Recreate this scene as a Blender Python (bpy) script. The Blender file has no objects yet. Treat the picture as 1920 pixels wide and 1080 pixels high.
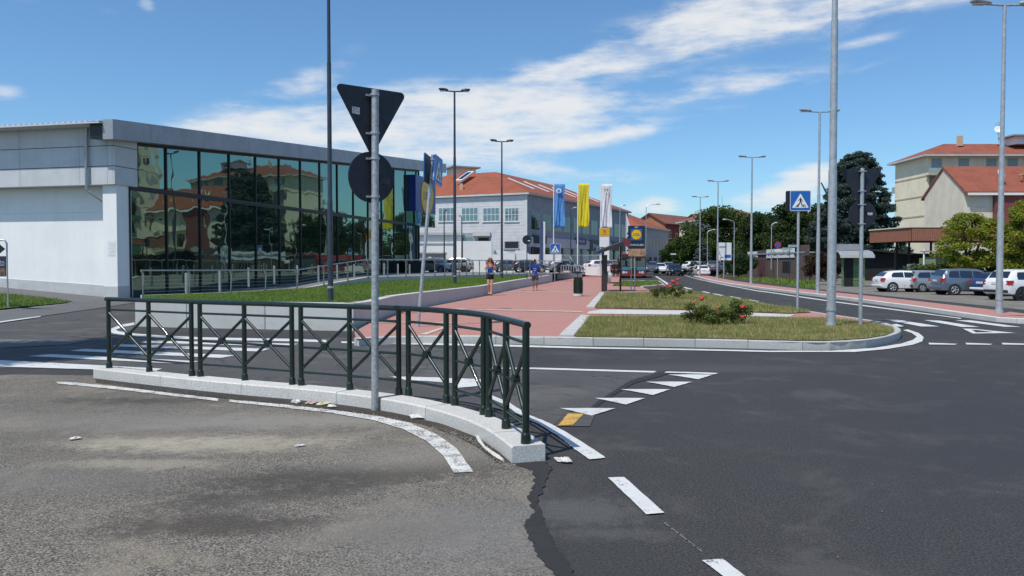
import bpy, bmesh, math, random
import numpy as np
from mathutils import Vector, Matrix, Euler
from mathutils.geometry import tessellate_polygon
rnd = random.Random(7); R = math.radians
sc = bpy.context.scene
# ------------------------------------------------------------------ camera, light, exposure
F, EYE, PITCH = 1500.0, 1.65, math.atan(46 / 1500.0)
cd = bpy.data.cameras.new('camera'); cam = bpy.data.objects.new('camera', cd); sc.collection.objects.link(cam)
cd.sensor_width = 36.0; cd.lens = 36.0 * F / 1920; cd.clip_start = 0.1; cd.clip_end = 5000
cam.location = (0, 0, EYE); cam.rotation_euler = (math.pi / 2 - PITCH, 0, 0); sc.camera = cam
SUN_EL = R(60); SUN_AZ = math.atan2(-0.70, -0.72)     # azimuth measured from +Y towards +X
sv = Vector((math.sin(SUN_AZ) * math.cos(SUN_EL), math.cos(SUN_AZ) * math.cos(SUN_EL), math.sin(SUN_EL)))
sl = bpy.data.lights.new('sun', 'SUN'); sl.energy = 4.1; sl.angle = R(0.53); sl.color = (1.0, 0.955, 0.875)
so = bpy.data.objects.new('sun', sl); sc.collection.objects.link(so); so.rotation_euler = sv.to_track_quat('Z', 'Y').to_euler(); so.location = (-40, -20, 80)
sc.view_settings.view_transform = 'Standard'; sc.view_settings.look = 'None'
sc.view_settings.exposure = 0.0; sc.view_settings.gamma = 1.0; sc.view_settings.use_curve_mapping = False
sc.cycles.max_bounces = 6; sc.cycles.diffuse_bounces = 2; sc.cycles.glossy_bounces = 3; sc.cycles.transparent_max_bounces = 6

# ------------------------------------------------------------------ node helpers
class NT:
    def __init__(s, tree): s.t = tree; s.t.nodes.clear()
    def n(s, kind, **kw):
        nd = s.t.nodes.new(kind)
        for k, v in kw.items():
            if k.startswith('i_'):
                key = k[2:]; key = int(key) if key.isdigit() else key.replace('_', ' ')
                s.set(nd.inputs[key], v)
            else: setattr(nd, k, v)
        return nd
    def set(s, sock, v):
        if isinstance(v, bpy.types.NodeSocket): s.t.links.new(v, sock)
        else:
            if isinstance(v, (tuple, list)) and len(v) == 3 and sock.type == 'RGBA': v = (*v, 1)
            sock.default_value = v
    def m(s, op, a, b=0.0, c=0.0, clamp=False):
        nd = s.t.nodes.new('ShaderNodeMath'); nd.operation = op; nd.use_clamp = clamp
        s.set(nd.inputs[0], a); s.set(nd.inputs[1], b); s.set(nd.inputs[2], c); return nd.outputs[0]
    def mix(s, f, a, b, typ='RGBA', blend='MIX'):
        nd = s.t.nodes.new('ShaderNodeMix'); nd.data_type = typ
        if typ == 'RGBA': nd.blend_type = blend; ia, ib, o = 6, 7, 2
        else: ia, ib, o = 2, 3, 0
        s.set(nd.inputs[0], f); s.set(nd.inputs[ia], a); s.set(nd.inputs[ib], b); return nd.outputs[o]
    def noise(s, vec, scale, detail=4, rough=0.55, dist=0.0):
        nd = s.n('ShaderNodeTexNoise'); s.set(nd.inputs['Vector'], vec)
        nd.inputs['Scale'].default_value = scale; nd.inputs['Detail'].default_value = detail
        nd.inputs['Roughness'].default_value = rough; nd.inputs['Distortion'].default_value = dist
        return nd.outputs[0]
    def ramp(s, f, stops, interp='LINEAR'):
        nd = s.n('ShaderNodeValToRGB'); cr = nd.color_ramp; cr.interpolation = interp
        while len(cr.elements) < len(stops): cr.elements.new(0.5)
        for e, (p, c) in zip(cr.elements, stops):
            e.position = p; e.color = (*c, 1) if isinstance(c, (tuple, list)) else (c, c, c, 1)
        s.set(nd.inputs[0], f); return nd.outputs[0]
    def sm(s, v, a, b):
        nd = s.n('ShaderNodeMapRange', interpolation_type='SMOOTHSTEP'); s.set(nd.inputs[0], v)
        nd.inputs[1].default_value = a; nd.inputs[2].default_value = b; return nd.outputs[0]

# ------------------------------------------------------------------ world: sky with cirrus
w = bpy.data.worlds.new('World'); sc.world = w; w.use_nodes = True
t = NT(w.node_tree)
sky = t.n('ShaderNodeTexSky', sky_type='NISHITA', sun_disc=False, sun_elevation=SUN_EL, sun_rotation=SUN_AZ % (2 * math.pi),
          altitude=200, air_density=1.0, dust_density=0.6, ozone_density=3.0)
co = t.n('ShaderNodeTexCoord').outputs['Generated']
sp = t.n('ShaderNodeSeparateXYZ', i_0=co); x, y, z = sp.outputs
az = t.m('ARCTAN2', x, y); el = t.m('ARCSINE', z)
cv = t.n('ShaderNodeCombineXYZ', i_0=az, i_1=el).outputs[0]
# warp
wn = t.n('ShaderNodeTexNoise', i_Vector=cv, i_Scale=5.0, i_Detail=4.0)
wsub = t.n('ShaderNodeVectorMath', operation='SUBTRACT', i_0=wn.outputs['Color'], i_1=(0.5, 0.5, 0.5)).outputs[0]
wsc = t.n('ShaderNodeVectorMath', operation='MULTIPLY', i_0=wsub, i_1=(0.09, 0.035, 0)).outputs[0]
wv = t.n('ShaderNodeVectorMath', operation='ADD', i_0=cv, i_1=wsc).outputs[0]
ws = t.n('ShaderNodeSeparateXYZ', i_0=wv).outputs
def ell(px, py, rx, ry, ang, st):
    cx, cy = math.atan((px - 960) / F), math.atan((494 - py) / F); a = R(ang); ca, sa = math.cos(a), math.sin(a)
    dx = t.m('SUBTRACT', ws[0], cx); dy = t.m('SUBTRACT', ws[1], cy)
    p = t.m('MULTIPLY', t.m('ADD', t.m('MULTIPLY', dx, ca), t.m('MULTIPLY', dy, sa)), F / rx)
    q = t.m('MULTIPLY', t.m('SUBTRACT', t.m('MULTIPLY', dy, ca), t.m('MULTIPLY', dx, sa)), F / ry)
    d2 = t.m('ADD', t.m('MULTIPLY', p, p), t.m('MULTIPLY', q, q))
    return t.m('MULTIPLY', t.m('EXPONENT', t.m('MULTIPLY', d2, -1.0)), st)
CL = [(1680, 8, 420, 50, 8, .95), (1300, 75, 300, 36, 15, .85), (1060, 145, 130, 20, 17, .6), (700, 255, 300, 58, 6, 1.0), (900, 215, 300, 44, 5, .85), (480, 262, 130, 40, 8, .6), (1010, 265, 160, 30, 5, .5),
      (540, 190, 150, 34, 28, .42), (1150, 190, 380, 26, 7, .42), (1390, 180, 130, 15, 5, .5), (1850, -10, 200, 60, 8, .6), (1480, 45, 260, 34, 12, .5), (1190, 250, 150, 12, 9, .55), (1020, 318, 190, 22, -4, .62), (1250, 120, 300, 10, 4, .3),
      (1640, 112, 120, 12, 3, .3), (1600, 160, 160, 8, 10, .2), (1213, 388, 52, 20, 0, 1.0), (1505, 355, 75, 30, 22, .95), (1440, 385, 60, 16, 0, .6), (1690, 360, 40, 45, 0, .55),
      (30, 52, 52, 22, -8, .75), (297, 62, 20, 15, 0, .7), (430, 235, 110, 26, 10, .45), (10, 222, 30, 14, 0, .5), (215, 82, 26, 8, 0, .3)]
acc = None
for e in CL:
    v = ell(*e); acc = v if acc is None else t.m('MAXIMUM', acc, v) if e[5] < .5 else t.m('ADD', acc, v)
# streaky detail: noise squashed along the wind
rot = t.n('ShaderNodeMapping', i_Vector=wv, i_Rotation=(0, 0, R(-8)), i_Scale=(4.2, 30.0, 1.0)).outputs[0]
st = t.noise(rot, 1.0, 7, .62)
rot2 = t.n('ShaderNodeMapping', i_Vector=cv, i_Rotation=(0, 0, R(-14)), i_Scale=(14.0, 34.0, 1.0)).outputs[0]
st2 = t.noise(rot2, 1.0, 6, .6)
det = t.m('ADD', t.m('MULTIPLY', t.m('SUBTRACT', st, .5), 2.0), t.m('MULTIPLY', t.m('SUBTRACT', st2, .5), 1.3))
acc = t.m('MINIMUM', acc, .80)
# the rest of the sky: the same thin cirrus scattered about
away = t.sm(t.m('ABSOLUTE', az), .66, .95)
back = t.m('MULTIPLY', t.sm(t.noise(t.n('ShaderNodeMapping', i_Vector=cv, i_Scale=(1.6, 5.0, 1.0)).outputs[0], 1.0, 3), .48, .72), t.m('MULTIPLY', away, .8))
gate = t.sm(acc, .03, .38)
dens = t.sm(t.m('ADD', t.m('ADD', t.m('MAXIMUM', acc, back), t.m('MULTIPLY', det, t.m('MAXIMUM', gate, back))), 0.0), .10, 1.08)
dens = t.m('MULTIPLY', dens, t.sm(el, -0.01, 0.03))
SKY = 0.13
skyc = t.mix(1.0, sky.outputs[0], (0.70, 0.95, 1.10), blend='MULTIPLY')
col = t.mix(t.m('MULTIPLY', dens, .95), skyc, (6.3, 6.45, 6.6))
bg = t.n('ShaderNodeBackground', i_0=col, i_1=SKY)
out = t.n('ShaderNodeOutputWorld'); t.t.links.new(bg.outputs[0], out.inputs[0])

# ------------------------------------------------------------------ geometry of the view
def ray(px, py):
    a, b = (px - 960) / F, (540 - py) / F
    return Vector((a, math.cos(PITCH) + b * math.sin(PITCH), -math.sin(PITCH) + b * math.cos(PITCH)))
def gp(px, py, z=0.0):                      # the point of level z seen at a pixel
    r = ray(px, py); k = (z - EYE) / r.z; return Vector((r.x * k, r.y * k, z))
def at(px, py, Y):                          # the point at distance Y seen at a pixel
    r = ray(px, py); k = Y / r.y; return Vector((r.x * k, Y, EYE + r.z * k))

# ------------------------------------------------------------------ materials
MATS = {}
def mat(name, col, rough=.6, metal=0.0, var=.12, scale=6.0, bump=0.0, bscale=None, spec=.5, coords='Object', col2=None, coat=0.0, dirt=0.0, streak=0.0):
    if name in MATS: return MATS[name]
    m = bpy.data.materials.new(name); m.use_nodes = True; t = NT(m.node_tree); MATS[name] = m
    b = t.n('ShaderNodeBsdfPrincipled'); o = t.n('ShaderNodeOutputMaterial'); t.t.links.new(b.outputs[0], o.inputs[0])
    vec = t.n('ShaderNodeNewGeometry').outputs['Position'] if coords == 'World' else t.n('ShaderNodeTexCoord').outputs['Object']
    f = t.noise(vec, scale, 5, .6)
    c2 = col2 or tuple(min(1, c * (1 - var * 1.6)) for c in col); c1 = tuple(min(1, c * (1 + (0 if col2 else var))) for c in col)
    c = t.mix(t.sm(f, .3, .7), c1, c2)
    if dirt:
        d = t.noise(vec, scale * .23, 6, .7)
        c = t.mix(t.m('MULTIPLY', t.sm(d, .45, .8), dirt), c, tuple(v * .45 for v in col))
    if streak:
        sm_ = t.n('ShaderNodeMapping', i_Vector=vec, i_Scale=(2.6, 2.6, .16)).outputs[0]; c = t.mix(t.m('MULTIPLY', t.sm(t.noise(sm_, 1.0, 6, .7), .44, .74), streak), c, tuple(v * .55 for v in col))
    t.set(b.inputs['Base Color'], c); b.inputs['Roughness'].default_value = rough
    t.set(b.inputs['Roughness'], t.m('ADD', t.m('MULTIPLY', f, .16), rough - .08, clamp=True))
    b.inputs['Metallic'].default_value = metal; b.inputs['Specular IOR Level'].default_value = spec; b.inputs['Coat Weight'].default_value = coat
    if bump:
        bn = t.n('ShaderNodeBump', i_Strength=bump, i_Distance=.02); t.set(bn.inputs['Height'], t.noise(vec, bscale or scale * 4, 4, .6)); t.t.links.new(bn.outputs[0], b.inputs['Normal'])
    return m
def custom(name):
    m = bpy.data.materials.new(name); m.use_nodes = True; t = NT(m.node_tree); MATS[name] = m
    b = t.n('ShaderNodeBsdfPrincipled'); o = t.n('ShaderNodeOutputMaterial'); t.t.links.new(b.outputs[0], o.inputs[0])
    return m, t, b, t.n('ShaderNodeNewGeometry').outputs['Position']

def asphalt(name, base, speck, dark, dusty=None, blobs=(), cracks=False, fine=170.0, con=.55):
    m, t, b, P = custom(name)
    g = t.noise(P, fine, 2, .7); v = t.n('ShaderNodeTexVoronoi', i_Vector=P, i_Scale=fine * .55).outputs['Distance']
    big = t.noise(P, .35, 5, .6); mid = t.noise(P, 1.7, 6, .65, 1.0)
    c = t.mix(t.sm(g, .36, .66), tuple(x * max(.18, 1 - .68 * con) for x in base), tuple(x * (1 + .62 * con) for x in base))
    c = t.mix(t.m('MULTIPLY', t.sm(v, .26, .08), .35 + .4 * con), c, speck)
    hi = t.n('ShaderNodeTexVoronoi', i_Vector=P, i_Scale=9.0); hid = t.sm(hi.outputs['Distance'], .07, .035)
    c = t.mix(t.m('MULTIPLY', hid, t.sm(t.n('ShaderNodeSeparateColor', i_0=hi.outputs['Color']).outputs[0], .78, .82)), c, tuple(min(.6, x * 3.2) for x in base))
    c = t.mix(t.m('MULTIPLY', t.sm(big, .38, .62), .5), c, dark)
    c = t.mix(t.m('MULTIPLY', t.sm(t.noise(P, 22.0, 4, .7), .42, .66), .34 * con), c, tuple(x * .62 for x in base)); c = t.mix(t.m('MULTIPLY', t.sm(mid, .52, .72), .34), c, tuple(x * 1.45 for x in base))
    if dusty:
        d = t.m('MULTIPLY', t.sm(t.noise(P, .8, 6, .7, .6), .5, .66), .55); c = t.mix(d, c, dusty)
    for (cx, cy, rx, ry, ang, colr, stg) in blobs:       # stains where the photograph has them
        mp = t.n('ShaderNodeMapping', vector_type='TEXTURE', i_Vector=P, i_Location=(cx, cy, 0), i_Rotation=(0, 0, R(ang)), i_Scale=(rx, ry, 1e3)).outputs[0]
        ln = t.n('ShaderNodeVectorMath', operation='LENGTH', i_0=mp).outputs['Value']
        k = t.sm(t.m('ADD', t.m('ADD', ln, t.m('MULTIPLY', t.m('SUBTRACT', mid, .5), 2.2)), t.m('MULTIPLY', t.m('SUBTRACT', t.noise(P, 9.0, 5, .75), .5), 2.0)), 1.35, .15)
        gr = t.m('ADD', .7, t.m('MULTIPLY', t.sm(g, .4, .6), .3))
        c = t.mix(t.m('MULTIPLY', t.m('MULTIPLY', k, stg), gr), c, colr)
    if cracks:
        cr = t.n('ShaderNodeTexVoronoi', feature='DISTANCE_TO_EDGE', i_Scale=.55); t.set(cr.inputs['Vector'], t.n('ShaderNodeVectorMath', operation='ADD', i_0=P, i_1=t.n('ShaderNodeVectorMath', operation='SCALE', i_0=t.n('ShaderNodeTexNoise', i_Vector=P, i_Scale=1.5, i_Detail=5.0).outputs['Color'], i_Scale=.9).outputs[0]).outputs[0])
        c = t.mix(t.m('MULTIPLY', t.sm(cr.outputs['Distance'], .012, .004), .6), c, tuple(x * .35 for x in base))
    t.set(b.inputs['Base Color'], c); b.inputs['Roughness'].default_value = .88; b.inputs['Specular IOR Level'].default_value = .3
    bn = t.n('ShaderNodeBump', i_Strength=.55, i_Distance=.008); t.set(bn.inputs['Height'], g); t.t.links.new(bn.outputs[0], b.inputs['Normal'])
    return m

def paint_worn(name, col, wear, under):
    m, t, b, P = custom(name)
    g = t.noise(P, 60, 3, .7); mid = t.noise(P, 6, 5, .7); big = t.noise(P, 1.3, 3, .6)
    k = t.m('ADD', t.m('MULTIPLY', g, .55), t.m('MULTIPLY', mid, .45))
    c = t.mix(t.m('MULTIPLY', t.sm(big, .4, .7), .35), col, tuple(x * .72 for x in col))
    c = t.mix(t.sm(k, .62 - wear, .70 - wear * .85), c, under)
    t.set(b.inputs['Base Color'], c); b.inputs['Roughness'].default_value = .75
    bn = t.n('ShaderNodeBump', i_Strength=.35, i_Distance=.006); t.set(bn.inputs['Height'], t.noise(P, 150, 2, .7)); t.t.links.new(bn.outputs[0], b.inputs['Normal'])
    return m
def stone(name, col, var=.2):
    m, t, b, P = custom(name)
    g = t.noise(P, 55, 4, .7); mid = t.noise(P, 3.0, 6, .7); big = t.noise(P, .9, 3)
    c = t.mix(t.sm(g, .3, .7), tuple(x * (1 - var) for x in col), tuple(min(.9, x * (1 + var * .5)) for x in col))
    c = t.mix(t.m('MULTIPLY', t.sm(mid, .5, .75), .4), c, tuple(x * .6 for x in col))
    c = t.mix(t.m('MULTIPLY', t.sm(big, .45, .7), .25), c, (col[0] * .75, col[1] * .7, col[2] * .6))
    oi = t.n('ShaderNodeObjectInfo').outputs['Random']
    c = t.mix(t.m('MULTIPLY', oi, .28), c, tuple(x * .62 for x in col))
    t.set(b.inputs['Base Color'], c); b.inputs['Roughness'].default_value = .8; b.inputs['Specular IOR Level'].default_value = .3
    bn = t.n('ShaderNodeBump', i_Strength=.3, i_Distance=.006); t.set(bn.inputs['Height'], g); t.t.links.new(bn.outputs[0], b.inputs['Normal'])
    return m
def leafmat(name, a, bcol, dry=None, scale=.9, dk=.6):
    m, t, b, P = custom(name)
    f = t.noise(P, scale, 3, .6); f2 = t.noise(P, scale * 14, 2, .6)
    c = t.mix(t.sm(f, .35, .65), a, bcol); c = t.mix(t.m('MULTIPLY', f2, dk), c, tuple(x * .45 for x in a))
    if dry: c = t.mix(t.m('MULTIPLY', t.sm(t.noise(P, scale * 2.3, 4, .7), .46, .66), .85), c, dry)
    t.set(b.inputs['Base Color'], c); b.inputs['Roughness'].default_value = .6; b.inputs['Specular IOR Level'].default_value = .25
    tr = t.n('ShaderNodeBsdfTranslucent'); t.set(tr.inputs[0], t.mix(.5, c, (c and bcol)))
    mx = t.n('ShaderNodeMixShader', i_0=.28); t.t.links.new(b.outputs[0], mx.inputs[1]); t.t.links.new(tr.outputs[0], mx.inputs[2])
    o = [n for n in t.t.nodes if n.type == 'OUTPUT_MATERIAL'][0]; t.t.links.new(mx.outputs[0], o.inputs[0])
    return m
def mirror_glass(name, tint, body, wob=.03, base_reflect=.5, wscale=.55):
    m, t, b, P = custom(name)
    b.inputs['Base Color'].default_value = (*body, 1); b.inputs['Roughness'].default_value = .1; b.inputs['Specular IOR Level'].default_value = .2
    gl = t.n('ShaderNodeBsdfGlossy', i_Color=tint, i_Roughness=.012)
    bn = t.n('ShaderNodeBump', i_Strength=1.0, i_Distance=wob); t.set(bn.inputs['Height'], t.noise(P, wscale, 2, .5)); t.t.links.new(bn.outputs[0], gl.inputs['Normal'])
    fr = t.n('ShaderNodeLayerWeight', i_Blend=.35).outputs['Fresnel']
    mx = t.n('ShaderNodeMixShader'); t.set(mx.inputs[0], t.m('ADD', base_reflect, t.m('MULTIPLY', fr, 1 - base_reflect), clamp=True))
    t.t.links.new(b.outputs[0], mx.inputs[1]); t.t.links.new(gl.outputs[0], mx.inputs[2])
    o = [n for n in t.t.nodes if n.type == 'OUTPUT_MATERIAL'][0]; t.t.links.new(mx.outputs[0], o.inputs[0]); return m
def tiles(name, col, row=.3):
    m, t, b, P = custom(name)
    sp = t.n('ShaderNodeSeparateXYZ', i_0=P).outputs
    wz = t.m('SINE', t.m('MULTIPLY', sp[2], 2 * math.pi / (row * .5))); f = t.noise(P, .5, 5, .65); g = t.noise(P, 6, 3, .7)
    c = t.mix(t.sm(g, .3, .7), tuple(x * .75 for x in col), tuple(x * 1.2 for x in col)); c = t.mix(t.m('MULTIPLY', t.sm(f, .42, .7), .5), c, tuple(x * .55 for x in col))
    t.set(b.inputs['Base Color'], c); b.inputs['Roughness'].default_value = .85
    bn = t.n('ShaderNodeBump', i_Strength=.5, i_Distance=.05); t.set(bn.inputs['Height'], t.m('ADD', wz, g)); t.t.links.new(bn.outputs[0], b.inputs['Normal']); return m

_s = lambda px, py: gp(px, py)
def blob(px, py, rx, ry, ang, c, s): p = gp(px, py); return (p.x, p.y, rx, ry, ang, c, s)
M_OLD = asphalt('worn asphalt', (.172, .154, .128), (.44, .41, .36), (.112, .10, .083), dusty=(.25, .215, .165), fine=75.0, con=1.3,
    blobs=[blob(430, 835, 1.1, .38, 5, (.38, .34, .26), .8), blob(240, 830, .8, .28, 0, (.38, .34, .26), .75), blob(640, 790, 1.2, .35, 0, (.31, .28, .23), .6),
           blob(640, 895, 1.3, .42, 14, (.05, .044, .038), .9), blob(400, 985, .9, .24, 4, (.055, .046, .038), .85), blob(520, 930, .7, .2, 20, (.06, .052, .044), .7), blob(800, 850, .9, .6, 30, (.24, .22, .19), .6), blob(260, 752, 1.0, .3, 0, (.045, .042, .038), .8), blob(300, 790, 2.6, .6, 0, (.22, .205, .18), .55), blob(480, 790, 1.6, .5, 0, (.23, .215, .19), .55), blob(900, 1000, .9, .9, 0, (.20, .195, .19), .5), blob(90, 900, 1.0, .5, 0, (.17, .16, .145), .5), blob(720, 1000, .6, .3, 10, (.16, .145, .125), .6), blob(250, 870, .9, .2, 0, (.36, .32, .25), .6)])
M_NEW = asphalt('road asphalt', (.051, .049, .048), (.10, .10, .105), (.041, .041, .043), dusty=(.088, .084, .078), fine=62.0, con=.75,
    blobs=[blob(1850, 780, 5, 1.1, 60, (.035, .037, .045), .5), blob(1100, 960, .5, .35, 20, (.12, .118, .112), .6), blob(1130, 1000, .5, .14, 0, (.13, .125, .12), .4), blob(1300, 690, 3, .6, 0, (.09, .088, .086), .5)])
M_LANE = asphalt('older lane asphalt', (.088, .086, .084), (.13, .128, .125), (.065, .064, .063), dusty=(.15, .14, .125), fine=120.0, cracks=True)
M_LOT = asphalt('lot paving', (.20, .185, .16), (.28, .26, .23), (.13, .12, .11), dusty=(.27, .24, .19), fine=30.0)
M_TAR = asphalt('tar seam', (.036, .035, .034), (.06, .06, .06), (.03, .03, .032))
M_PATH = asphalt('sidewalk asphalt', (.15, .15, .148), (.2, .2, .2), (.12, .12, .12))
M_LINE = paint_worn('road paint', (.62, .62, .60), .075, (.10, .10, .10))
M_LINEW = paint_worn('worn road paint', (.66, .65, .61), .135, (.17, .16, .15))
M_YEL = paint_worn('yellow paint', (.62, .36, .06), .12, (.08, .08, .08))
M_KERB = stone('kerb concrete', (.62, .61, .58), .28); M_KERBG = stone('grey kerb concrete', (.50, .50, .48)); M_CONC = stone('wall concrete', (.56, .56, .54), .1)
M_CURBW = stone('island kerb white', (.55, .54, .51), .12)

# pink block paving: stones with recessed joints in relief
def pavers():
    m, t, b, P = custom('pink paving')
    mp = t.n('ShaderNodeMapping', i_Vector=P, i_Rotation=(0, 0, R(14))).outputs[0]
    br = t.n('ShaderNodeTexBrick', i_Vector=mp, i_Scale=1.0); br.inputs['Color1'].default_value = (.46, .205, .165, 1); br.inputs['Color2'].default_value = (.40, .172, .14, 1); br.inputs['Mortar'].default_value = (.24, .13, .11, 1)
    br.inputs['Brick Width'].default_value = .22; br.inputs['Row Height'].default_value = .11; br.inputs['Mortar Size'].default_value = .006
    f = t.noise(P, .6, 6, .65); f2 = t.noise(P, 9, 4, .7)
    c = t.mix(t.m('MULTIPLY', t.sm(f, .4, .7), .4), br.outputs['Color'], (.36, .22, .185)); c = t.mix(t.m('MULTIPLY', f2, .3), c, (.50, .28, .235))
    t.set(b.inputs['Base Color'], c); b.inputs['Roughness'].default_value = .85
    bn = t.n('ShaderNodeBump', i_Strength=.4, i_Distance=.01); t.set(bn.inputs['Height'], t.m('SUBTRACT', f2, br.outputs['Fac'])); t.t.links.new(bn.outputs[0], b.inputs['Normal']); return m
M_PINK = pavers()
M_GREEN = mat('dark green paint', (.005, .017, .012), .34, 0, .15, 12, coat=.3)
M_GALV = mat('galvanised steel', (.47, .49, .51), .45, .55, .12, 20); M_GALVD = mat('weathered galvanised', (.42, .43, .44), .5, .4, .2, 25, dirt=.3)
M_LAMPD = mat('dark blue grey paint', (.045, .055, .075), .4, .2, .12, 6); M_LAMPG = mat('lamp grey paint', (.42, .45, .47), .42, .35, .1, 8)
M_SIGNB = mat('sign back', (.016, .02, .032), .5, .1, .15, 10); M_STICK = mat('sticker', (.5, .5, .52), .5, 0, .4, 40)
M_BLUE = mat('sign blue', (.015, .12, .42), .35, 0, .06); M_WHITE = mat('sign white', (.78, .78, .78), .4, 0, .04); M_BLACK = mat('black', (.012, .012, .014), .5, 0, .1)
M_WALL = mat('white render', (.83, .83, .81), .85, 0, .03, .6, bump=.1, bscale=60, coords='World', dirt=.05, streak=.10); M_PLINTH = mat('grey plinth', (.50, .51, .50), .85, 0, .06, 2, coords='World', bump=.15, bscale=60)
M_PANEL = mat('silver cladding', (.56, .57, .59), .45, .0, .04, 1.5, dirt=.12, streak=.18); M_FASC = mat('fascia grey', (.36, .36, .385), .42, .3, .05, 1.2, streak=.2)
M_MULL = mat('mullion black', (.014, .015, .018), .4, .2); M_STEEL = mat('stainless steel', (.55, .55, .56), .28, .85, .08, 12)
M_GLASS = mirror_glass('dark green glass', (.37, .54, .45), (.010, .024, .020), .010, .44, .5)
M_GLASS2 = mirror_glass('window glass', (.34, .40, .44), (.014, .017, .022), .01, .10, .4)
M_CARGL = mirror_glass('car glass', (.75, .8, .82), (.012, .014, .016), .0, .12, 1)
M_GLTEAL = mirror_glass('teal office glass', (.5, .62, .64), (.10, .17, .19), .02, .15, .4)
M_DARKIN = mat('dark interior', (.012, .012, .014), .7)
M_TYRE = mat('tyre', (.018, .018, .019), .8, 0, .2, 30); M_RIM = mat('alloy', (.5, .5, .52), .35, .7, .1, 20); M_BLKPL = mat('black plastic', (.022, .022, .024), .6, 0, .15, 20)
M_RED = mat('tail red', (.38, .015, .012), .25, 0, .1); M_HEAD = mat('lamp lens', (.62, .64, .66), .15, .2, .1); M_PLATE = mat('number plate', (.62, .63, .64), .5)
M_ROOF = tiles('red roof tiles', (.31, .085, .042)); M_ROOFB = tiles('brown roof tiles', (.22, .085, .055)); M_ROOFR = tiles('old red roof tiles', (.29, .085, .05))
M_CREAM = mat('cream render', (.80, .72, .53), .9, 0, .06, .5, coords='World', dirt=.12, streak=.25); M_CREAM2 = mat('beige render', (.70, .63, .50), .9, 0, .06, .5, coords='World', dirt=.1, streak=.25); M_TAN = mat('tan render', (.52, .40, .27), .9, 0, .08, .5, coords='World')
M_SHUT = mat('pale green shutter', (.30, .40, .39), .6, 0, .08, 3); M_SHUTW = mat('white shutter', (.6, .6, .58), .6)
M_BRICK = mat('orange brick', (.38, .16, .085), .9, 0, .15, 2, coords='World'); M_BRICKSHADE = mat('shade-dark brick', (.23, .075, .05), .9, 0, .15, 2, coords='World'); M_REDB = mat('oxide red wall', (.20, .06, .05), .85, 0, .1, 1, coords='World')  # darker second brick colour carries the shade of walls turned from the sun
M_CLAD = mat('light grey boards', (.58, .59, .60), .7, 0, .05, 1.0, coords='World', dirt=.1); M_CLADD = mat('grey cladding', (.30, .33, .36), .7, 0, .06, .8, coords='World', dirt=.15)
M_WOODF = mat('brown timber fascia', (.34, .14, .085), .75, 0, .2, 5, col2=(.25, .10, .06)); M_DBROWN = mat('brown wall', (.115, .08, .072), .85, 0, .12, 2, coords='World', dirt=.25); M_DARKSHADE = mat('shade-dark hut wall', (.013, .012, .014), .8, 0, .2, 2)  # hut wall near black: the shade under the canopy is put into its colour
M_BARK = mat('bark', (.06, .045, .035), .95, 0, .3, 8, bump=.6); M_KGREEN = mat('shelter green', (.11, .2, .08), .6, 0, .15, 3, dirt=.2); M_KGRN2 = mat('pale green panel', (.25, .3, .16), .6, 0, .12, 3, dirt=.2)
M_SOIL = mat('grass soil', (.15, .13, .06), .95, 0, .3, 3, coords='World', bump=.8, bscale=30); M_SOILG = mat('lawn soil', (.08, .12, .03), .95, 0, .3, 3, coords='World', bump=.8, bscale=30)
M_GRASSD = leafmat('dry grass blades', (.25, .275, .075), (.36, .35, .12), (.52, .41, .20), .9, .3); M_GRASSG = leafmat('green grass blades', (.12, .22, .03), (.19, .29, .05), (.30, .30, .09), .6, .3)
M_LF_DK = leafmat('dark leaves', (.032, .062, .018), (.055, .092, .022), None, .25); M_LF_CED = leafmat('cedar needles', (.055, .085, .07), (.085, .125, .10), None, .4); M_LF_YEL = leafmat('yellow green leaves', (.15, .215, .02), (.27, .305, .03), (.34, .29, .04), .7)
M_LF_MID = leafmat('mid green leaves', (.05, .095, .018), (.085, .13, .025), None, .25); M_LF_BLU = leafmat('blue spruce needles', (.10, .14, .14), (.16, .20, .20), None, .6); M_LF_RED = leafmat('burgundy leaves', (.05, .018, .016), (.085, .03, .022), (.05, .06, .02), .8); M_LF_RUS = leafmat('rose leaves', (.09, .15, .03), (.16, .21, .05), (.2, .17, .06), 3)
M_ROSE = mat('rose petals', (.42, .025, .025), .6, 0, .3, 30, col2=(.46, .07, .05))
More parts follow.
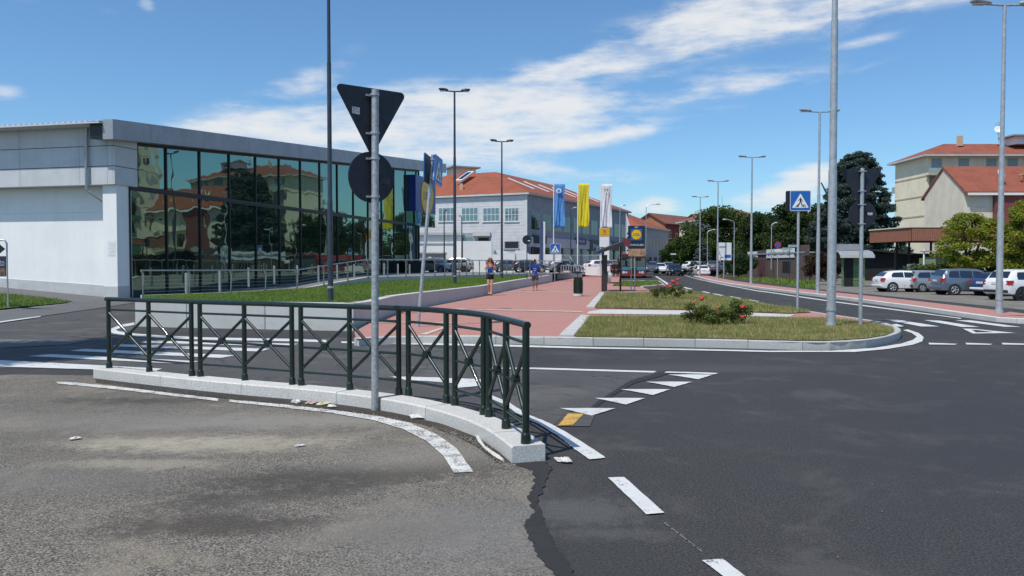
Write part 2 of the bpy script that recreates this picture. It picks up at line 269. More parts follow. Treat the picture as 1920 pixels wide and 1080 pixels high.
# ------------------------------------------------------------------ object helpers
def link(o): sc.collection.objects.link(o); return o
def tag(o, label=None, cat=None, group=None, kind=None):
    if label: o['label'] = label
    if cat: o['category'] = cat
    if group: o['group'] = group
    if kind: o['kind'] = kind
    return o
def thing(name, label, cat, loc=(0, 0, 0), rz=0.0, group=None):
    o = link(bpy.data.objects.new(name, None)); o.empty_display_size = .2; o.location = loc; o.rotation_euler = (0, 0, rz)
    return tag(o, label, cat, group)
class MB:
    def __init__(s, org=(0, 0, 0)): s.v = []; s.f = []; s.o = Vector(org)
    def add(s, vs, fs):
        k = len(s.v); s.v += [Vector(p) for p in vs]; s.f += [tuple(i + k for i in f) for f in fs]; return s
    def box(s, c, d, rz=0.0, M=None):
        x, y, z = d[0] / 2, d[1] / 2, d[2] / 2; ca, sa = math.cos(rz), math.sin(rz)
        vs = []
        for sx, sy, sz in ((-1, -1, -1), (1, -1, -1), (1, 1, -1), (-1, 1, -1), (-1, -1, 1), (1, -1, 1), (1, 1, 1), (-1, 1, 1)):
            p = Vector((sx * x * ca - sy * y * sa + c[0], sx * x * sa + sy * y * ca + c[1], sz * z + c[2])); vs.append(M @ p if M else p)
        return s.add(vs, [(3, 2, 1, 0), (4, 5, 6, 7), (0, 1, 5, 4), (1, 2, 6, 5), (2, 3, 7, 6), (3, 0, 4, 7)])
    def hexa(s, b, tp):            # bottom four, top four points
        return s.add(list(b) + list(tp), [(3, 2, 1, 0), (4, 5, 6, 7), (0, 1, 5, 4), (1, 2, 6, 5), (2, 3, 7, 6), (3, 0, 4, 7)])
    def tube(s, p0, p1, r0, r1=None, n=10, caps=True):
        p0, p1 = Vector(p0), Vector(p1); r1 = r0 if r1 is None else r1; d = (p1 - p0)
        if d.length < 1e-6: return s
        q = d.to_track_quat('Z', 'Y'); vs = []
        for p, r in ((p0, r0), (p1, r1)):
            for i in range(n): a = 2 * math.pi * i / n; vs.append(p + q @ Vector((r * math.cos(a), r * math.sin(a), 0)))
        fs = [(i, (i + 1) % n, n + (i + 1) % n, n + i) for i in range(n)]
        if caps: fs += [tuple(range(n - 1, -1, -1)), tuple(range(n, 2 * n))]
        return s.add(vs, fs)
    def path(s, pts, r, n=8):
        pts = [Vector(p) for p in pts]; q0 = None; rings = []
        for i, p in enumerate(pts):
            d = (pts[min(i + 1, len(pts) - 1)] - pts[max(i - 1, 0)]).normalized(); q = d.to_track_quat('Z', 'Y'); rr = r[i] if isinstance(r, (list, tuple)) else r
            rings.append([p + q @ Vector((rr * math.cos(2 * math.pi * k / n), rr * math.sin(2 * math.pi * k / n), 0)) for k in range(n)])
        return s.loft(rings)
    def loft(s, rings, caps=True, closed=True):
        n = len(rings[0]); vs = [p for r in rings for p in r]; fs = []
        for i in range(len(rings) - 1):
            for k in range(n if closed else n - 1): fs.append((i * n + k, i * n + (k + 1) % n, (i + 1) * n + (k + 1) % n, (i + 1) * n + k))
        if caps: fs += [tuple(range(n - 1, -1, -1)), tuple((len(rings) - 1) * n + k for k in range(n))]
        return s.add(vs, fs)
    def prism(s, poly, up):        # polygon of 3d points pushed along a vector
        n = len(poly); a = [Vector(p) for p in poly]; b = [p + Vector(up) for p in a]
        return s.add(a + b, [tuple(range(n - 1, -1, -1)), tuple(range(n, 2 * n))] + [(i, (i + 1) % n, n + (i + 1) % n, n + i) for i in range(n)])
    def sphere(s, c, r, nu=10, nv=6):
        r = (r, r, r) if not isinstance(r, (tuple, list)) else r; rings = []
        for j in range(1, nv):
            th = math.pi * j / nv - math.pi / 2
            rings.append([Vector((c[0] + r[0] * math.cos(th) * math.cos(2 * math.pi * i / nu), c[1] + r[1] * math.cos(th) * math.sin(2 * math.pi * i / nu), c[2] + r[2] * math.sin(th))) for i in range(nu)])
        return s.loft(rings)
    def mesh(s, name, m, smooth=0):
        me = bpy.data.meshes.new(name); me.from_pydata([tuple(p - s.o) for p in s.v], [], s.f); me.materials.append(m)
        bm = bmesh.new(); bm.from_mesh(me); bmesh.ops.recalc_face_normals(bm, faces=bm.faces); bm.to_mesh(me); bm.free()
        if smooth:
            me.polygons.foreach_set('use_smooth', [True] * len(me.polygons)); me.set_sharp_from_angle(angle=R(smooth))
        me.update(); return me
    def build(s, name, m, parent=None, smooth=0, bevel=0.0):
        o = link(bpy.data.objects.new(name, s.mesh(name, m, smooth)))
        if parent: o.parent = parent
        if bevel: b = o.modifiers.new('bevel', 'BEVEL'); b.width = bevel; b.segments = 2; b.limit_method = 'ANGLE'
        return o
def dup(o, loc=None, rz=None, parent=None):      # copy of a thing with its parts and their sub-parts
    c = link(o.copy())
    if parent: c.parent = parent
    if loc is not None: c.location = loc
    if rz is not None: c.rotation_euler = (0, 0, rz)
    for ch in o.children: dup(ch, parent=c)
    return c
def sheet(name, pts, z, m, kind='structure', parent=None, drop=None):   # flat polygon, triangulated
    ps = [Vector((p[0], p[1], 0)) for p in pts]; tri = tessellate_polygon([ps]); me = bpy.data.meshes.new(name)
    me.from_pydata([(p.x, p.y, z) for p in ps], [], [tuple(f) for f in tri]); me.materials.append(m)
    bm = bmesh.new(); bm.from_mesh(me)
    for f in bm.faces:
        f.normal_update()
        if f.normal.z < 0: f.normal_flip()
    bm.to_mesh(me); bm.free()
    o = link(bpy.data.objects.new(name, me))
    if parent: o.parent = parent
    if kind: o['kind'] = kind
    return o
def jag(px, amp, n=9):
    r_ = random.Random(4); o = []
    for a, b in zip(px, px[1:] + px[:1]):
        for k in range(n): u_ = k / n; o.append((a[0] + (b[0] - a[0]) * u_ + r_.gauss(0, amp), a[1] + (b[1] - a[1]) * u_ + r_.gauss(0, amp * .35)))
    return o
def ppoly(px, z): return [gp(a, b, z) for a, b in px]
def smooth_line(pts, n=6):       # Catmull-Rom through the points
    P = [Vector(p) for p in pts]; outp = []
    for i in range(len(P) - 1):
        p0, p1, p2, p3 = P[max(i - 1, 0)], P[i], P[i + 1], P[min(i + 2, len(P) - 1)]
        for k in range(n):
            u = k / n; outp.append(.5 * ((2 * p1) + (p2 - p0) * u + (2 * p0 - 5 * p1 + 4 * p2 - p3) * u * u + (3 * p1 - p0 - 3 * p2 + p3) * u ** 3))
    return outp + [P[-1]]
def offs(pts, d):               # polyline shifted to its left by d
    o = []
    for i, p in enumerate(pts):
        a, b = pts[max(i - 1, 0)], pts[min(i + 1, len(pts) - 1)]; q = Vector((b[0] - a[0], b[1] - a[1], 0)).normalized()
        o.append(Vector((p[0] - q.y * d, p[1] + q.x * d, p[2])))
    return o
def resample(pts, step):
    o = [Vector(pts[0])]; acc = 0.0
    for a, b in zip(pts[:-1], pts[1:]):
        a, b = Vector(a), Vector(b); L = (b - a).length; d = step - acc
        while d <= L: o.append(a.lerp(b, d / L)); d += step
        acc = L - (d - step)
    if (o[-1] - Vector(pts[-1])).length > step * .3: o.append(Vector(pts[-1]))
    else: o[-1] = Vector(pts[-1])
    return o
def kerb(name, pts, width, h, m, step=1.0, z=0.0, jit=.004, sub=2, gap=.006):   # separate stones with open joints along a polyline (inside to the left)
    root = link(bpy.data.objects.new(name, None)); root['kind'] = 'structure'; root.location = (pts[0][0], pts[0][1], z)
    rs = resample(pts, step / sub); groups = [rs[i:i + sub + 1] for i in range(0, len(rs) - 1, sub)]
    for g in groups:
        if len(g) < 2: continue
        L = offs(g, width); dz = rnd.uniform(-jit, jit); b = MB((pts[0][0], pts[0][1], z))
        o = [Vector(p) for p in g]; i2 = [Vector(p) for p in L]
        d0 = (o[1] - o[0]).normalized() * gap; d1 = (o[-1] - o[-2]).normalized() * gap
        o[0] += d0; i2[0] += d0; o[-1] -= d1; i2[-1] -= d1
        ch = .015; rings = []
        for p, q in zip(o, i2):
            n = (q - p).normalized(); 
            rings.append([Vector((p.x, p.y, z - .12)), Vector((p.x, p.y, z + h + dz - ch)), Vector((p.x + n.x * ch, p.y + n.y * ch, z + h + dz)), Vector((q.x, q.y, z + h + dz)), Vector((q.x, q.y, z - .12))])
        b.loft(rings); b.build('kerbstone', m, root)
    return root
def tri_sample(pts, n, rr):     # n points spread over a polygon
    ps = [Vector((p[0], p[1], 0)) for p in pts]; tr = tessellate_polygon([ps])
    T = np.array([[[ps[i].x, ps[i].y] for i in f] for f in tr]); A = np.abs(np.cross(T[:, 1] - T[:, 0], T[:, 2] - T[:, 0])) / 2
    idx = rr.choice(len(T), n, p=A / A.sum()); u = rr.random((n, 2)); fl = u.sum(1) > 1; u[fl] = 1 - u[fl]; t_ = T[idx]
    return t_[:, 0] + (t_[:, 1] - t_[:, 0]) * u[:, :1] + (t_[:, 2] - t_[:, 0]) * u[:, 1:], A.sum()
def tri_mesh(name, V, m, k=3):   # V: (n,k,3) loose polygons
    n = len(V); me = bpy.data.meshes.new(name); me.vertices.add(n * k); me.vertices.foreach_set('co', V.reshape(-1).astype(np.float32))
    me.loops.add(n * k); me.loops.foreach_set('vertex_index', np.arange(n * k, dtype=np.int32)); me.polygons.add(n)
    me.polygons.foreach_set('loop_start', np.arange(0, n * k, k, dtype=np.int32)); me.polygons.foreach_set('loop_total', np.full(n, k, dtype=np.int32))
    me.materials.append(m); me.update(); me.validate(); return me
RR = np.random.default_rng(5)
def grass(name, pts, zf, dens, h, wd, m, label=None):
    _, A = tri_sample(pts, 4, RR); n = int(A * dens); P, _ = tri_sample(pts, n, RR)
    z = np.array([zf(a, b) for a, b in P]); bare = np.sin(P[:, 0] * 1.3 + 1.1 * np.sin(P[:, 1] * 2.3)) * np.sin(P[:, 1] * 3.1 + .7 * np.sin(P[:, 0] * 1.9)); kp = (bare > -.55) | (RR.random(n) < .35); P = P[kp]; z = z[kp]; n = len(P); clump = .55 + .45 * np.sin(P[:, 0] * 2.1 + np.sin(P[:, 1] * 1.7) * 2) * np.sin(P[:, 1] * 2.6 + P[:, 0])
    H = h * (.35 + RR.random(n) ** 2 * 1.1) * (.6 + .6 * clump) * np.where(RR.random(n) < .03, 2.0, 1.0); a = RR.random(n) * 6.283; c, s_ = np.cos(a) * wd / 2, np.sin(a) * wd / 2
    b2 = RR.random(n) * 6.283; ln = H * RR.uniform(.15, .8, n); V = np.zeros((n, 3, 3))
    V[:, 0] = np.stack([P[:, 0] - c, P[:, 1] - s_, z - .01], 1); V[:, 1] = np.stack([P[:, 0] + c, P[:, 1] + s_, z - .01], 1)
    V[:, 2] = np.stack([P[:, 0] + np.cos(b2) * ln, P[:, 1] + np.sin(b2) * ln, z + H], 1)
    o = link(bpy.data.objects.new(name, tri_mesh(name, V, m))); o['kind'] = 'stuff'; o['label'] = label or 'short grass'; return o
def leaves(name, clumps, size, m, parent, org, flat=1.0):   # clumps: (cx,cy,cz, rx,ry,rz, n)
    out_ = []
    for (cx, cy, cz, rx, ry, rz_, n) in clumps:
        n = int(n); d = RR.normal(size=(n, 3)); d /= np.linalg.norm(d, axis=1)[:, None]; r = RR.random(n) ** .45
        p = d * r[:, None] * np.array([rx, ry, rz_]) + np.array([cx, cy, cz]) - np.array(org)
        a = RR.normal(size=(n, 3)); a[:, 2] *= flat; a /= np.linalg.norm(a, axis=1)[:, None]; b = np.cross(a, d + RR.normal(size=(n, 3)) * .7); b /= (np.linalg.norm(b, axis=1)[:, None] + 1e-6)
        s_ = size * RR.uniform(.5, 1.25, n)[:, None]
        out_.append(np.stack([p - a * s_, p + b * s_ * .5, p + a * s_, p - b * s_ * .5], 1))
    V = np.concatenate(out_); o = link(bpy.data.objects.new(name, tri_mesh(name, V, m, 4))); o.parent = parent; return o
def text(s, size, m, name, parent, M, ext=.002, align='CENTER', sx=1.0):
    cu = bpy.data.curves.new('t', 'FONT'); cu.body = s; cu.size = size; cu.extrude = ext; cu.align_x = align; cu.align_y = 'CENTER'; cu.resolution_u = 3
    o = bpy.data.objects.new('t', cu); link(o); bpy.context.view_layer.update()
    me = bpy.data.meshes.new_from_object(o.evaluated_get(bpy.context.evaluated_depsgraph_get())); bpy.data.objects.remove(o)
    me.transform(M @ Matrix.Diagonal((sx, 1, 1, 1))); me.materials.clear(); me.materials.append(m); me.name = name
    q = link(bpy.data.objects.new(name, me)); q.parent = parent; return q
def TM(x, y, z): return Matrix.Translation((x, y, z)) @ Matrix.Rotation(math.pi / 2, 4, 'X')   # upright, facing local -Y

# ------------------------------------------------------------------ GROUND
g = sheet('ground', [(-900, -60), (900, -60), (900, 1600), (-900, 1600)], -.45, M_LOT)
road = sheet('road', ppoly([(-400, 590), (0, 602), (260, 566), (700, 575), (1100, 560), (1180, 512), (1190, 506.5), (1290, 506.5), (1305, 515), (1345, 524), (1440, 541), (1565, 557), (1700, 576), (1867, 600), (2100, 625), (2700, 680)], 0) + [Vector((14, -8, 0)), Vector((-22, -8, 0))], 0.0, M_NEW)
# worn asphalt of the near forecourt
oldp = [(-120, 712), (20, 702), (175, 704), (178, 712), (300, 728), (440, 743), (600, 760), (740, 777), (830, 797), (900, 824), (938, 851), (960, 869), (1000, 880), (1006, 905), (993, 930), (1003, 960), (985, 985), (1000, 1020), (1015, 1050), (1050, 1085), (1100, 1200)]
sheet('old_asphalt', ppoly(oldp, .004) + [Vector((.6, -8, 0)), Vector((-22, -8, 0)), Vector((-22, 11, 0))], .004, M_OLD)
seam = [(960, 870), (1000, 866), (1022, 866), (1036, 878), (1020, 905), (1010, 940), (1022, 985), (1040, 1020), (1068, 1060), (1084, 1100), (1122, 1200), (1098, 1200), (1050, 1085), (1012, 1045), (998, 1015), (981, 985), (1001, 958), (990, 930), (1003, 903), (995, 880)]
sheet('tar_seam', ppoly(jag(seam, 2.6), .008), .008, M_TAR)
sheet('lane_strip', ppoly([(0, 605), (255, 567), (262, 612), (226, 626), (300, 633), (540, 640), (640, 632), (900, 662), (960, 691), (1238, 697.5), (1190, 711), (1152, 734), (1108, 768), (1062, 772), (1035, 801), (960, 770), (760, 745), (180, 690), (-60, 690), (-250, 690), (-250, 640)], .004), .004, M_LANE)
for i, pl in enumerate([[(690, 768), (706, 768)],]): pass
sheet('gutter_dirt', ppoly([(180, 711), (300, 727), (440, 742), (600, 757), (735, 774), (828, 794), (898, 821), (938, 849), (958, 868), (935, 869), (895, 838), (850, 815), (790, 795), (700, 778), (600, 765), (440, 749), (300, 734), (180, 717)], .008), .008, asphalt('gutter dirt', (.055, .047, .038), (.16, .15, .13), (.03, .027, .024), dusty=(.12, .10, .075), fine=60))
tarl = [(1250, 694), (1228, 702), (1180, 714), (1150, 733), (1120, 752), (1105, 766), (1112, 768), (1130, 754), (1158, 736), (1190, 718), (1240, 705), (1262, 697)]
sheet('tar_patch', ppoly(tarl, .008), .008, M_TAR)
sheet('tar_patch', ppoly([(1062, 772), (1118, 772), (1106, 799), (1040, 799)], .008), .008, M_LANE)

# ------------------------------------------------------------------ road markings
def paint(name, polys, m=M_LINE, z=.012, label=None):
    for p in polys: sheet(name, ppoly(jag(p, .45 if max(q[1] for q in p) > 700 else .16, 7), z), z, m)
paint('crossing_stripe', [[(-160, 671), (0, 675), (304, 691), (290, 696), (0, 687), (-160, 680)], [(52, 667.5), (95, 664), (372, 677), (352, 682.5)], [(130, 657.5), (160, 654), (441, 666), (415, 671)],
    [(209, 649), (227, 645.5), (506, 654), (487, 659)], [(265, 642), (285, 638.5), (560, 644.5), (537, 649.5)]])
paint('edge_line', [[(252, 604.5), (225, 609), (209, 616), (203, 620), (212, 625), (245, 630), (300, 633.5), (385, 637), (535, 639.5), (612, 641.5), (612, 637.5), (535, 635), (385, 632.5), (300, 629), (250, 625), (222, 621), (217, 618), (230, 613), (252, 609)]])
paint('edge_line', [[(640, 640), (760, 642), (960, 646.5), (1100, 650.5), (1300, 654), (1440, 657.3), (1560, 657.4), (1640, 652), (1690, 644), (1712, 637), (1719, 631), (1709, 624), (1693, 619), (1702, 617.5), (1722, 624), (1732, 632), (1729, 640), (1712, 646), (1665, 654), (1602, 659.8), (1440, 659.8), (1300, 656.7), (1100, 653.3), (960, 650), (760, 645.5), (640, 643)]])
paint('stop_line', [[(880, 690), (1000, 689), (1231, 695.7), (1225, 698.7), (1000, 692)], [(1250, 696.2), (1347, 699), (1341, 701.5), (1245, 698.6)]])
paint('give_way_triangle', [[(1252, 702), (1337, 702), (1310, 711)], [(1211.5, 715.5), (1298, 715.5), (1265, 725.5)], [(1163.5, 729.5), (1256.5, 729.5), (1225, 740.5)], [(1115, 746), (1209.5, 746), (1174, 758.5)], [(1050, 765), (1154, 765), (1110, 779)],
    [(730, 705.5), (800, 707), (905, 711), (902, 723), (858, 727), (850, 718), (760, 712)]])
paint('yellow_mark', [[(1065, 775), (1094, 776), (1075, 796), (1046, 798)]], M_YEL)
paint('curved_line', [[(905, 735), (950, 752), (990, 777), (1030, 793), (1062, 810), (1100, 834), (1136, 858), (1105, 861), (1078, 842), (1046, 817), (1010, 795), (975, 779), (945, 758), (900, 739)]])
paint('lane_dash', [[(1140, 895), (1170, 894), (1246, 961), (1212, 964)], [(1316, 1050), (1355, 1047.5), (1404, 1085), (1450, 1122), (1416, 1125)]])
paint('chalk_line', [[(1246 + 70 * k / 22, 980 + 54 * k / 22), (1247.4 + 70 * k / 22, 980 + 54 * k / 22), (1247.4 + 70 * (k + .55) / 22, 980 + 54 * (k + .55) / 22), (1246 + 70 * (k + .55) / 22, 980 + 54 * (k + .55) / 22)] for k in range(22) if k % 5 != 3], M_LINEW)
paint('worn_edge_line', [[(105, 715.5), (130, 716), (230, 726), (330, 738), (410, 747), (408, 751.5), (330, 743), (230, 731), (130, 721), (108, 719)], [(430, 749), (520, 757), (620, 768), (710, 780), (770, 793), (820, 815), (858, 842), (887, 884), (851, 886), (832, 855), (800, 827), (755, 804), (700, 787.5), (620, 774), (520, 762.5), (430, 753.5)]], M_LINEW)
paint('crossing_stripe', [[(1661, 599.5), (1684, 599.5), (1762, 612), (1727, 612)], [(1731, 600), (1755, 600), (1837, 613), (1804, 613)], [(1791, 600.5), (1820, 600.5), (1914, 613), (1882, 612.5)], [(1668, 608), (1680, 606.5), (1695, 611.5), (1684, 613)]])
paint('give_way_triangle', [[(1805, 616), (1826, 616.6), (1905, 624.3), (1824, 625.2)]]); sheet('road_inset', ppoly([(1822, 618.2), (1832, 618.6), (1862, 622.2), (1830, 622.9)], .016), .016, M_NEW)
paint('lane_dash', [[(1741, 642.5), (1796, 644.6), (1790, 646.2), (1742, 645.8)], [(1810, 642.6), (1862, 644.8), (1856, 646.4), (1812, 645.8)], [(1878, 642.6), (1940, 645), (1940, 646.8), (1880, 645.9)]])
rl = [(1283, 515.8), (1307, 522.6), (1345, 531), (1420, 544.6), (1440, 547), (1565, 565), (1700, 582.5), (1802, 596.3)]; rlb = [(1802, 597.6), (1700, 584.3), (1565, 566.7), (1440, 548.5), (1420, 546), (1345, 532), (1307, 523.4), (1283, 516.3)]
paint('edge_line', [rl + rlb]); paint('edge_line', [[(1228, 518), (1251, 533.5), (1254, 534.5), (1258, 534.3), (1231, 517.6)]])
paint('lane_dash', [[(1277, 538.6), (1294, 542.5), (1300, 542.2), (1284, 538.3)], [(1314, 546.6), (1328, 549.8), (1333, 549.5), (1320, 546.2)], [(1334, 550.8), (1352, 554.3), (1358, 554), (1341, 550.5)], [(1366, 556), (1386, 560), (1392, 559.7), (1372, 555.6)], [(1400, 561.8), (1419, 565.4), (1425, 565), (1406, 561.5)]])

# ------------------------------------------------------------------ PLAZA island, kerbs, grass
ZP = .16
front = smooth_line(ppoly([(664, 620), (668, 634), (700, 632.5), (800, 630), (960, 630.5), (1075, 633), (1200, 634.5), (1300, 636), (1400, 638), (1500, 640.5), (1570, 640.5), (1630, 636), (1668, 629), (1687, 622), (1688, 615.5), (1675, 609), (1655, 603.5), (1620, 598)], ZP), 5)[5:]
rear = ppoly([(1620, 598), (1551, 588), (1457, 573), (1400, 562.5), (1333, 552), (1277, 541), (1250, 535), (1228, 519.5)], ZP); rear = smooth_line(rear, 4)
far = ppoly([(1205, 517), (1150, 513), (1140, 509.5), (1030, 509)], ZP)
wallside = ppoly([(1034, 528), (905, 554), (780, 577), (743, 585), (700, 601)], ZP)
plaza = [p for p in front] + rear + far + wallside + [gp(664, 621, ZP)]
sheet('plaza_paving', plaza, ZP - .012, M_PINK)
MB().prism([(p.x, p.y, -.2) for p in offs(front + rear, .02)] + [(p.x, p.y, -.2) for p in far + wallside], (0, 0, .33)).build('plaza_base', M_CONC)['kind'] = 'structure'
kerb('plaza_kerb', front, .16, ZP, M_KERBG, 1.0); kerb('plaza_kerb', rear, .14, ZP, M_KERBG, 2.0)
def strip(px, z=ZP + .004, m=M_CURBW, name='stone_edging', n=None):
    return sheet(name, ppoly(px, z), z, m)
def edging(name, a, b, wd, step=.5, h=.05, m=M_CURBW): return kerb(name, [gp(*a, ZP), gp(*b, ZP)], wd, h, m, step, z=ZP - .012, sub=1)
strip([(1104, 583.8), (1130, 580), (1300, 582.5), (1490, 589.5), (1480, 594.5), (1280, 590), (1100, 588)], ZP + .002, M_KERB)
strip([(690, 576.2), (801, 577), (926, 580), (1092, 583.4), (1092, 585), (926, 581.6), (801, 578.4), (690, 577.4)], ZP, mat('buff paving', (.55, .42, .33), .8, 0, .1, 3))
strip([(905, 546.6), (1000, 547.3), (1140, 547.6), (1140, 548.4), (1000, 548.2), (905, 547.5)], ZP, MATS['buff paving'])
strip([(786, 627), (838, 610), (846, 610.5), (800, 627.5)], ZP, MATS['buff paving']); strip([(640, 602.5), (848, 604.8), (848, 606.2), (640, 604)], ZP, MATS['buff paving'])
edging('stone_edging', (1076, 631), (1109, 593), .30); edging('stone_edging', (1115, 577), (1135, 550), .28)
G1 = [(x_, y_ + 1.6) for x_, y_ in [(1103, 592.5), (1280, 591), (1480, 595), (1551, 596), (1600, 601), (1650, 607.5), (1674, 614), (1676, 620), (1660, 626.5), (1625, 632), (1565, 636), (1500, 636), (1400, 634), (1200, 630.5), (1079, 629.5)]]
G2 = [(1134, 549.5), (1230, 549.5), (1262, 547), (1300, 548), (1340, 554.5), (1395, 563.5), (1455, 574), (1520, 585), (1478, 587), (1300, 580), (1116, 577)]
G3 = [(1148, 535.5), (1166, 527), (1232, 527.5), (1243, 533), (1206, 537)]
for i, G in enumerate((G1, G2, G3)):
    pw = ppoly(G, ZP + .012); sheet('verge_soil', pw, ZP + .012, M_SOIL if i < 2 else M_SOILG)
    grass('verge_grass', pw, lambda a, b: ZP + .012, (1700, 800, 130)[i], (.075, .09, .12)[i], (.012, .02, .045)[i], M_GRASSD if i < 2 else M_GRASSG, ['dry olive grass on the nearest kerbed island', 'dry grass on the middle island behind the stone strip', 'small triangle of grass before the bus bay'][i])
MB().prism([(p.x, p.y, ZP - .05) for p in ppoly(G1, ZP)], (0, 0, .058)).build('verge_bed', M_SOIL)['kind'] = 'structure'
MB().prism([(p.x, p.y, ZP - .05) for p in ppoly(G2, ZP)], (0, 0, .058)).build('verge_bed', M_SOIL)['kind'] = 'structure'
sheet('bus_bay', ppoly([(1206, 538.5), (1249, 535), (1275, 540.5), (1228, 546.5)], ZP + .004), ZP + .004, M_NEW)
sheet('bus_bay', ppoly([(1160, 526), (1166, 514.5), (1225, 514.5), (1236, 526.5)], ZP + .004), ZP + .004, M_NEW)
kerb('bay_kerb', ppoly([(1206, 538), (1249, 534.6)], ZP), .2, .06, M_CURBW, 2, z=ZP); kerb('bay_kerb', ppoly([(1165, 526.8), (1234, 527.4)], ZP), .25, .06, M_CURBW, 2, z=ZP)

# planter walls
cw = lambda px, py, z=0.0: gp(px, py, z)
WZ = .68
fw = [gp(253, 612), gp(350, 614.6), gp(497, 617.5), gp(646, 620.6), gp(663, 621)]
sw = [gp(663, 621)] + [gp(a, b, ZP) for a, b in ((700, 602), (743, 585.5), (780, 577.5), (905, 554.5), (965, 541.5), (1034, 528.3))]
W = thing('planter_wall', 'long low white concrete wall holding the lawn in front of the glass store', 'wall', fw[0])
def wall_panel(a, b, th, z0, za, zb, parent, m=M_CONC, gap=.008, name='wall_panel'):
    a, b = Vector(a), Vector(b); d = (b - a); d.z = 0; d.normalize(); n = Vector((-d.y, d.x, 0)) * th; a2, b2 = a + d * gap, b - d * gap; V = lambda p, z: Vector((p.x, p.y, z))
    MB(parent.location).hexa([V(a2, z0), V(b2, z0), V(b2 + n, z0), V(a2 + n, z0)], [V(a2, za), V(b2, zb), V(b2 + n, zb), V(a2 + n, za)]).build(name, m, parent, bevel=.012)
for a, b in zip(fw[:-2], fw[1:-1]): wall_panel(a, b, .3, -.1, WZ, WZ, W)
wall_panel(fw[3], fw[4], .3, -.1, WZ, WZ, W)
swz = [WZ, .68, .67, .66, .62, .66, .72]
for i in range(len(sw) - 1): wall_panel(sw[i], sw[i + 1], .3, -.05, swz[i], swz[i + 1], W, gap=.004)
pl = MB(W.location); p = at(267.5, 568.5, (fw[0].y) - .015); pl.box((p.x, p.y, .655), (.15, .012, .075)); pl.build('number_plate', M_WHITE, W)
text('14a', .065, M_BLACK, 'house_number', W, Matrix.Translation((p.x - W.location.x, p.y - .009 - W.location.y, .655)) @ Matrix.Rotation(math.pi / 2, 4, 'X'))
wall_panel(gp(1045, 523, ZP), gp(1092, 520.5, ZP), .35, 0, .78, .78, thing('planter_wall', 'short low concrete wall on the plaza behind the end of the lawn wall', 'wall', gp(1045, 523, ZP)))
# railing line on the terrace edge
RB = [(-14.45, 31.3, .36), (-12.6, 35.2, .33), (-10.8, 40.3, .30), (-9.4, 42.2, .58), (-7.95, 44.2, .86), (-4.2, 52.0, .85), (3.3, 65.2, .84)]
RB = [Vector(p) for p in RB]
innerw = offs(fw[:-1], .28) + offs(sw[1:], .28)
# lawn between wall and terrace
def strip_mesh(name, A, Az, B, Bz, m, n=40, kind='structure'):
    def par(pts, u):
        L = [0]; 
        for p, q in zip(pts[:-1], pts[1:]): L.append(L[-1] + (Vector(q) - Vector(p)).length)
        s_ = u * L[-1]
        for i in range(len(pts) - 1):
            if s_ <= L[i + 1] + 1e-9: return Vector(pts[i]).lerp(Vector(pts[i + 1]), (s_ - L[i]) / max(1e-9, L[i + 1] - L[i])), i + (s_ - L[i]) / max(1e-9, L[i + 1] - L[i])
    vs, fs = [], []
    for i in range(n + 1):
        a, ka = par(A, i / n); b, kb = par(B, i / n)
        za = Az if not isinstance(Az, list) else Az[int(ka)] + (Az[min(int(ka) + 1, len(Az) - 1)] - Az[int(ka)]) * (ka - int(ka))
        zb = Bz if not isinstance(Bz, list) else Bz[int(kb)] + (Bz[min(int(kb) + 1, len(Bz) - 1)] - Bz[int(kb)]) * (kb - int(kb))
        vs += [(a.x, a.y, za), (b.x, b.y, zb)]
    fs = [(2 * i, 2 * i + 2, 2 * i + 3, 2 * i + 1) for i in range(n)]
    me = bpy.data.meshes.new(name); me.from_pydata(vs, [], fs); me.materials.append(m); o = link(bpy.data.objects.new(name, me)); o['kind'] = kind; return o, vs
LA = [innerw[0]] + innerw[1:4] + innerw[5:]; LB = [RB[0], RB[1], RB[2], RB[3], RB[4], RB[5], RB[6]]
LAz = [.60] * len(LA); LBz = [.33, .32, .34, .45, .60, .66, .68]
lawn, lv = strip_mesh('lawn_bank', LA, LAz, LB, LBz, M_SOILG)
tq = []
for i in range(40): tq += [(lv[2 * i], lv[2 * i + 2], lv[2 * i + 3]), (lv[2 * i], lv[2 * i + 3], lv[2 * i + 1])]
def grass_on(name, tris, dens, h, wd, m, label):
    T = np.array(tris); A = np.linalg.norm(np.cross(T[:, 1] - T[:, 0], T[:, 2] - T[:, 0]), axis=1) / 2; n = int(A.sum() * dens)
    idx = RR.choice(len(T), n, p=A / A.sum()); u = RR.random((n, 2)); fl = u.sum(1) > 1; u[fl] = 1 - u[fl]; q = T[idx]
    P = q[:, 0] + (q[:, 1] - q[:, 0]) * u[:, :1] + (q[:, 2] - q[:, 0]) * u[:, 1:]
    H = h * (.4 + RR.random(n) ** 2); a = RR.random(n) * 6.283; ln = H * RR.uniform(.1, .8, n); b2 = RR.random(n) * 6.283; V = np.zeros((n, 3, 3)); dx = np.stack([np.cos(a), np.sin(a), a * 0], 1) * wd / 2
    V[:, 0] = P - dx; V[:, 1] = P + dx; V[:, 2] = P + np.stack([np.cos(b2) * ln, np.sin(b2) * ln, H], 1)
    o = link(bpy.data.objects.new(name, tri_mesh(name, V, m))); o['kind'] = 'stuff'; o['label'] = label
grass_on('lawn_grass', tq, 420, .09, .022, M_GRASSG, 'bright green lawn grass behind the low concrete wall')
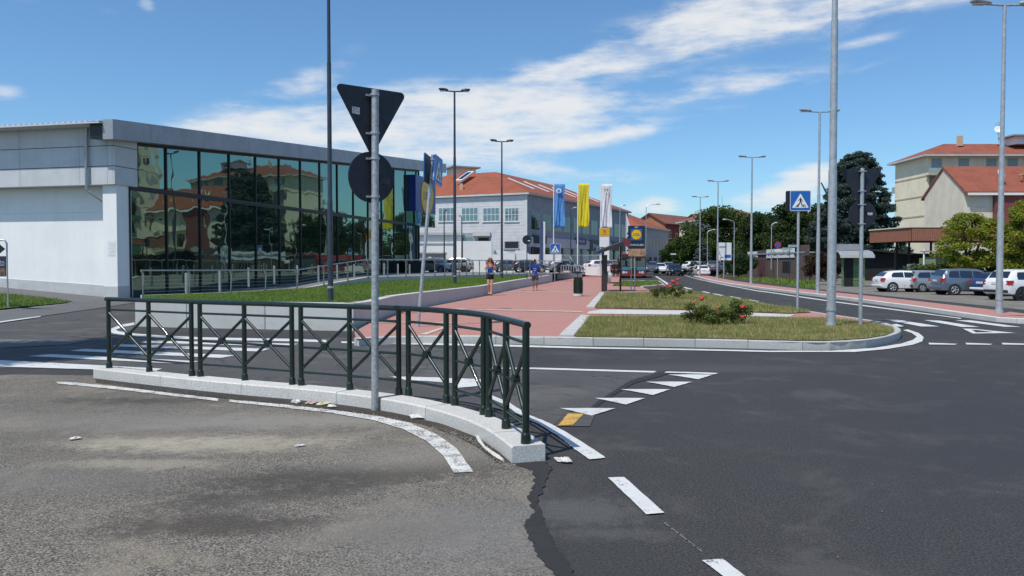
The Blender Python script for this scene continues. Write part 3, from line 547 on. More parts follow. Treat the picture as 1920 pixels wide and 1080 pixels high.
# ------------------------------------------------------------------ right side: pavement, lane, lot
rk = smooth_line(ppoly([(1300, 518.6), (1340, 529.5), (1420, 542), (1440, 544.6), (1565, 560.5), (1700, 579), (1867, 603.5), (1930, 607), (2100, 620), (2500, 655)], 0), 4)
kerb('pavement_kerb', rk, .18, .14, M_KERB, 1.5)
rb = offs(rk, .18); rb2 = offs(rk, 1.75); rb3 = offs(rk, 4.9); rb4 = offs(rk, 5.1)
for nm, A, B, zz, m in (('red_pavement', rb, rb2, .13, M_PINK), ('service_lane', rb2, rb3, .05, M_NEW)):
    o, _ = strip_mesh(nm, A, zz, B, .13 if nm == 'red_pavement' else -.10, m, 36)
o, _ = strip_mesh('lot_edge', rb3, -.10, rb4, -.26, M_LOT, 36)
sheet('car_park', [(p.x, p.y) for p in rb4] + [(140, 40), (160, 210), (20, 210)], -.26, M_LOT)
vp = [(1345, 516.5), (1400, 519), (1500, 524), (1532, 527), (1530, 541), (1440, 532), (1380, 523.5)]
sheet('verge_soil', ppoly(vp, -.2), -.2, M_SOILG); grass('verge_grass', ppoly(vp, -.2), lambda a, b: -.2, 30, .22, .09, M_GRASSG, 'green roadside verge before the brown building')
# pavement left of the glass store, rising along its white side wall
# ------------------------------------------------------------------ GLASS STORE
AF = R(13.8); U = Vector((math.sin(AF), math.cos(AF), 0)); N = Vector((math.cos(AF), -math.sin(AF), 0)); C0 = Vector((-17.7, 35.9, 0)); Lw = -N
def FP(s, o, z): p = C0 + U * s + N * o; return Vector((p.x, p.y, z))
def spx(px, o=0.0):
    b = C0 + N * o; k = (px - 960) / F; return (k * b.y - b.x) / (U.x - k * U.y)
def WP(w_, o, z): p = C0 + Lw * w_ - U * o; return Vector((p.x, p.y, z))      # side wall: w to the left, o outwards
S = thing('store_building', 'low modern store with a dark green glass front and white rendered side wall', 'building', C0)
def fbox(s0, s1, o0, o1, za, zb, za2=None, zb2=None):   # box along the front; z may differ at the two ends
    za2 = za if za2 is None else za2; zb2 = zb if zb2 is None else zb2
    return MB(C0).hexa([FP(s0, o1, za), FP(s1, o1, za2), FP(s1, o0, za2), FP(s0, o0, za)], [FP(s0, o1, zb), FP(s1, o1, zb2), FP(s1, o0, zb2), FP(s0, o0, zb)])
def wbox(w0, w1, o0, o1, za, zb): return MB(C0).hexa([WP(w1, o1, za), WP(w0, o1, za), WP(w0, o0, za), WP(w1, o0, za)], [WP(w1, o1, zb), WP(w0, o1, zb), WP(w0, o0, zb), WP(w1, o0, zb)])
SE = spx(835, .5)
ztop = lambda s: 7.98 + .0775 * s
zbot = lambda s: 7.12 + .0775 * s
# fascia panels with open joints
js = [-.9, 1.55, 5.6, 9.7, 13.8, 17.9, 22, 26.1, 30.2, 34.3, 38.4, 42.5, SE]
for a, b in zip(js[:-1], js[1:]): fbox(a + .008, b - .008, .1, .62, zbot(a), ztop(a), zbot(b), ztop(b)).build('fascia_panel', M_FASC, S)
fbox(-.85, SE - .05, -.6, .1, zbot(-.85) + .05, ztop(-.85) - .05, zbot(SE) + .05, ztop(SE) - .05).build('fascia_core', M_MULL, S)
GE = spx(786)
mull = [3.4 + 2.65 * k for k in range(15) if 3.4 + 2.65 * k < GE - .6] + [GE]
edges = [.80] + mull; TZ = 5.12
for a, b in zip(edges[:-1], edges[1:]):
    fbox(a + .03, b - .03, -.06, -.02, .0, TZ - .1).build('glass_pane', M_GLASS, S)
    a2 = max(a, 1.33); fbox(a2 + .03, b - .03, -.06, -.02, TZ + .1, zbot(a2) - .1, TZ + .1, zbot(b) - .1).build('glass_pane', M_GLASS, S)
for s in [.82, 1.35] + mull:
    lo = TZ if s == 1.35 else 0; fbox(s - .045, s + .045, -.1, .05, lo, (TZ if s == .82 else zbot(s))).build('mullion', M_MULL, S)
fbox(.8, GE, -.12, .065, TZ - .11, TZ + .11).build('transom', M_MULL, S)
fbox(1.3, GE, -.2, .055, zbot(1.3) - .13, zbot(1.3) + .02, zbot(GE) - .13, zbot(GE) + .02).build('head_rail', M_MULL, S)
fbox(.8, GE, -.1, .055, -.1, .12).build('sill_rail', M_MULL, S)
# body behind the glass and roof
MB(C0).hexa([FP(.9, -.3, -.1), FP(GE - .1, -.3, -.1), FP(GE - .1, -26, -.1), FP(.9, -26, -.1)], [FP(.9, -.3, zbot(0) - .2), FP(GE - .1, -.3, zbot(GE) - .2), FP(GE - .1, -26, zbot(GE) - .2), FP(.9, -26, zbot(0) - .2)]).build('interior_block', M_DARKIN, S)
fbox(-1.1, SE - .1, -30, .1, ztop(-1.1) - .16, ztop(-1.1) - .1, ztop(SE) - .16, ztop(SE) - .1).build('roof_sheet', M_PANEL, S)
# corrugated roof edge above the gutter
b = MB(C0)
for k in range(95):
    wv_ = .5 + k * .3; b.hexa([WP(wv_, .46, 7.93), WP(wv_ + .15, .46, 7.93), WP(wv_ + .15, -.6, 8.03), WP(wv_, -.6, 8.03)], [WP(wv_ + .03, .46, 7.985), WP(wv_ + .12, .46, 7.985), WP(wv_ + .12, -.6, 8.085), WP(wv_ + .03, -.6, 8.085)])
o = b.build('roof_corrugation', M_PANEL, S); o['kind'] = 'stuff'
gut = MB(C0); gut.path([WP(-.3, .5, 7.80), WP(28, .5, 7.80)], .115, 10); gut.build('gutter', M_GALV, S, 40)
wbox(-.3, 28, .05, .42, 7.86, 7.93).build('eave_trim', M_PANEL, S)
# cladding band on the side wall: panels with joints
rows = [(5.17, 5.98), (6.0, 6.88), (6.9, 7.78)]; cols = [0.0, .28, 1.75, 5.0, 8.6, 12.2, 15.8, 19.4, 23, 26.6]
for i, (za, zb) in enumerate(rows):
    for a, b_ in zip(cols[:-1], cols[1:]): wbox(a + .006, b_ - .006, -.35, .2, za + .006, zb - .006).build('cladding_panel', M_PANEL, S)
    if True:
        fbox(-.19, 1.28, -.06, .085, za + .006, zb - .006).build('cladding_panel', M_PANEL, S)
fbox(-.17, 1.3, -.5, .06, 5.19, 7.2).build('cladding_core', M_MULL, S); wbox(.0, 26.5, -.57, .17, 5.19, 7.8).build('cladding_core', M_MULL, S)
# white pillar, recessed white wall, plinths
fbox(.0, .95, -.72, 0, .62, 5.17).build('corner_pillar', M_WALL, S); fbox(-.015, .96, -.735, .015, -.2, .62).build('pillar_plinth', M_PLINTH, S)
wbox(.7, 27, -1.2, -.58, -.3, 5.2).build('side_wall', M_WALL, S)
MB(C0).hexa([WP(27, -.55, -.3), WP(.73, -.55, -.3), WP(.73, -.59, -.3), WP(27, -.59, -.3)], [WP(27, -.55, 2.0), WP(.73, -.55, .62), WP(.73, -.59, .62), WP(27, -.59, 2.0)]).build('wall_plinth', M_PLINTH, S)
wbox(.72, 27, -.58, -.575, 4.0, 4.012).build('render_joint', M_PLINTH, S)
pp = MB(C0); wp = spx; pp.path([WP(1.28, .32, 7.7), WP(1.28, .32, 5.0), WP(1.24, .28, 4.88), WP(.76, -.1, 4.45), WP(.70, -.2, 4.42)], .075, 10); pp.build('downpipe', M_GALV, S, 50)
nb = wbox(.10, .50, .003, .012, 2.0, 2.68); nb.build('notice', M_WHITE, S)
for k in range(7): wbox(.15, .45 - .05 * (k % 3), .012, .015, 2.08 + k * .075, 2.10 + k * .075).build('notice_line', M_PLINTH, S)
# portal frame end and round logo sign
fbox(GE + .05, spx(818, .7), -.9, .62, -.1, 5.0).build('porch_wall', M_MULL, S) if False else None
SG = thing('store_sign', 'big square blue sign with yellow disc on the far end of the glass front', 'sign', FP(spx(781, .55), .55, 5.6))
s0, s1 = spx(781, .6), spx(818, .6); zA = at(818, 427, FP(s1, .6, 0).y).z; zB = at(818, 402, FP(s1, .6, 0).y).z; zC = at(800, 333, FP((s0 + s1) / 2, .6, 0).y).z
def sgbox(a, b, o0, o1, za, zb): q = fbox(a, b, o0, o1, za, zb); q.o = SG.location.copy(); return q
sgbox(s0, s1, -.5, .55, zB, zC).build('sign_box', mat('deep blue', (.012, .03, .22), .35), SG); sgbox(s0, s1, -.5, .5, zA, zB - .01).build('sign_skirt', M_GLASS, SG)
cx, cz = (s0 + s1) / 2 + .3, (zB + zC) / 2 - .1
def disc(mb, fn, r, ry, th, n=36):
    mb.prism([fn(r * math.cos(2 * math.pi * i / n), ry * math.sin(2 * math.pi * i / n)) for i in range(n)], th); return mb
for nm, r, off, m in (('logo_ring', 1.72, .555, M_RED), ('logo_disc', 1.58, .57, mat('logo yellow', (.75, .50, .01), .4))):
    disc(MB(SG.location), lambda a, b_: FP(cx + a, off, cz + b_), r, r, N * .012).build(nm, m, SG)
Mx = Matrix(((U.x, 0, N.x, 0), (U.y, 0, N.y, 0), (0, 1, 0, 0), (0, 0, 0, 1))); p_ = FP(cx, .585, cz) - SG.location
text('LIDL', 1.05, mat('logo blue', (.01, .03, .2), .4), 'logo_text', SG, Matrix.Translation(p_) @ Mx, .006)

# ------------------------------------------------------------------ rising ground beside the side wall, with lawn
colA = [gp(-500, 668, .02), gp(-160, 624, .02), gp(0, 603, .02), (gp(75, 593, .02)), gp(135, 584.5, .02), gp(200, 575.5, .02), gp(256, 566.5, .02)]
wB = [16, 9.5, 6.4, 4.6, 2.9, 1.2, -.05]; colB = [WP(w_, -.56 if w_ > .7 else .0, max(.02, .03 + .07 * w_)) for w_ in wB]; colB[-1] = FP(.5, .03, .02)
def patch(name, ta, tb, m, dz=0.0, kind='structure'):
    vs, fs = [], []; n = 5
    for i in range(7):
        for k in range(n): u_ = ta[i] + (tb[i] - ta[i]) * k / (n - 1); p = Vector(colA[i]).lerp(Vector(colB[i]), u_); vs.append((p.x, p.y, p.z + dz))
    for i in range(6):
        for k in range(n - 1): fs.append((i * n + k, i * n + k + n, i * n + k + n + 1, i * n + k + 1))
    me = bpy.data.meshes.new(name); me.from_pydata(vs, [], fs); me.materials.append(m); o = link(bpy.data.objects.new(name, me)); o['kind'] = kind; return vs, fs
patch('side_pavement', [0] * 7, [1] * 7, M_PATH)
ga, gb = [.23, .23, .24, .30, .395, .40, .40], [.68, .68, .68, .60, .405, .40, .40]
vs, fs = patch('side_lawn', ga, gb, M_SOILG, .05)
tq = []
for f in fs[:16]: tq += [(vs[f[0]], vs[f[1]], vs[f[2]]), (vs[f[0]], vs[f[2]], vs[f[3]])]
grass_on('lawn_grass', tq, 300, .09, .025, M_GRASSG, 'green grass at the left edge below the white wall')
kl = [Vector(colA[i]).lerp(Vector(colB[i]), ga[i] - .012) for i in range(1, 5)]; kerb('lawn_kerb', kl, .1, .07, M_KERBG, 1.5, z=.06)
paint('edge_line', [[(0, 602.5), (75, 592.5), (77, 593.8), (0, 604.8), (-120, 621), (-120, 618)]], z=.03)
paint('dusty_patch', [[(-60, 641), (0, 636), (110, 637), (160, 640), (120, 646), (0, 652), (-60, 655)]], M_PATH, .012)

# ------------------------------------------------------------------ TERRACE and steel railing
ftl = [FP(.8, .02, 0), FP(14, .02, 0), FP(22, .02, 0), FP(30, .02, 0), FP(GE + 8, .02, 0)]
o, _ = strip_mesh('terrace', [gp(256, 568)] + [Vector((p.x, p.y, 0)) for p in RB] + [Vector((3.0, 67, 0))], [.02, .33, .31, .29, .56, .85, .84, .84, .84], ftl, [.02, .3, .7, .84, .84], mat('terrace paving', (.20, .19, .18), .85, 0, .12, 2, coords='World', dirt=.2), 60)
yardz = lambda Y: .835 - max(0, Y - 66) * .0085
me = bpy.data.meshes.new('store_yard'); me.from_pydata([(a, b, yardz(b)) for a, b in ((3.2, 65.5), (12, 112), (-40, 112), (-40, 80), (-8, 78), (-6.5, 66))], [], [(0, 1, 2, 3, 4, 5)]); me.materials.append(M_LOT); link(bpy.data.objects.new('store_yard', me))['kind'] = 'structure'
TW = thing('retaining_wall', 'low white concrete ramp wall under the steel handrail above the lawn', 'wall', RB[2])
for a, b in zip(RB[2:-1], RB[3:]):
    n_ = max(1, int((b - a).length / 4)); pts = [a.lerp(b, k / n_) for k in range(n_ + 1)]
    for p, q in zip(pts[:-1], pts[1:]): wall_panel(p, q, .22, .1, p.z + .05, q.z + .05, TW, M_KERB, .006)
edg = thing('retaining_wall', 'thin white concrete edging between the lawn and the start of the ramp', 'wall', RB[0])
for p, q in ((RB[0], RB[1]), (RB[1], RB[2])): wall_panel(p, q, .15, .1, p.z + .05, q.z + .05, edg, M_KERB, .006)
def on_poly(pts, px):
    k = (px - 960) / F
    for a, b in zip(pts[:-1], pts[1:]):
        d = b - a; den = d.x - k * d.y; t_ = (k * a.y - a.x) / den if abs(den) > 1e-9 else -1
        if -1e-6 <= t_ <= 1.000001: return a + d * t_
    return Vector(pts[-1])
SR = thing('steel_railing', 'stainless steel handrail on posts along the ramp and terrace before the glass front', 'railing', RB[0])
ppx = [267.9, 355, 433, 498, 557, 607, 652, 690, 727, 761, 793, 815, 834, 848, 861, 875, 887, 899, 912, 925, 938, 950, 962, 973, 984, 994, 1004, 1014, 1022, 1030]
sp_ = [on_poly(RB, a) for a in ppx]
for p in sp_:
    b = MB(SR.location); d = .045; b.path([p + Vector((0, 0, -.05)), p + Vector((0, 0, .86)), p + Vector((-.015, -.03, .95)), p + Vector((-.03, -.07, 1.0))], [d, d, d * .9, d * .7], 6); b.build('post', M_STEEL, SR, 40)
hb = MB(SR.location); hb.path([p + Vector((-.03, -.08, 1.02)) for p in [RB[0], RB[1], RB[2], RB[3], RB[4], RB[5], RB[6]]], .028, 8); hb.build('handrail', M_STEEL, SR, 60)
for k in range(5):
    b = MB(SR.location); b.path([p + Vector((0, 0, .18 + .15 * k)) for p in RB[:5]], .004, 4); b.build('wire', M_STEEL, SR)
bt = MB(); 
def bollard(p, h, r, m, lab, grp, nm='bollard'):
    t_ = thing(nm, lab, 'bollard', p, 0, grp); b = MB(p); b.tube(p, p + Vector((0, 0, h)), r, r * .97, 10); b.build('post', m, t_, 40); b = MB(p); b.tube(p + Vector((0, 0, h)), p + Vector((0, 0, h + .012)), r * .9, r * .4, 10); b.build('cap', m, t_); return t_
for k_, (px, py, Y) in enumerate(((350, 557, 32.5), (412, 547, 38), (466, 538, 41), (514, 532, 43.5), (557, 530, 45), (597, 529, 47), (632, 527, 48.5), (664, 524.5, 50), (720, 521, 54), (746, 520.5, 57), (768, 520, 60))):
    bollard(at(px, py, Y), .98, .065, M_STEEL, ['nearest and leftmost steel bollard of the row before the glass front', 'second steel bollard from the left before the glass front', 'third steel bollard from the left before the glass front', 'fourth steel bollard from the left before the glass front', 'fifth steel bollard, left of the tall dark lamp pole', 'sixth steel bollard, just left of the tall dark lamp pole', 'seventh steel bollard, just right of the tall dark lamp pole', 'eighth steel bollard, at the top of the ramp', 'steel bollard just right of the round sign back', 'second steel bollard right of the round sign back', 'farthest and rightmost steel bollard before the glass front'][k_], 'steel bollards guarding the glass front')
for k_, (px, py, Y) in enumerate(((828, 517, 72), (846, 516.5, 74))): bollard(at(px, py, Y), 1.0, .06, M_LAMPD, ['left dark bollard in the store yard, right of the leaning sign post', 'right dark bollard in the store yard, left of the dark twin lamp'][k_], 'dark bollards in the store yard')
sk = thing('rubbish_skip', 'black wheeled rubbish container at the far end of the glass front', 'container', at(781, 516, 70)); p = sk.location
b = MB(p); b.hexa([p + Vector(v) for v in ((-.55, -.5, .12), (.55, -.5, .12), (.55, .5, .12), (-.55, .5, .12))], [p + Vector(v) for v in ((-.7, -.6, 1.15), (.7, -.6, 1.15), (.7, .6, 1.15), (-.7, .6, 1.15))]); b.build('bin_body', M_BLKPL, sk)
b = MB(p); b.box(p + Vector((0, 0, 1.2)), (1.46, 1.26, .1)); b.build('lid', M_BLKPL, sk, bevel=.03)
for sx in (-.4, .4): b = MB(p); b.tube(p + Vector((sx, -.45, .08)), p + Vector((sx + .06, -.45, .08)), .08); b.build('wheel', M_TYRE, sk)

# ------------------------------------------------------------------ GREEN RAILING on its kerb island
kf = smooth_line(ppoly([(175, 709), (300, 724), (440, 739), (600, 754), (735, 773), (828, 796), (898, 823), (938, 850), (960, 868.5)], 0), 4)
kerb('island_kerb', kf, .29, .14, M_KERB, 1.5, jit=.002, sub=5, gap=.003)
KZ = .14
segs = [[205, 280, 360], [376, 459, 548], [565, 656, 748], [766, 837], [853, 907], [917, 949, 986]]; yy = {205: 690, 280: 697, 360: 705, 376: 706, 459: 713, 548: 721, 565: 722.5, 656: 730.5, 748: 740, 766: 741, 837: 755, 853: 759.5, 907: 777, 917: 781, 949: 803, 986: 831}
GR = thing('railing', 'dark green pedestrian railing with crossed bars on the white kerb island', 'railing', gp(600, 735, KZ)); go = GR.location
P = {k: gp(k, v, KZ) for k, v in yy.items()}
def rod(nm, a, b_, r, n=8): q = MB(go); q.tube(a, b_, r, r, n); return q.build(nm, M_GREEN, GR, 60)
up = lambda p, z: Vector((p.x, p.y, p.z + z)); HR = .985
for p in P.values():
    q = MB(go); q.tube(up(p, 0), up(p, HR), .031, .031, 12); q.build('post', M_GREEN, GR, 60); q = MB(go); q.tube(up(p, 0), up(p, .075), .045, .041, 10); q.tube(up(p, .075), up(p, .095), .041, .031, 10); q.build('post_foot', M_GREEN, GR, 50)
for sg in segs:
    for a, b_ in zip(sg[:-1], sg[1:]):
        a, b_ = P[a], P[b_]
        for z_ in (.845, .475, .165): rod('rail', up(a, z_), up(b_, z_), .015)
        rod('brace', up(a, .81), up(b_, .20), .02); rod('brace', up(a, .20), up(b_, .81), .02)
        mid = up((a + b_) / 2, .495); d = (b_ - a); d.z = 0; d.normalize(); nn = Vector((-d.y, d.x, 0)) * .03; q = MB(go); q.tube(mid - nn, mid + nn, .045, .045, 12); q.build('boss', M_GREEN, GR, 50)
hp = smooth_line([up(P[k], HR + .012) for k in (205, 360, 548, 748, 837, 907, 949, 986)], 5); d0 = (hp[0] - hp[1]).normalized() * .05; d1 = (hp[-1] - hp[-2]).normalized() * .05
q = MB(go); q.path([hp[0] + d0] + hp + [hp[-1] + d1], .031, 12); q.build('handrail', M_GREEN, GR, 60)

# ------------------------------------------------------------------ SIGNS
def rtri(w_, h, r=.05, inv=False, n=5):      # rounded triangle outline, point down when inv
    c = [(-w_ / 2, 0), (w_ / 2, 0), (0, h)]; out_ = []; cen = (0, h / 3)
    for i, (x_, z_) in enumerate(c):
        k = 1 - r * 2 / (w_ * .577); q = (cen[0] + (x_ - cen[0]) * k, cen[1] + (z_ - cen[1]) * k); a0 = (-150, -90, 30)[i] if False else (150, -90, 30)[i]
        st_ = (150, -90, 30)[i]
        for j in range(n + 1): a = R(st_ + 120 * j / n); out_.append((q[0] + r * math.cos(a), q[1] + r * math.sin(a)))
    return [(x_, -z_) for x_, z_ in out_] if inv else out_
def circ(r, n=32): return [(r * math.cos(2 * math.pi * i / n), r * math.sin(2 * math.pi * i / n)) for i in range(n)]
def rsq(a, b=None, r=.04, n=4):
    b = b or a; o = []
    for i, (sx, sz) in enumerate(((1, 1), (-1, 1), (-1, -1), (1, -1))):
        for j in range(n + 1): t_ = R(90 * i + 90 * j / n); o.append((sx * (a / 2 - r) + r * math.cos(t_), sz * (b / 2 - r) + r * math.sin(t_)))
    return o
def plate(nm, prof, x, y, z, th, m, parent): return MB().prism([(x + a, y, z + b) for a, b in prof], (0, th, 0)).build(nm, m, parent)
def pole(nm, h, r, m, parent, x=0.0, y=0.0, top=None): return MB().tube((x, y, -.05), (x if top is None else top, y, h), r, r, 12).build(nm, m, parent, 60)
def crossing_face(parent, s, x, y, z, name='sign_plate'):     # blue square, white triangle, walking figure; faces local -Y
    p = plate(name, rsq(s, r=s * .06), x, y, z, .02, M_BLUE, parent)
    fr = MB(); o1, i1 = rsq(s * .985, r=s * .06), rsq(s * .945, r=s * .05); k = len(o1)
    fr.add([(x + a, y - .003, z + b) for a, b in o1] + [(x + a, y - .003, z + b) for a, b in i1], [(i, (i + 1) % k, k + (i + 1) % k, k + i) for i in range(k)]); fr.build('border', M_WHITE, p)
    h = s * .70; plate('triangle', rtri(s * .80, h, s * .02), x, y - .004, z - s * .34, .003, M_WHITE, p)
    f = MB(); yy_ = y - .007; zb = z - s * .34; u_ = s * .8
    def poly(pts): f.prism([(x + a * u_, yy_, zb + b * u_) for a, b in pts], (0, .002, 0))
    poly([(.035 * math.cos(2 * math.pi * i / 10) + .0, .60 + .035 * math.sin(2 * math.pi * i / 10)) for i in range(10)])
    poly([(-.04, .555), (.05, .555), (.06, .36), (-.045, .36)]); poly([(-.045, .36), (.01, .36), (-.06, .2), (-.15, .06), (-.2, .06), (-.12, .22)]); poly([(.0, .36), (.06, .36), (.11, .22), (.14, .06), (.09, .06), (.06, .2)])
    poly([(-.04, .55), (-.09, .46), (-.15, .40), (-.16, .43), (-.11, .49), (-.055, .555)]); poly([(.05, .555), (.12, .46), (.13, .38), (.10, .38), (.09, .45), (.045, .5)])
    for a in (-.31, -.2, .17, .28): poly([(a, .04), (a + .06, .04), (a + .075 - a * .35, .2), (a + .03 - a * .35, .2)])
    f.build('figure', M_BLACK, p); return p
# the big sign post seen from behind
sp0 = gp(703, 769, .004); SP = thing('sign_post', 'grey post with black backs of triangle and round signs beside the green railing', 'road sign', sp0, 0)
d_ = sp0.y; zt = lambda py: EYE + (494 - py) * d_ / F - .004
MB().tube((0, 0, -.05), (.022, 0, zt(171)), .041, .041, 16).build('post', M_GALVD, SP, 60)
RZ = R(38)
tr_ = MB(); Q = Matrix.Rotation(RZ, 4, 'Z'); prof = rtri(.90, .76, .045, True); zc = zt(166)
tri_b = MB().prism([Q @ Vector((a, .07, 0)) + Vector((.018, .0, zc + b)) for a, b in prof], Q @ Vector((0, .018, 0))).build('triangle_plate', M_SIGNB, SP)
dp = MB().prism([Q @ Vector((a, .07, 0)) + Vector((.012, .0, zt(332) + b)) for a, b in circ(.285, 40)], Q @ Vector((0, .018, 0))).build('round_plate', M_SIGNB, SP)
for py in (180, 251, 298, 369):
    q = MB(); q.tube((.016, 0, zt(py) - .012), (.016, 0, zt(py) + .012), .052, .052, 14); q.box((.016 - .06, .045, zt(py)), (.11, .035, .022), RZ); q.build('clamp', M_GALV, SP)
sq = MB().prism([Q @ Vector((a, .066, 0)) + Vector((.018, 0, zt(212) + b)) for a, b in ((-.245, -.03), (-.155, -.038), (-.155, .04), (-.245, .045))], Q @ Vector((0, -.003, 0))).build('sticker', M_STICK, tri_b)
sq = MB().prism([Q @ Vector((a, .066, 0)) + Vector((.018, 0, zt(338) + b)) for a, b in ((.10, -.035), (.22, -.035), (.22, .035), (.10, .035))], Q @ Vector((0, -.003, 0))).build('sticker', mat('faded sticker', (.05, .05, .055), .6), dp)
# right-hand sign post seen from behind
p = gp(1613, 611, ZP); S2 = thing('sign_post', 'slim grey post with dark triangle and round sign backs on the island tip', 'road sign', p); d_ = p.y; zt = lambda py: EYE + (494 - py) * d_ / F - p.z
pole('post', zt(316), .045, M_GALV, S2)
plate('triangle_plate', rtri(1.02, .9, .05, True), .0, .06, zt(317), .018, M_SIGNB, S2); plate('round_plate', circ(.33), .04, .06, zt(402), .018, M_SIGNB, S2)
for py in (322, 359, 384, 420): MB().box((0, 0, zt(py)), (.15, .11, .02)).build('clamp', M_GALV, S2)
plate('sticker', [(-.06, -.03), (.06, -.03), (.06, .03), (-.06, .03)], .22, .057, zt(401), .003, M_STICK, S2)
# pedestrian crossing signs
def crossing_sign(px, py, topy, z, s, lab, rz=0.0, grp='pedestrian crossing signs', r=.035, back=False):
    p = gp(px, py, z); q = thing('crossing_sign', lab, 'road sign', p, rz, grp); h = EYE + (494 - topy) * p.y / F - p.z; pole('post', h - .03, r, M_GALV, q); crossing_face(q, s, 0.04, -.06, h - s / 2)
    if back: plate('back_plate', rsq(s, r=.04), -.06, .05, h - s / 2, .02, M_SIGNB, q)
    return q
crossing_sign(1495, 583, 358, ZP, .64, 'blue square crossing sign on a grey post on the middle grass island', R(-4), r=.042, back=True)
crossing_sign(1040, 528, 457, ZP, .85, 'blue crossing sign in front of the blue flag', 0); crossing_sign(1125, 520, 463, ZP, .85, 'blue crossing sign in front of the yellow and white totem', 0)
# leaning crossing sign with two plates
p = gp(783, 615, .12); LS = thing('crossing_sign', 'leaning grey post with two blue crossing signs back to back on the plaza corner', 'road sign', p, 0, 'pedestrian crossing signs'); d_ = p.y; zt = lambda py: EYE + (494 - py) * d_ / F - p.z
MB().tube((0, 0, -.05), (.375, 0, zt(291)), .042, .042, 14).build('post', M_GALV, LS, 60)
Q = thing('tmp', None, None); bpy.data.objects.remove(Q)
hd = MB(); hold = hd.box((.372, .0, zt(300)), (.1, .1, .03)).build('clamp', M_GALV, LS); hold = MB().box((.36, .0, zt(334)), (.1, .1, .03)).build('clamp', M_GALV, LS)
fa = crossing_face(LS, .68, 0, 0, 0); fa.location = (.50, .12, zt(320)); fa.rotation_euler = (0, R(5), R(80)); fb = crossing_face(LS, .68, 0, 0, 0); fb.location = (.25, -.02, zt(319)); fb.rotation_euler = (0, R(-5), R(80 + 180))
MB().prism([(a, .021, b) for a, b in rsq(.66)], (0, .004, 0)).build('plate_back', mat('brown sign back', (.09, .075, .065), .5, .3), fb)
# small dark round sign back, no-parking sign, street-name signs
p = at(988, 523, 52); q = thing('sign_post', 'thin dark post with the black back of a round sign near the lawn end', 'road sign', p); h = EYE + (494 - 441) * 52 / F - p.z
pole('post', h, .03, M_LAMPD, q); plate('round_plate', circ(.30), 0, .04, h - .30, .02, M_SIGNB, q); plate('sticker', [(-.08, -.03), (.08, -.03), (.08, .03), (-.08, .03)], .12, .036, h - .36, .003, M_WHITE, q)
p = at(1457.5, 525, 82); q = thing('no_parking_sign', 'round blue and red no parking sign above the white banner', 'road sign', p); h = EYE + (494 - 453) * 82 / F - p.z
pole('post', h, .04, M_GALV, q); rp = plate('round_plate', circ(.36), 0, -.06, h - .36, .02, M_RED, q); plate('blue_disc', circ(.26), 0, -.064, h - .36, .003, M_BLUE, rp); plate('slash', [(-.2, .16), (-.16, .2), (.2, -.16), (.16, -.2)], 0, -.068, h - .36, .003, M_RED, rp); plate('ring', circ(.355), 0, -.055, h - .36, .001, M_WHITE, rp)
plate('lower_plate', rsq(.52, .3, .02), 0, -.06, h - .92, .02, M_WHITE, q)
p = at(1480, 526, 80); q = thing('street_name_sign', 'two pale green street name boards on a dark post by the brown building', 'street sign', p); h = EYE + (494 - 459) * 80 / F - p.z
pole('post', h, .03, M_LAMPD, q); MB().box((.3, -.05, h - .12), (.95, .03, .24)).build('name_board', M_SHUT, q); MB().box((-.3, -.05, h - .40), (.95, .03, .24)).build('name_board', M_SHUT, q)
p = at(1262, 512, 105); q = thing('street_name_sign', 'small white name board on a dark post in front of the hedge trees', 'street sign', p); h = EYE + (494 - 475) * 105 / F - p.z
pole('post', h, .04, M_LAMPD, q); MB().box((0, -.05, h - .1), (.72, .03, .14)).build('name_board', M_WHITE, q)
# direction board
p = at(1357, 521, 78); q = thing('direction_sign', 'large white direction board with a route line and a blue panel beside the lamp post', 'road sign', p); h = EYE + (494 - 455) * 78 / F - p.z; hb_ = 33 * 78 / F
pole('post', h, .06, M_GALV, q); bd = plate('board', rsq(1.25, hb_, .03), .08, -.08, h - hb_ / 2, .03, M_WHITE, q); plate('blue_panel', [(-.3, -.16), (.3, -.16), (.3, .16), (-.3, .16)], .35, -.084, h - hb_ * .78, .003, M_BLUE, bd); plate('grey_panel', [(-.34, -.1), (.34, -.1), (.34, .1), (-.34, .1)], -.15, -.084, h - hb_ * .25, .003, mat('grey print', (.35, .38, .42), .5), bd)
b = MB(); zz = h - hb_; b.path([(-.42, -.088, zz + .12), (-.3, -.088, zz + .3), (-.36, -.088, zz + .5), (-.5, -.088, zz + .66), (-.42, -.088, zz + .8), (-.45, -.088, zz + .98)], .022, 4); b.path([(-.3, -.088, zz + .3), (-.06, -.088, zz + .32)], .022, 4); b.build('route_line', M_LAMPD, bd)
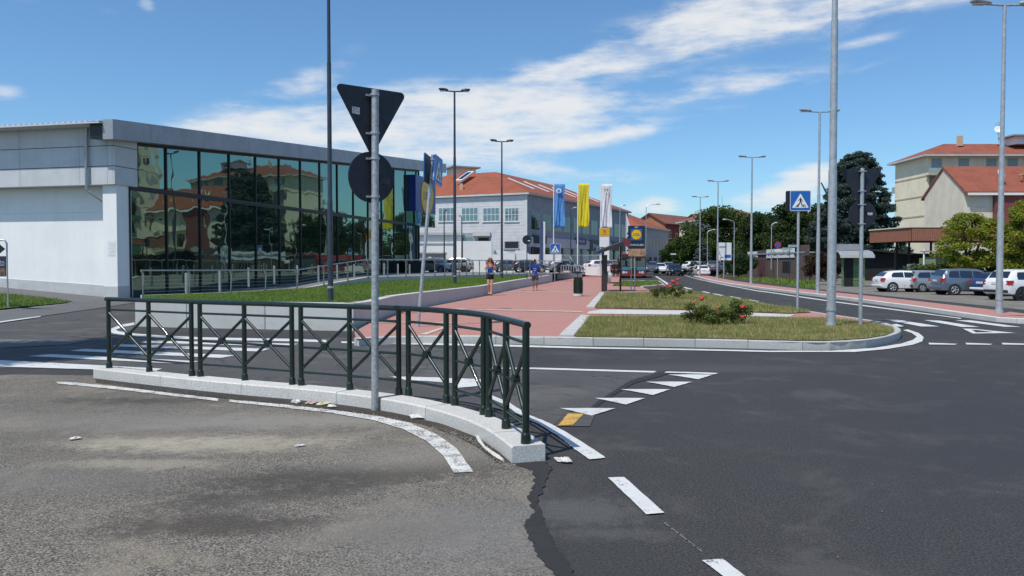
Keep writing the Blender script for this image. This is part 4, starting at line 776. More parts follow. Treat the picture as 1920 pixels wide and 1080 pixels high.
# left edge sign: arrow and opening board in a bent tube frame
p = gp(15, 581, .1); q = thing('arrow_sign', 'tube framed sign at the left edge with a black arrow above a dark photo board', 'sign', p); h = EYE + (494 - 450) * p.y / F - p.z; wd = 1.5
MB().path([(-wd, 0, -.05), (-wd, 0, h - .12), (-wd + .05, 0, h - .03), (-wd + .12, 0, h), (-.12, 0, h), (-.05, 0, h - .03), (0, 0, h - .12), (0, 0, -.05)], .03, 10).build('tube_frame', M_GALV, q, 60)
plate('arrow_plate', [(-1.3, -.17), (-.25, -.17), (-.05, 0), (-.25, .17), (-1.3, .17)], 0, -.02, h - .30, .02, M_SIGNB, q); bp = plate('photo_board', [(-1.47, 0), (-.03, 0), (-.03, .68), (-1.47, .68)], 0, -.02, h - 1.22, .02, mat('navy board', (.03, .033, .055), .4), q)
pr, t, bb, PP = custom('board photo'); g_ = t.noise(t.n('ShaderNodeTexCoord').outputs['Object'], 7, 5, .7); t.set(bb.inputs['Base Color'], t.ramp(g_, [(.3, (.03, .02, .03)), (.5, (.16, .09, .06)), (.62, (.3, .16, .08)), (.75, (.05, .06, .1))]))
plate('photo', [(-1.45, 0), (-.05, 0), (-.05, .26), (-1.45, .26)], 0, -.023, h - 1.2, .003, pr, bp); text('aperto', .34, mat('board lettering', (.42, .46, .55), .5), 'lettering', bp, TM(-.07, -.024, h - .76), .002, 'RIGHT', .55)
text('7', .2, M_STICK, 'lettering', q, TM(-.66, -.024, h - .30), .002)
# store totem on two posts
p = gp(1190, 545, ZP) ; q = thing('totem_sign', 'navy board with a yellow disc logo on thin posts over a food photo panel', 'sign', p); k_ = p.y / F; zt = lambda py: EYE + (494 - py) * k_ - p.z; wd = 31 * k_
for sx in (-.2, .0): pole('post', zt(478), .03, M_GALV, q, x=sx)
bd = plate('board', rsq(wd, 43 * k_, .03), .07, -.08, zt(445), .06, mat('totem navy', (.008, .022, .045), .4), q); plate('food_photo', rsq(wd * 1.02, 14 * k_, .02), .10, -.08, zt(473.5), .05, mat('food photo', (.5, .33, .2), .5, 0, .5, 5, col2=(.2, .09, .05)), q)
plate('logo_square', rsq(.62, .62, .01), .07, -.083, zt(440), .003, M_BLUE, bd); plate('logo_ring', circ(.285), .07, -.086, zt(440), .003, M_RED, bd); plate('logo_disc', circ(.262), .07, -.089, zt(440), .003, MATS['logo yellow'], bd); text('LIDL', .19, MATS['logo blue'], 'logo_text', bd, TM(.07, -.093, zt(440)), .002)
text('MONCALIERI', .135, M_WHITE, 'lettering', bd, TM(.07, -.085, zt(459.5)), .002); text('ART', .12, M_WHITE, 'lettering', bd, TM(.07, -.085, zt(426.5)), .002)
# ------------------------------------------------------------------ STREET LAMPS
def lamp(p, h, r, m, yaw, arm, name='street_lamp', lab='', grp='', head=True, coll=(.12, .33, .55)):
    q = thing(name, lab, 'street lamp', p, yaw, grp)
    b = MB(); b.tube((0, 0, -.1), (0, 0, h * coll[1]), r, r * .92, 14); b.tube((0, 0, h * coll[1]), (0, 0, h * coll[2]), r * .82, r * .74, 14); b.tube((0, 0, h * coll[2]), (0, 0, h), r * .64, r * .52, 14); b.build('pole', m, q, 50)
    MB().tube((0, 0, .38), (0, 0, .44), r * 1.12, r * 1.12, 14).build('collar', M_GALV, q, 50); MB().tube((0, 0, -.05), (0, 0, .1), r * 1.25, r * 1.1, 14).build('base', m, q, 50)
    MB().box((0, -r * .94, 1.1), (.07, .02, .3)).build('service_hatch', m, q)
    if head:
        MB().path([(-arm * .55, 0, h + .02), (0, 0, h), (arm * .55, 0, h + .02)], .035, 8).build('arm', m, q, 50)
        for s in (-1, 1):
            b = MB(); x0, x1 = s * arm * .42, s * arm; rings = []
            for u_, wd, th in ((0, .07, .05), (.15, .11, .07), (.5, .16, .075), (.9, .15, .05), (1, .08, .025)):
                x_ = x0 + (x1 - x0) * u_; zz = h + .06 + .05 * u_; rings.append([Vector((x_, wd * math.cos(t_), zz + th * math.sin(t_))) for t_ in [2 * math.pi * k / 10 for k in range(10)]])
            hd = b.loft(rings).build('lamp_head', m, q, 50); MB().box((x0 + (x1 - x0) * .58, 0, h + .015), (arm * .34, .2, .02)).build('lamp_glass', M_HEAD, hd)
    return q
GL = 'twin headed lamps along the road'; DL = 'dark twin headed lamps on the lawn'
for (bx, by, z, top, r, lab) in ((1873, 586, .14, 15, .10, 'grey twin lamp on the red pavement at the right edge'), (1533, 549, .14, 212, .10, 'grey twin lamp behind the blue crossing sign, its head nearly touching the thick pole'), (1408, 532, .14, 296, .10, 'grey twin lamp left of the brown building with the white banner'),
                              (1345, 523.5, .14, 341, .10, 'grey twin lamp beside the white direction board'), (1312, 518, .1, 370, .10, 'smallest grey twin lamp at the start of the red pavement')):
    p = gp(bx, by, z); lamp(p, EYE + (494 - top) * p.y / F - z, r, M_LAMPG, R(3), 1.05, lab=lab, grp=GL)
p = gp(1558, 613, ZP); lamp(p, 10.2, .105, M_LAMPG, 0, 1.05, lab='thick grey lamp pole on the nearest grass island, head above the frame', grp=GL, coll=(.1, .36, .7))
for (bx, by, top, Y, r, lab) in ((620, 566, 0, 22.2, .078, 'tall dark lamp pole right behind the low concrete wall'), (853, 533, 174, 40, .09, 'dark twin lamp on the lawn between the crossing sign and the woman'), (941, 523, 267, 53, .085, 'dark twin lamp on the lawn behind the woman, before the grey building')):
    p = at(bx, by, Y); lamp(p, (EYE + (494 - top) * Y / F - p.z) if top else 10.0, r, M_LAMPD, R(8), .78, lab=lab, grp=DL, coll=(.1, .28, .66))
def arm_lamp(px, py, Y, top, dx, lab, m=M_GALV):
    p = at(px, py, Y); q = thing('arm_lamp', lab, 'street lamp', p, 0, 'older lamps with one arm'); h = EYE + (494 - top) * Y / F - p.z; L = dx * Y / F; r = .075
    MB().tube((0, 0, 0), (0, 0, h - .35), r, r * .6, 8).build('pole', m, q, 50); MB().path([(0, 0, h - .35), (L * .12, 0, h - .1), (L * .4, 0, h), (L * .8, 0, h + .1)], .045, 6).build('arm', m, q, 50)
    b = MB(); b.sphere((L * .95, 0, h + .08), (abs(L) * .22 + .1, .14, .09), 10, 6); b.build('lamp_head', M_GALV, q, 60)
for a in ((1211, 514, 120, 384, 22, 'thin single arm lamp between the grey building and the brick houses'), (1162, 514, 105, 386, 8, 'thin single arm lamp just right of the white flag'), (1376, 520, 95, 413, -18, 'single arm lamp before the dark trees, its arm to the left'),
          (1326, 517, 110, 432, 14, 'short single arm lamp in front of the blue green spruce'), (1446, 505, 95, 419, 9, 'single arm lamp above the white banner of the brown building'), (833, 511, 80, 396, 4, 'thin dark lamp in the store yard at the white wall'), (866, 508, 84, 406, -4, 'second thin dark lamp in the store yard, right of the first'), (1070, 510, 88, 391, 9, 'thin dark lamp between the blue and the yellow flag')):
    arm_lamp(*a, **({'m': M_LAMPD} if a[0] in (833, 866, 1070) else {}))

# ------------------------------------------------------------------ helper for block buildings: frame of corner + two directions
class Face:
    def __init__(s, root, o, d): s.r, s.o, s.d = root, Vector(o), Vector(d).normalized(); s.n = Vector((s.d.y, -s.d.x, 0))   # outward normal to the right of d
    def P(s, a, z, out=0.0): p = s.o + s.d * a + s.n * out; return Vector((p.x, p.y, z))
    def box(s, nm, a0, a1, z0, z1, o0, o1, m, parent=None):
        return MB(s.r.location).hexa([s.P(a0, z0, o1), s.P(a1, z0, o1), s.P(a1, z0, o0), s.P(a0, z0, o0)], [s.P(a0, z1, o1), s.P(a1, z1, o1), s.P(a1, z1, o0), s.P(a0, z1, o0)]).build(nm, m, parent or s.r)
    def px(s, px): k = (px - 960) / F; return (k * s.o.y - s.o.x) / (s.d.x - k * s.d.y)
    def window(s, a0, a1, z0, z1, fm, gm, cols=2, rows=1, fr=.07, sill=True, out=0.0):
        w_ = s.box('window', a0, a1, z0, z1, -.12, .02 + out, fm)
        g = MB(s.r.location); dx = (a1 - a0 - fr) / cols; dz = (z1 - z0 - fr) / rows
        for i in range(cols):
            for j in range(rows):
                A, B, c, d = a0 + fr + i * dx, a0 + (i + 1) * dx, z0 + fr + j * dz, z0 + (j + 1) * dz
                s.box('pane', A, B, c, d, .0, .026 + out, gm, w_)
        if sill: s.box('sill', a0 - .1, a1 + .1, z0 - .1, z0 - .003, -.05, .12 + out, fm, w_)
        return w_
def walls(root, pts, z0, z1, m, nm='wall'):
    return MB(root.location).prism([(p[0], p[1], z0) for p in pts], (0, 0, z1 - z0)).build(nm, m, root)
# ---- dealership: grey two storey building
V1 = Vector((.439, .898, 0)); L1 = Vector((-.898, .439, 0)); K = Vector((2.05, 110, 0)); D = thing('dealership', 'long grey two storey building with orange tiled hip roof behind the flags', 'building', K)
EZ = 11.25; fp = [K, K + V1 * 45, K + V1 * 45 + L1 * 28, K + L1 * 28]; walls(D, fp, -.4, EZ - .1, M_CLADD)
fl = Face(D, K + L1 * 28, -L1); fr_ = Face(D, K, V1)
def hip(root, fp, ez, rz_, inset, over, m, nm='roof', th=.25):
    c = sum((Vector(p) for p in fp), Vector()) / 4; n = len(fp); lo, hi = [], []
    for i in range(4):
        p, a, b = Vector(fp[i]), Vector(fp[i - 1]), Vector(fp[(i + 1) % 4]); da, db = (a - p).normalized(), (b - p).normalized()
        q = p - (da + db) * over; lo.append(Vector((q.x, q.y, ez))); ii = inset if not isinstance(inset, tuple) else None
        q = p + (da + db) * inset if not isinstance(inset, tuple) else p + da * (inset[i % 2]) + db * (inset[(i + 1) % 2]); hi.append(Vector((q.x, q.y, rz_)))
    MB(root.location).hexa([v - Vector((0, 0, th)) for v in lo], lo).build('eave_board', M_PLINTH, root)
    return MB(root.location).hexa([v + Vector((0, 0, .01)) for v in lo], hi).build(nm, m, root)
rf = hip(D, fp, EZ + .1, 15.7, 10, .5, M_ROOF)
for i in range(24): fl.box('cladding_board', 28 - 27.9, 27.95, .0 + i * .46, .0 + i * .46 + .445, .0, .05 + .012 * (i % 2), M_CLAD)
fl.box('corner_trim', 27.7, 28.06, 0, EZ - .2, .0, .09, M_CLAD)
zf = lambda fa, a, py: EYE + (494 - py) * fa.P(a, 0).y / F
for a, b_ in ((823, 853), (866, 897), (906, 937), (947, 973)): A, B = fl.px(a), fl.px(b_); fl.window(A, B, zf(fl, A, 416), zf(fl, A, 390), M_CLAD, M_GLTEAL, 4, 2, .09, True, .075)
A, B = fl.px(946), fl.px(974); fl.window(A, B, zf(fl, A, 467), zf(fl, A, 452), M_CLADD, M_DARKIN, 1, 1, .12, True, .075)
for i in range(11):
    A = 1.3 + i * 3.95; w_ = fr_.window(A, A + 3.2, 6.3, 8.9, M_CLADD, M_GLASS2, 2, 1, .12, False); 
for i in range(1): fr_.box('shop_band', 0.6, 45, 3.95, 5.35, .0, .25, M_CLAD)
fr_.box('shop_glazing', .8, 44.8, .1, 3.9, -.05, .03, M_GLASS2)
for i in range(12): fr_.box('shop_pillar', .6 + i * 4, 1.0 + i * 4, 0, 3.95, .0, .2, M_CLADD)
MF = lambda fa, a, z, out: Matrix.Translation(fa.P(a, z, out) - fa.r.location) @ Matrix(((fa.d.x, 0, fa.n.x, 0), (fa.d.y, 0, fa.n.y, 0), (0, 1, 0, 0), (0, 0, 0, 1)))
for a, b_, t_, bm, z0, z1 in ((997, 1021, '', M_SIGNB, 441, 456), (1077, 1096, 'DACIA', mat('violet sign', (.06, .05, .16), .5), 446, 458), (1103, 1123, 'Jeep', mat('dark teal sign', (.012, .03, .05), .5), 450, 470), (1145, 1170, '', M_SIGNB, 453, 470)):
    A, B = fr_.px(a), fr_.px(b_); z0, z1 = zf(fr_, A, z1), zf(fr_, A, z0); q = fr_.box('shop_sign', A, B, z0, z1, .1, .34, bm)
    if t_: text(t_, (z1 - z0) * .6, M_WHITE, 'lettering', D, MF(fr_, (A + B) / 2, (z0 + z1) / 2, .36), .01, sx=1.4)
fr_.box('dark_sign_box', .9, 2.6, 2.2, 3.9, .05, .6, M_DARKIN)
ph = at(865, 318, 138); q = thing('tmp', None, None); bpy.data.objects.remove(q)
MB(K).box((-8.6, 136, 16.7), (3.9, 3.4, 1.9), R(26)).build('roof_cabin', M_CREAM2, D); MB(K).box((-8.6, 136, 17.75), (5.2, 4.6, .25), R(26)).build('cabin_roof', M_CLADD, D)
def on_roof(nm, px, py, Y, wx, ln, th, m, slope_v, rz_): # small flat frame lying on a slope
    p = at(px, py, Y); M_ = Matrix.Translation(p) @ Matrix.Rotation(rz_, 4, 'Z') @ Matrix.Rotation(slope_v, 4, 'X'); b = MB(K); b.box((0, 0, .1), (wx, ln, th), 0, M_); o = b.build(nm, m, D); b = MB(K); b.box((0, 0, .1 + th / 2), (wx * .7, ln * .8, .03), 0, M_); b.build('skylight_pane', M_GLASS2, o); return o
on_roof('skylight', 872, 332, 121, 1.1, 4.2, .25, M_WHITE, R(24), R(-26))
MB(K).box(at(865, 347, 117) - Vector((0, 0, .3)), (.5, .5, 1.0)).build('chimney', M_TAN, D)
for k in range(6):
    s_ = 8 + k * 5.6; c = K + V1 * s_ + L1 * 4.6; z_ = EZ + .1 + (15.6 - EZ) * 5.1 / 10.5
    M_ = Matrix.Translation((c.x, c.y, z_ + .02)) @ Matrix.Rotation(math.atan2(V1.y, V1.x), 4, 'Z') @ Matrix.Rotation(R(22.6), 4, 'X'); b = MB(K); b.box((0, 0, 0), (.8, 4.6, .2), 0, M_); o = b.build('skylight', M_WHITE, D); b = MB(K); b.box((0, 0, .10), (.62, 4.3, .03), 0, M_); b.build('skylight_pane', M_GLASS2, o)
# ---- second grey building and brick houses
K2 = Vector((27.8, 172, 0)); D2 = thing('grey_building', 'lower grey building with orange roof and tall narrow windows behind the bus', 'building', K2); fp = [K2, K2 + V1 * 22, K2 + V1 * 22 + L1 * 16, K2 + L1 * 16]
walls(D2, fp, -.4, 9.4, M_CLADD); hip(D2, fp, 9.6, 13.4, 7.9, .5, M_ROOF); f2 = Face(D2, K2, V1)
for i in range(8): f2.window(1.5 + i * 2.5, 2.7 + i * 2.5, 4.6, 7.4, M_CLADD, M_GLASS2, 1, 1, .12, False)
for i in range(5): f2.window(1.5 + i * 4, 4 + i * 4, .3, 3.2, M_CLADD, M_DARKIN, 2, 1, .12, False)
K3 = at(1247, 520, 215); K3.z = 0; D3 = thing('brick_house', 'orange and shade-dark brick apartment house with brown gabled roofs beyond the grey building', 'building', K3); Bv = Vector((.62, .785, 0)); Bl = Vector((-.785, .62, 0)); ez = EYE + (494 - 419) * 215 / F
def gable_block(root, o, dv, dl, lv, ll, ez, rz_, mw, mg, mr, over=.6):   # ridge runs along dv, gable faces the viewer across dl
    o = Vector(o); a, b, c, d = o, o + dv * lv, o + dv * lv + dl * ll, o + dl * ll; rm = dl * (ll / 2)
    Z = lambda p, z: Vector((p.x, p.y, z)); walls(root, [a, b, c, d], -.4, ez, mw)
    MB(root.location).prism([Z(a, -.3), Z(a, ez), Z(a + rm, rz_), Z(d, ez), Z(d, -.3)], dv * .05 - dv * .1).build('gable_wall', mg, root)
    for s0, e0 in ((a, -1), (d, 1)):
        eo = s0 + dl * over * e0 ; sl_ = (rz_ - ez) / (ll / 2) * over
        MB(root.location).hexa([Z(eo - dv * over, ez - sl_), Z(eo + dv * lv, ez - sl_), Z(o + rm + dv * lv, rz_), Z(o + rm - dv * over, rz_)], [Z(eo - dv * over, ez - sl_ + .3), Z(eo + dv * lv, ez - sl_ + .3), Z(o + rm + dv * lv, rz_ + .3), Z(o + rm - dv * over, rz_ + .3)]).build('roof', mr, root)
gable_block(D3, K3, Bv, Bl, 30, 9.5, ez, ez + 2.7, M_BRICKSHADE, M_BRICK, M_ROOFB); o2 = K3 + Bv * 10 - Bl * 7; gable_block(D3, o2, Bv, Bl, 24, 8, ez - .3, ez + 2.6, M_BRICKSHADE, M_BRICK, M_ROOFB); o3 = K3 + Bv * 26 - Bl * 14; gable_block(D3, o3, Bv, Bl, 24, 8, ez - .5, ez + 2.4, M_BRICKSHADE, M_BRICK, M_ROOFB)
fb_ = Face(D3, K3, Bv); fg = Face(D3, K3 + Bl * 9.5, -Bl)
for z_ in (2, 5.2, 8.4):
    for a in (2.2, 6): fb_.window(a, a + 1.2, z_, z_ + 1.6, M_WHITE, M_GLASS2, 1, 1, .15, True)
    for a in (2.0, 5.6): fg.window(a, a + 1.5, z_, z_ + 1.5, M_WHITE, M_GLASS2, 1, 1, .15, True)
for z_ in (4.0, 7.3): fg.box('balcony', 1, 8, z_, z_ + .9, 0, .9, M_BRICK)
K4 = at(1320, 515, 190); K4.z = 0; D4 = thing('distant_house', 'pale house whose brown hip roof shows above the hedge trees', 'building', K4); fp = [K4, K4 + Vector((17, 3, 0)), K4 + Vector((14, 17, 0)), K4 + Vector((-3, 14, 0))]; walls(D4, fp, -.4, 11.9, M_CREAM2); hip(D4, fp, 12.1, 15.2, 6.5, .8, M_ROOFB); MB(K4).tube(K4 + Vector((6, 7, 15)), K4 + Vector((6, 7, 18)), .06).build('aerial', M_GALV, D4)
# ---- cream apartment block, gable house
K5 = Vector((64.6, 125, 0)); A5 = thing('apartment_block', 'cream apartment block with red hip roof and pale green shutters at the right edge', 'building', K5); X_, Y_ = Vector((1, 0, 0)), Vector((0, 1, 0)); fp = [K5, K5 + X_ * 26, K5 + X_ * 26 + Y_ * 10.5, K5 + Y_ * 10.5]
walls(A5, fp, -.4, 18.3, M_CREAM); hip(A5, fp, 18.5, 21.0, 5.2, 1.0, M_ROOFR); ff = Face(A5, K5, X_); fs_ = Face(A5, K5 + Y_ * 10.5, -Y_)
zz = lambda py: EYE + (494 - py) * 125 / F
for k in range(5):
    for a in (.6, 4.8, 9.1, 12.4, 17.0, 21.5):
        zb = zz(316) - 3.1 * k - .0
        if a < 1: ff.window(a, a + 1.6, zb - .95, zb + 1.5, M_SHUT, M_SHUT, 1, 6, .05, False)
        else: ff.window(a, a + 1.65, zb, zb + 1.5, M_SHUT, M_SHUT, 1, 6, .05, True)
    zf_ = zz(328.5) - 3.1 * k; bl = ff.box('balcony', -.35, 3.9, zf_ - .15, zf_, .003, 1.1, M_TAN); ff.box('balcony_rail', -.35, 3.9, zf_ + .003, zf_ + .95, 1.0, 1.05, M_GLTEAL if k else M_SHUT, bl); fs_.box('string_course', 0, 10.5, zf_ - .2, zf_, 0, .06, M_TAN)
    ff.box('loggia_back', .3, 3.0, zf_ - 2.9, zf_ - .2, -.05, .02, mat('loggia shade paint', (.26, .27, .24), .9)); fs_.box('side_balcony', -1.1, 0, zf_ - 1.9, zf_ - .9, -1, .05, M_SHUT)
    ff.box('wall_band', 4, 26, zf_ + .25, zf_ + .55, 0, .04, M_CREAM2)
MB(K5).box((71.5, 128.5, 21.2), (.7, .7, 1.6)).build('chimney', M_TAN, A5); db = MB(K5).box((81.5, 128.2, 21.1), (4.2, 3, 1.2)).build('roof_dormer', M_WALL, A5); MB(K5).box((81.3, 128, 21.8), (5.6, 4, .2)).build('dormer_roof', M_CLADD, A5); MB(K5).box((81.5, 126.66, 21.2), (1.1, .05, .45)).build('dormer_window', M_DARKIN, A5)
def dish(root, p, r, yaw, tilt=20):
    M_ = Matrix.Translation(Vector(p)) @ Matrix.Rotation(yaw, 4, 'Z') @ Matrix.Rotation(R(90 - tilt), 4, 'X'); rings = []
    for k in range(5): rr = r * k / 4 + .01; rings.append([M_ @ Vector((rr * math.cos(2 * math.pi * i / 18), rr * math.sin(2 * math.pi * i / 18), .25 * rr * rr / r)) for i in range(18)])
    b = MB(root.location).loft(rings, caps=False); o = b.build('satellite_dish', M_WHITE, root, 60); sd = o.modifiers.new('thick', 'SOLIDIFY'); sd.thickness = .03; MB(root.location).tube(Vector(p) + Vector((0, .05, 0)), Vector(p) + Vector((0, .15, -r * 1.3)), .04).build('dish_arm', M_GALV, root)
dish(A5, (77.3, 128, 22.9), .55, R(-20)); MB(K5).tube((77.6, 128.3, 21), (77.6, 128.3, 24.2), .05).build('aerial', M_GALV, A5); b = MB(K5)
for k in range(5): b.tube((77.0, 128.3, 23.2 + k * .2), (78.2, 128.3, 23.2 + k * .2), .025)
b.build('aerial_bars', M_GALV, A5)
K6 = Vector((59.2, 105, 0)); A6 = thing('gable_house', 'beige house with plain gable wall and red tiled roof before the cream block', 'building', K6); ez6, rz6 = EYE + (494 - 358) * 105 / F, EYE + (494 - 317) * 110 / F
a, b_, c, d = K6, K6 + X_ * 30, K6 + X_ * 30 + Y_ * 10, K6 + Y_ * 10; Z = lambda p, z: Vector((p.x, p.y, z))
walls(A6, [a, b_, c, d], -.4, ez6, M_CREAM2); MB(K6).prism([Z(a, -.3), Z(a, ez6 + .2), Z((a + d) / 2, rz6), Z(d, ez6 + .2), Z(d, -.3)], X_ * -.08).build('gable_wall', M_CREAM2, A6)
for s0, e0 in ((a, -1), (d, 1)):
    eo = s0 + Y_ * .7 * e0; rd = (a + d) / 2; sl_ = (rz6 - ez6) / 5 * .7; MB(K6).hexa([Z(eo - X_ * .25, ez6 - sl_), Z(eo + X_ * 30.3, ez6 - sl_), Z(rd + X_ * 30.3, rz6), Z(rd - X_ * .25, rz6)], [Z(eo - X_ * .25, ez6 - sl_ + .3), Z(eo + X_ * 30.3, ez6 - sl_ + .3), Z(rd + X_ * 30.3, rz6 + .3), Z(rd - X_ * .25, rz6 + .3)]).build('roof', M_ROOFR, A6)
f6 = Face(A6, K6, X_); f6.box('gutter', 0, 30, ez6 - .65, ez6 - .35, .72, .9, M_WHITE); z6 = lambda py: EYE + (494 - py) * 105 / F
f6.window(1.6, 2.7, z6(387), z6(370), M_CREAM2, M_SHUTW, 1, 7, .04); f6.window(1.6, 2.7, z6(387) - 3.2, z6(370) - 3.2, M_CREAM2, M_SHUTW, 1, 7, .04)
f6.box('red_wall', 3.7, 9.2, -.3, ez6 - .5, .003, .5, M_REDB); f6.box('balcony', 9.3, 16, 7.2, 7.4, .0, 1.4, M_CREAM2); f6.box('balcony', 9.3, 16, 4.0, 4.2, .0, 1.4, M_CREAM2)
for q in range(3):
    for a in (10.2, 13.4, 17.5, 21, 25): f6.window(a, a + 1.3, 1.2 + 3.2 * q, 3.2 + 3.2 * q, M_CREAM, M_GLASS2 if (q + int(a)) % 2 else M_SHUT, 2, 1, .08, False)
dish(A6, (64.2, 105.6, 13.4), .62, R(25)); dish(A6, (79, 105.6, 13.4), .62, R(25)); MB(K6).box((67.9, 106, 12.6), (.6, .6, 1.5)).build('chimney', M_TAN, A6); MB(K6).box((67.9, 106, 13.4), (1.5, .9, .12), R(10)).build('chimney_cap', M_TAN, A6); MB(K6).box((73.8, 106, 12.3), (.9, .6, .9)).build('chimney', M_TAN, A6)
A5.location = (75, 145, -.26); A5.scale = (1.16,) * 3; A6.location = (68.7, 121.8, -.26); A6.scale = (1.16,) * 3
# ---- tall block beyond the right edge: the glass front mirrors it
K7 = Vector((90, 108, 0)); A7 = thing('apartment_tower', 'tall cream apartment tower with green balconies mirrored in the glass front', 'building', K7); walls(A7, [K7, K7 + X_ * 34, K7 + X_ * 34 + Y_ * 16, K7 + Y_ * 16], -.4, 28, M_CREAM2); w7 = Face(A7, K7 + Y_ * 16, -Y_); v7 = Face(A7, K7, X_)
for fc, n_ in ((w7, 4), (v7, 8)):
    for k in range(8):
        for i in range(n_):
            A = 1.2 + i * 4.1
            if i % 3 == 1: fc.box('loggia', A, A + 2.8, 1.2 + 3.3 * k, 3.6 + 3.3 * k, .0, .04, M_DARKIN); fc.box('balcony', A - .2, A + 3, .4 + 3.3 * k, 1.5 + 3.3 * k, .0, 1.2, mat('green balcony panel', (.05, .16, .12), .5))
            else: fc.window(A, A + 1.3, 1.4 + 3.3 * k, 3.0 + 3.3 * k, M_TAN, M_SHUT if (i + k) % 3 else M_GLASS2, 1, 1, .12, False)
    
for fc, L_ in ((w7, 16), (v7, 34)):
    for k in range(1, 9): fc.box('string_course', 0, L_, 3.3 * k + .05, 3.3 * k + .2, .0, .05, M_TAN)
# ---- canopy, hut coloured shade-dark, brown building, shelter
C7 = Vector((37.4, 75, 0)); CN = thing('canopy', 'brown timber clad canopy roof on dark posts beside the yellow green tree', 'canopy', C7)
MB(C7).hexa([Vector((37.4, 75, 3.78)), Vector((50, 75, 3.78)), Vector((50, 82.5, 3.78)), Vector((36.9, 82.5, 3.78))], [Vector((37.4, 75, 5.0)), Vector((50, 75, 5.0)), Vector((50, 82.5, 5.0)), Vector((36.9, 82.5, 5.0))]).build('canopy_core', M_DARKSHADE, CN)
for i in range(63): MB(C7).box((37.45 + i * .2, 74.985, 4.39), (.18, .05, 1.24)).build('fascia_board', M_WOODF, CN)
for i in range(38): t_ = i / 37; MB(C7).box((37.38 - .5 * t_, 75.05 + 7.4 * t_, 4.39), (.05, .18, 1.24)).build('fascia_board', M_WOODF, CN)
MB(C7).hexa([Vector((37.25, 74.9, 5.02)), Vector((50, 74.9, 5.02)), Vector((50, 82.6, 5.02)), Vector((36.75, 82.6, 5.02))], [Vector((37.25, 74.9, 5.12)), Vector((50, 74.9, 5.12)), Vector((50, 82.6, 5.12)), Vector((36.75, 82.6, 5.12))]).build('canopy_cap', M_CREAM2, CN)
for px_, Y in ((1681, 81), (1704, 79), (1745, 77)): p = at(px_, 500, Y); MB(C7).tube((p.x, p.y, -.3), (p.x, p.y, 3.8), .11).build('post', M_DARKSHADE, CN)
HT = thing('shade_dark_hut', 'low shed coloured dark as shade under the brown canopy behind the parked cars', 'building', (36, 84, -.26)); hl = HT.location
walls(HT, [at(1614, 500, 90), at(1720, 500, 84), at(1765, 500, 84), at(1765, 500, 96), at(1620, 500, 100)], -.3, 2.7, M_DARKSHADE); MB(hl).hexa([Vector((p.x, p.y, z_)) for p, z_ in ((at(1608, 500, 89), 3.2), (at(1745, 500, 82), 2.35), (at(1770, 500, 96), 2.35), (at(1612, 500, 101), 3.2))], [Vector((p.x, p.y, z_)) for p, z_ in ((at(1608, 500, 89), 3.4), (at(1745, 500, 82), 2.55), (at(1770, 500, 96), 2.55), (at(1612, 500, 101), 3.4))]).build('roof', M_DARKSHADE, HT)
for px_ in (1668, 1693): p = at(px_, 500, 84.5 + (1720 - px_) * .04); MB(hl).box((p.x, p.y - 1.2, 1.3), (.1, .1, 3.1)).build('post', M_BLKPL, HT)
gc = thing('grey_cabinet', 'plain grey metal cabinet beside the pale green panel', 'cabinet', at(1716, 522, 60)); p = gc.location; b = MB(p); b.box((p.x, p.y, .65), (1.0, .6, 1.9)); b.build('cabinet_body', M_GALVD, gc, bevel=.03); b = MB(p); b.box((p.x, p.y - .31, .7), (.02, .02, 1.6)); b.build('door_gap', M_BLACK, gc)
gp_ = thing('green_panel_shelter', 'pale green panelled shelter with a white pole and flat bar roof left of the tree', 'shelter', at(1728, 525, 60)); p = gp_.location
b = MB(p); b.box((p.x + .55, p.y, 1.0), (.95, .06, 2.3)); b.build('side_panel', M_KGRN2, gp_); b = MB(p); b.box((p.x + 2.2, p.y + .3, 1.0), (2.2, .06, 2.3)); b.build('back_panel', M_KGRN2, gp_); b = MB(p); b.box((p.x + .0, p.y + .1, 1.0), (.25, .1, 2.1)); b.build('edge_panel', M_KGREEN, gp_)
b = MB(p); b.tube((p.x + .1, p.y - .1, -.26), (p.x + .1, p.y - .1, 2.75), .06); b.build('pole', M_WHITE, gp_, 50); b = MB(p); b.box((p.x + 1.3, p.y, 2.55), (2.6, .5, .09)); b.build('roof_bar', M_GALV, gp_); b = MB(p); b.box((p.x + 1.95, p.y + .26, 1.55), (.22, .02, .75)); b.build('poster', M_BLUE, gp_)
K8a, K8b = at(1408, 517.5, 106), at(1509, 525, 84); K8a.z = K8b.z = -.26; BB = thing('brown_building', 'low brown walled building with white banner boards along its roof edge', 'building', K8a); dd = (K8b - K8a); LL = dd.length; fc = Face(BB, K8a, dd); bk = Vector((-dd.y, dd.x, 0)).normalized() * 1.8
walls(BB, [K8a - dd * .6, K8b, K8b + bk, K8a - dd * .6 + bk], -.4, 2.75, M_DBROWN); fc.box('corner_pier', LL - 1.3, LL + .2, -.3, 3.6, -.4, .12, M_DBROWN)
z8 = lambda px_, py: EYE + (494 - py) * fc.P(fc.px(px_), 0).y / F
A, B = fc.px(1438), fc.px(1490); q = fc.box('banner', A, B, 2.3, 3.35, .02, .1, M_WHITE); A2 = fc.px(1421); fc.box('banner', A2 - 5, A2, 2.25, 3.2, .02, .1, M_WHITE)
text('SELF - CAR WASH', .55, mat('banner lettering', (.2, .2, .22), .6), 'lettering', BB, MF(fc, (A + B) / 2, 2.8, .11), .005, sx=1.1) if False else None
for k in range(11):
    aa = A + .8 + k * (B - A - 1.6) / 11; fc.box('banner_stroke', aa, aa + .5 + .3 * (k % 2), 2.55 + .1 * (k % 3), 2.95 + .08 * (k % 2), .1, .112, mat('banner print', (.25, .26, .28), .6), q)
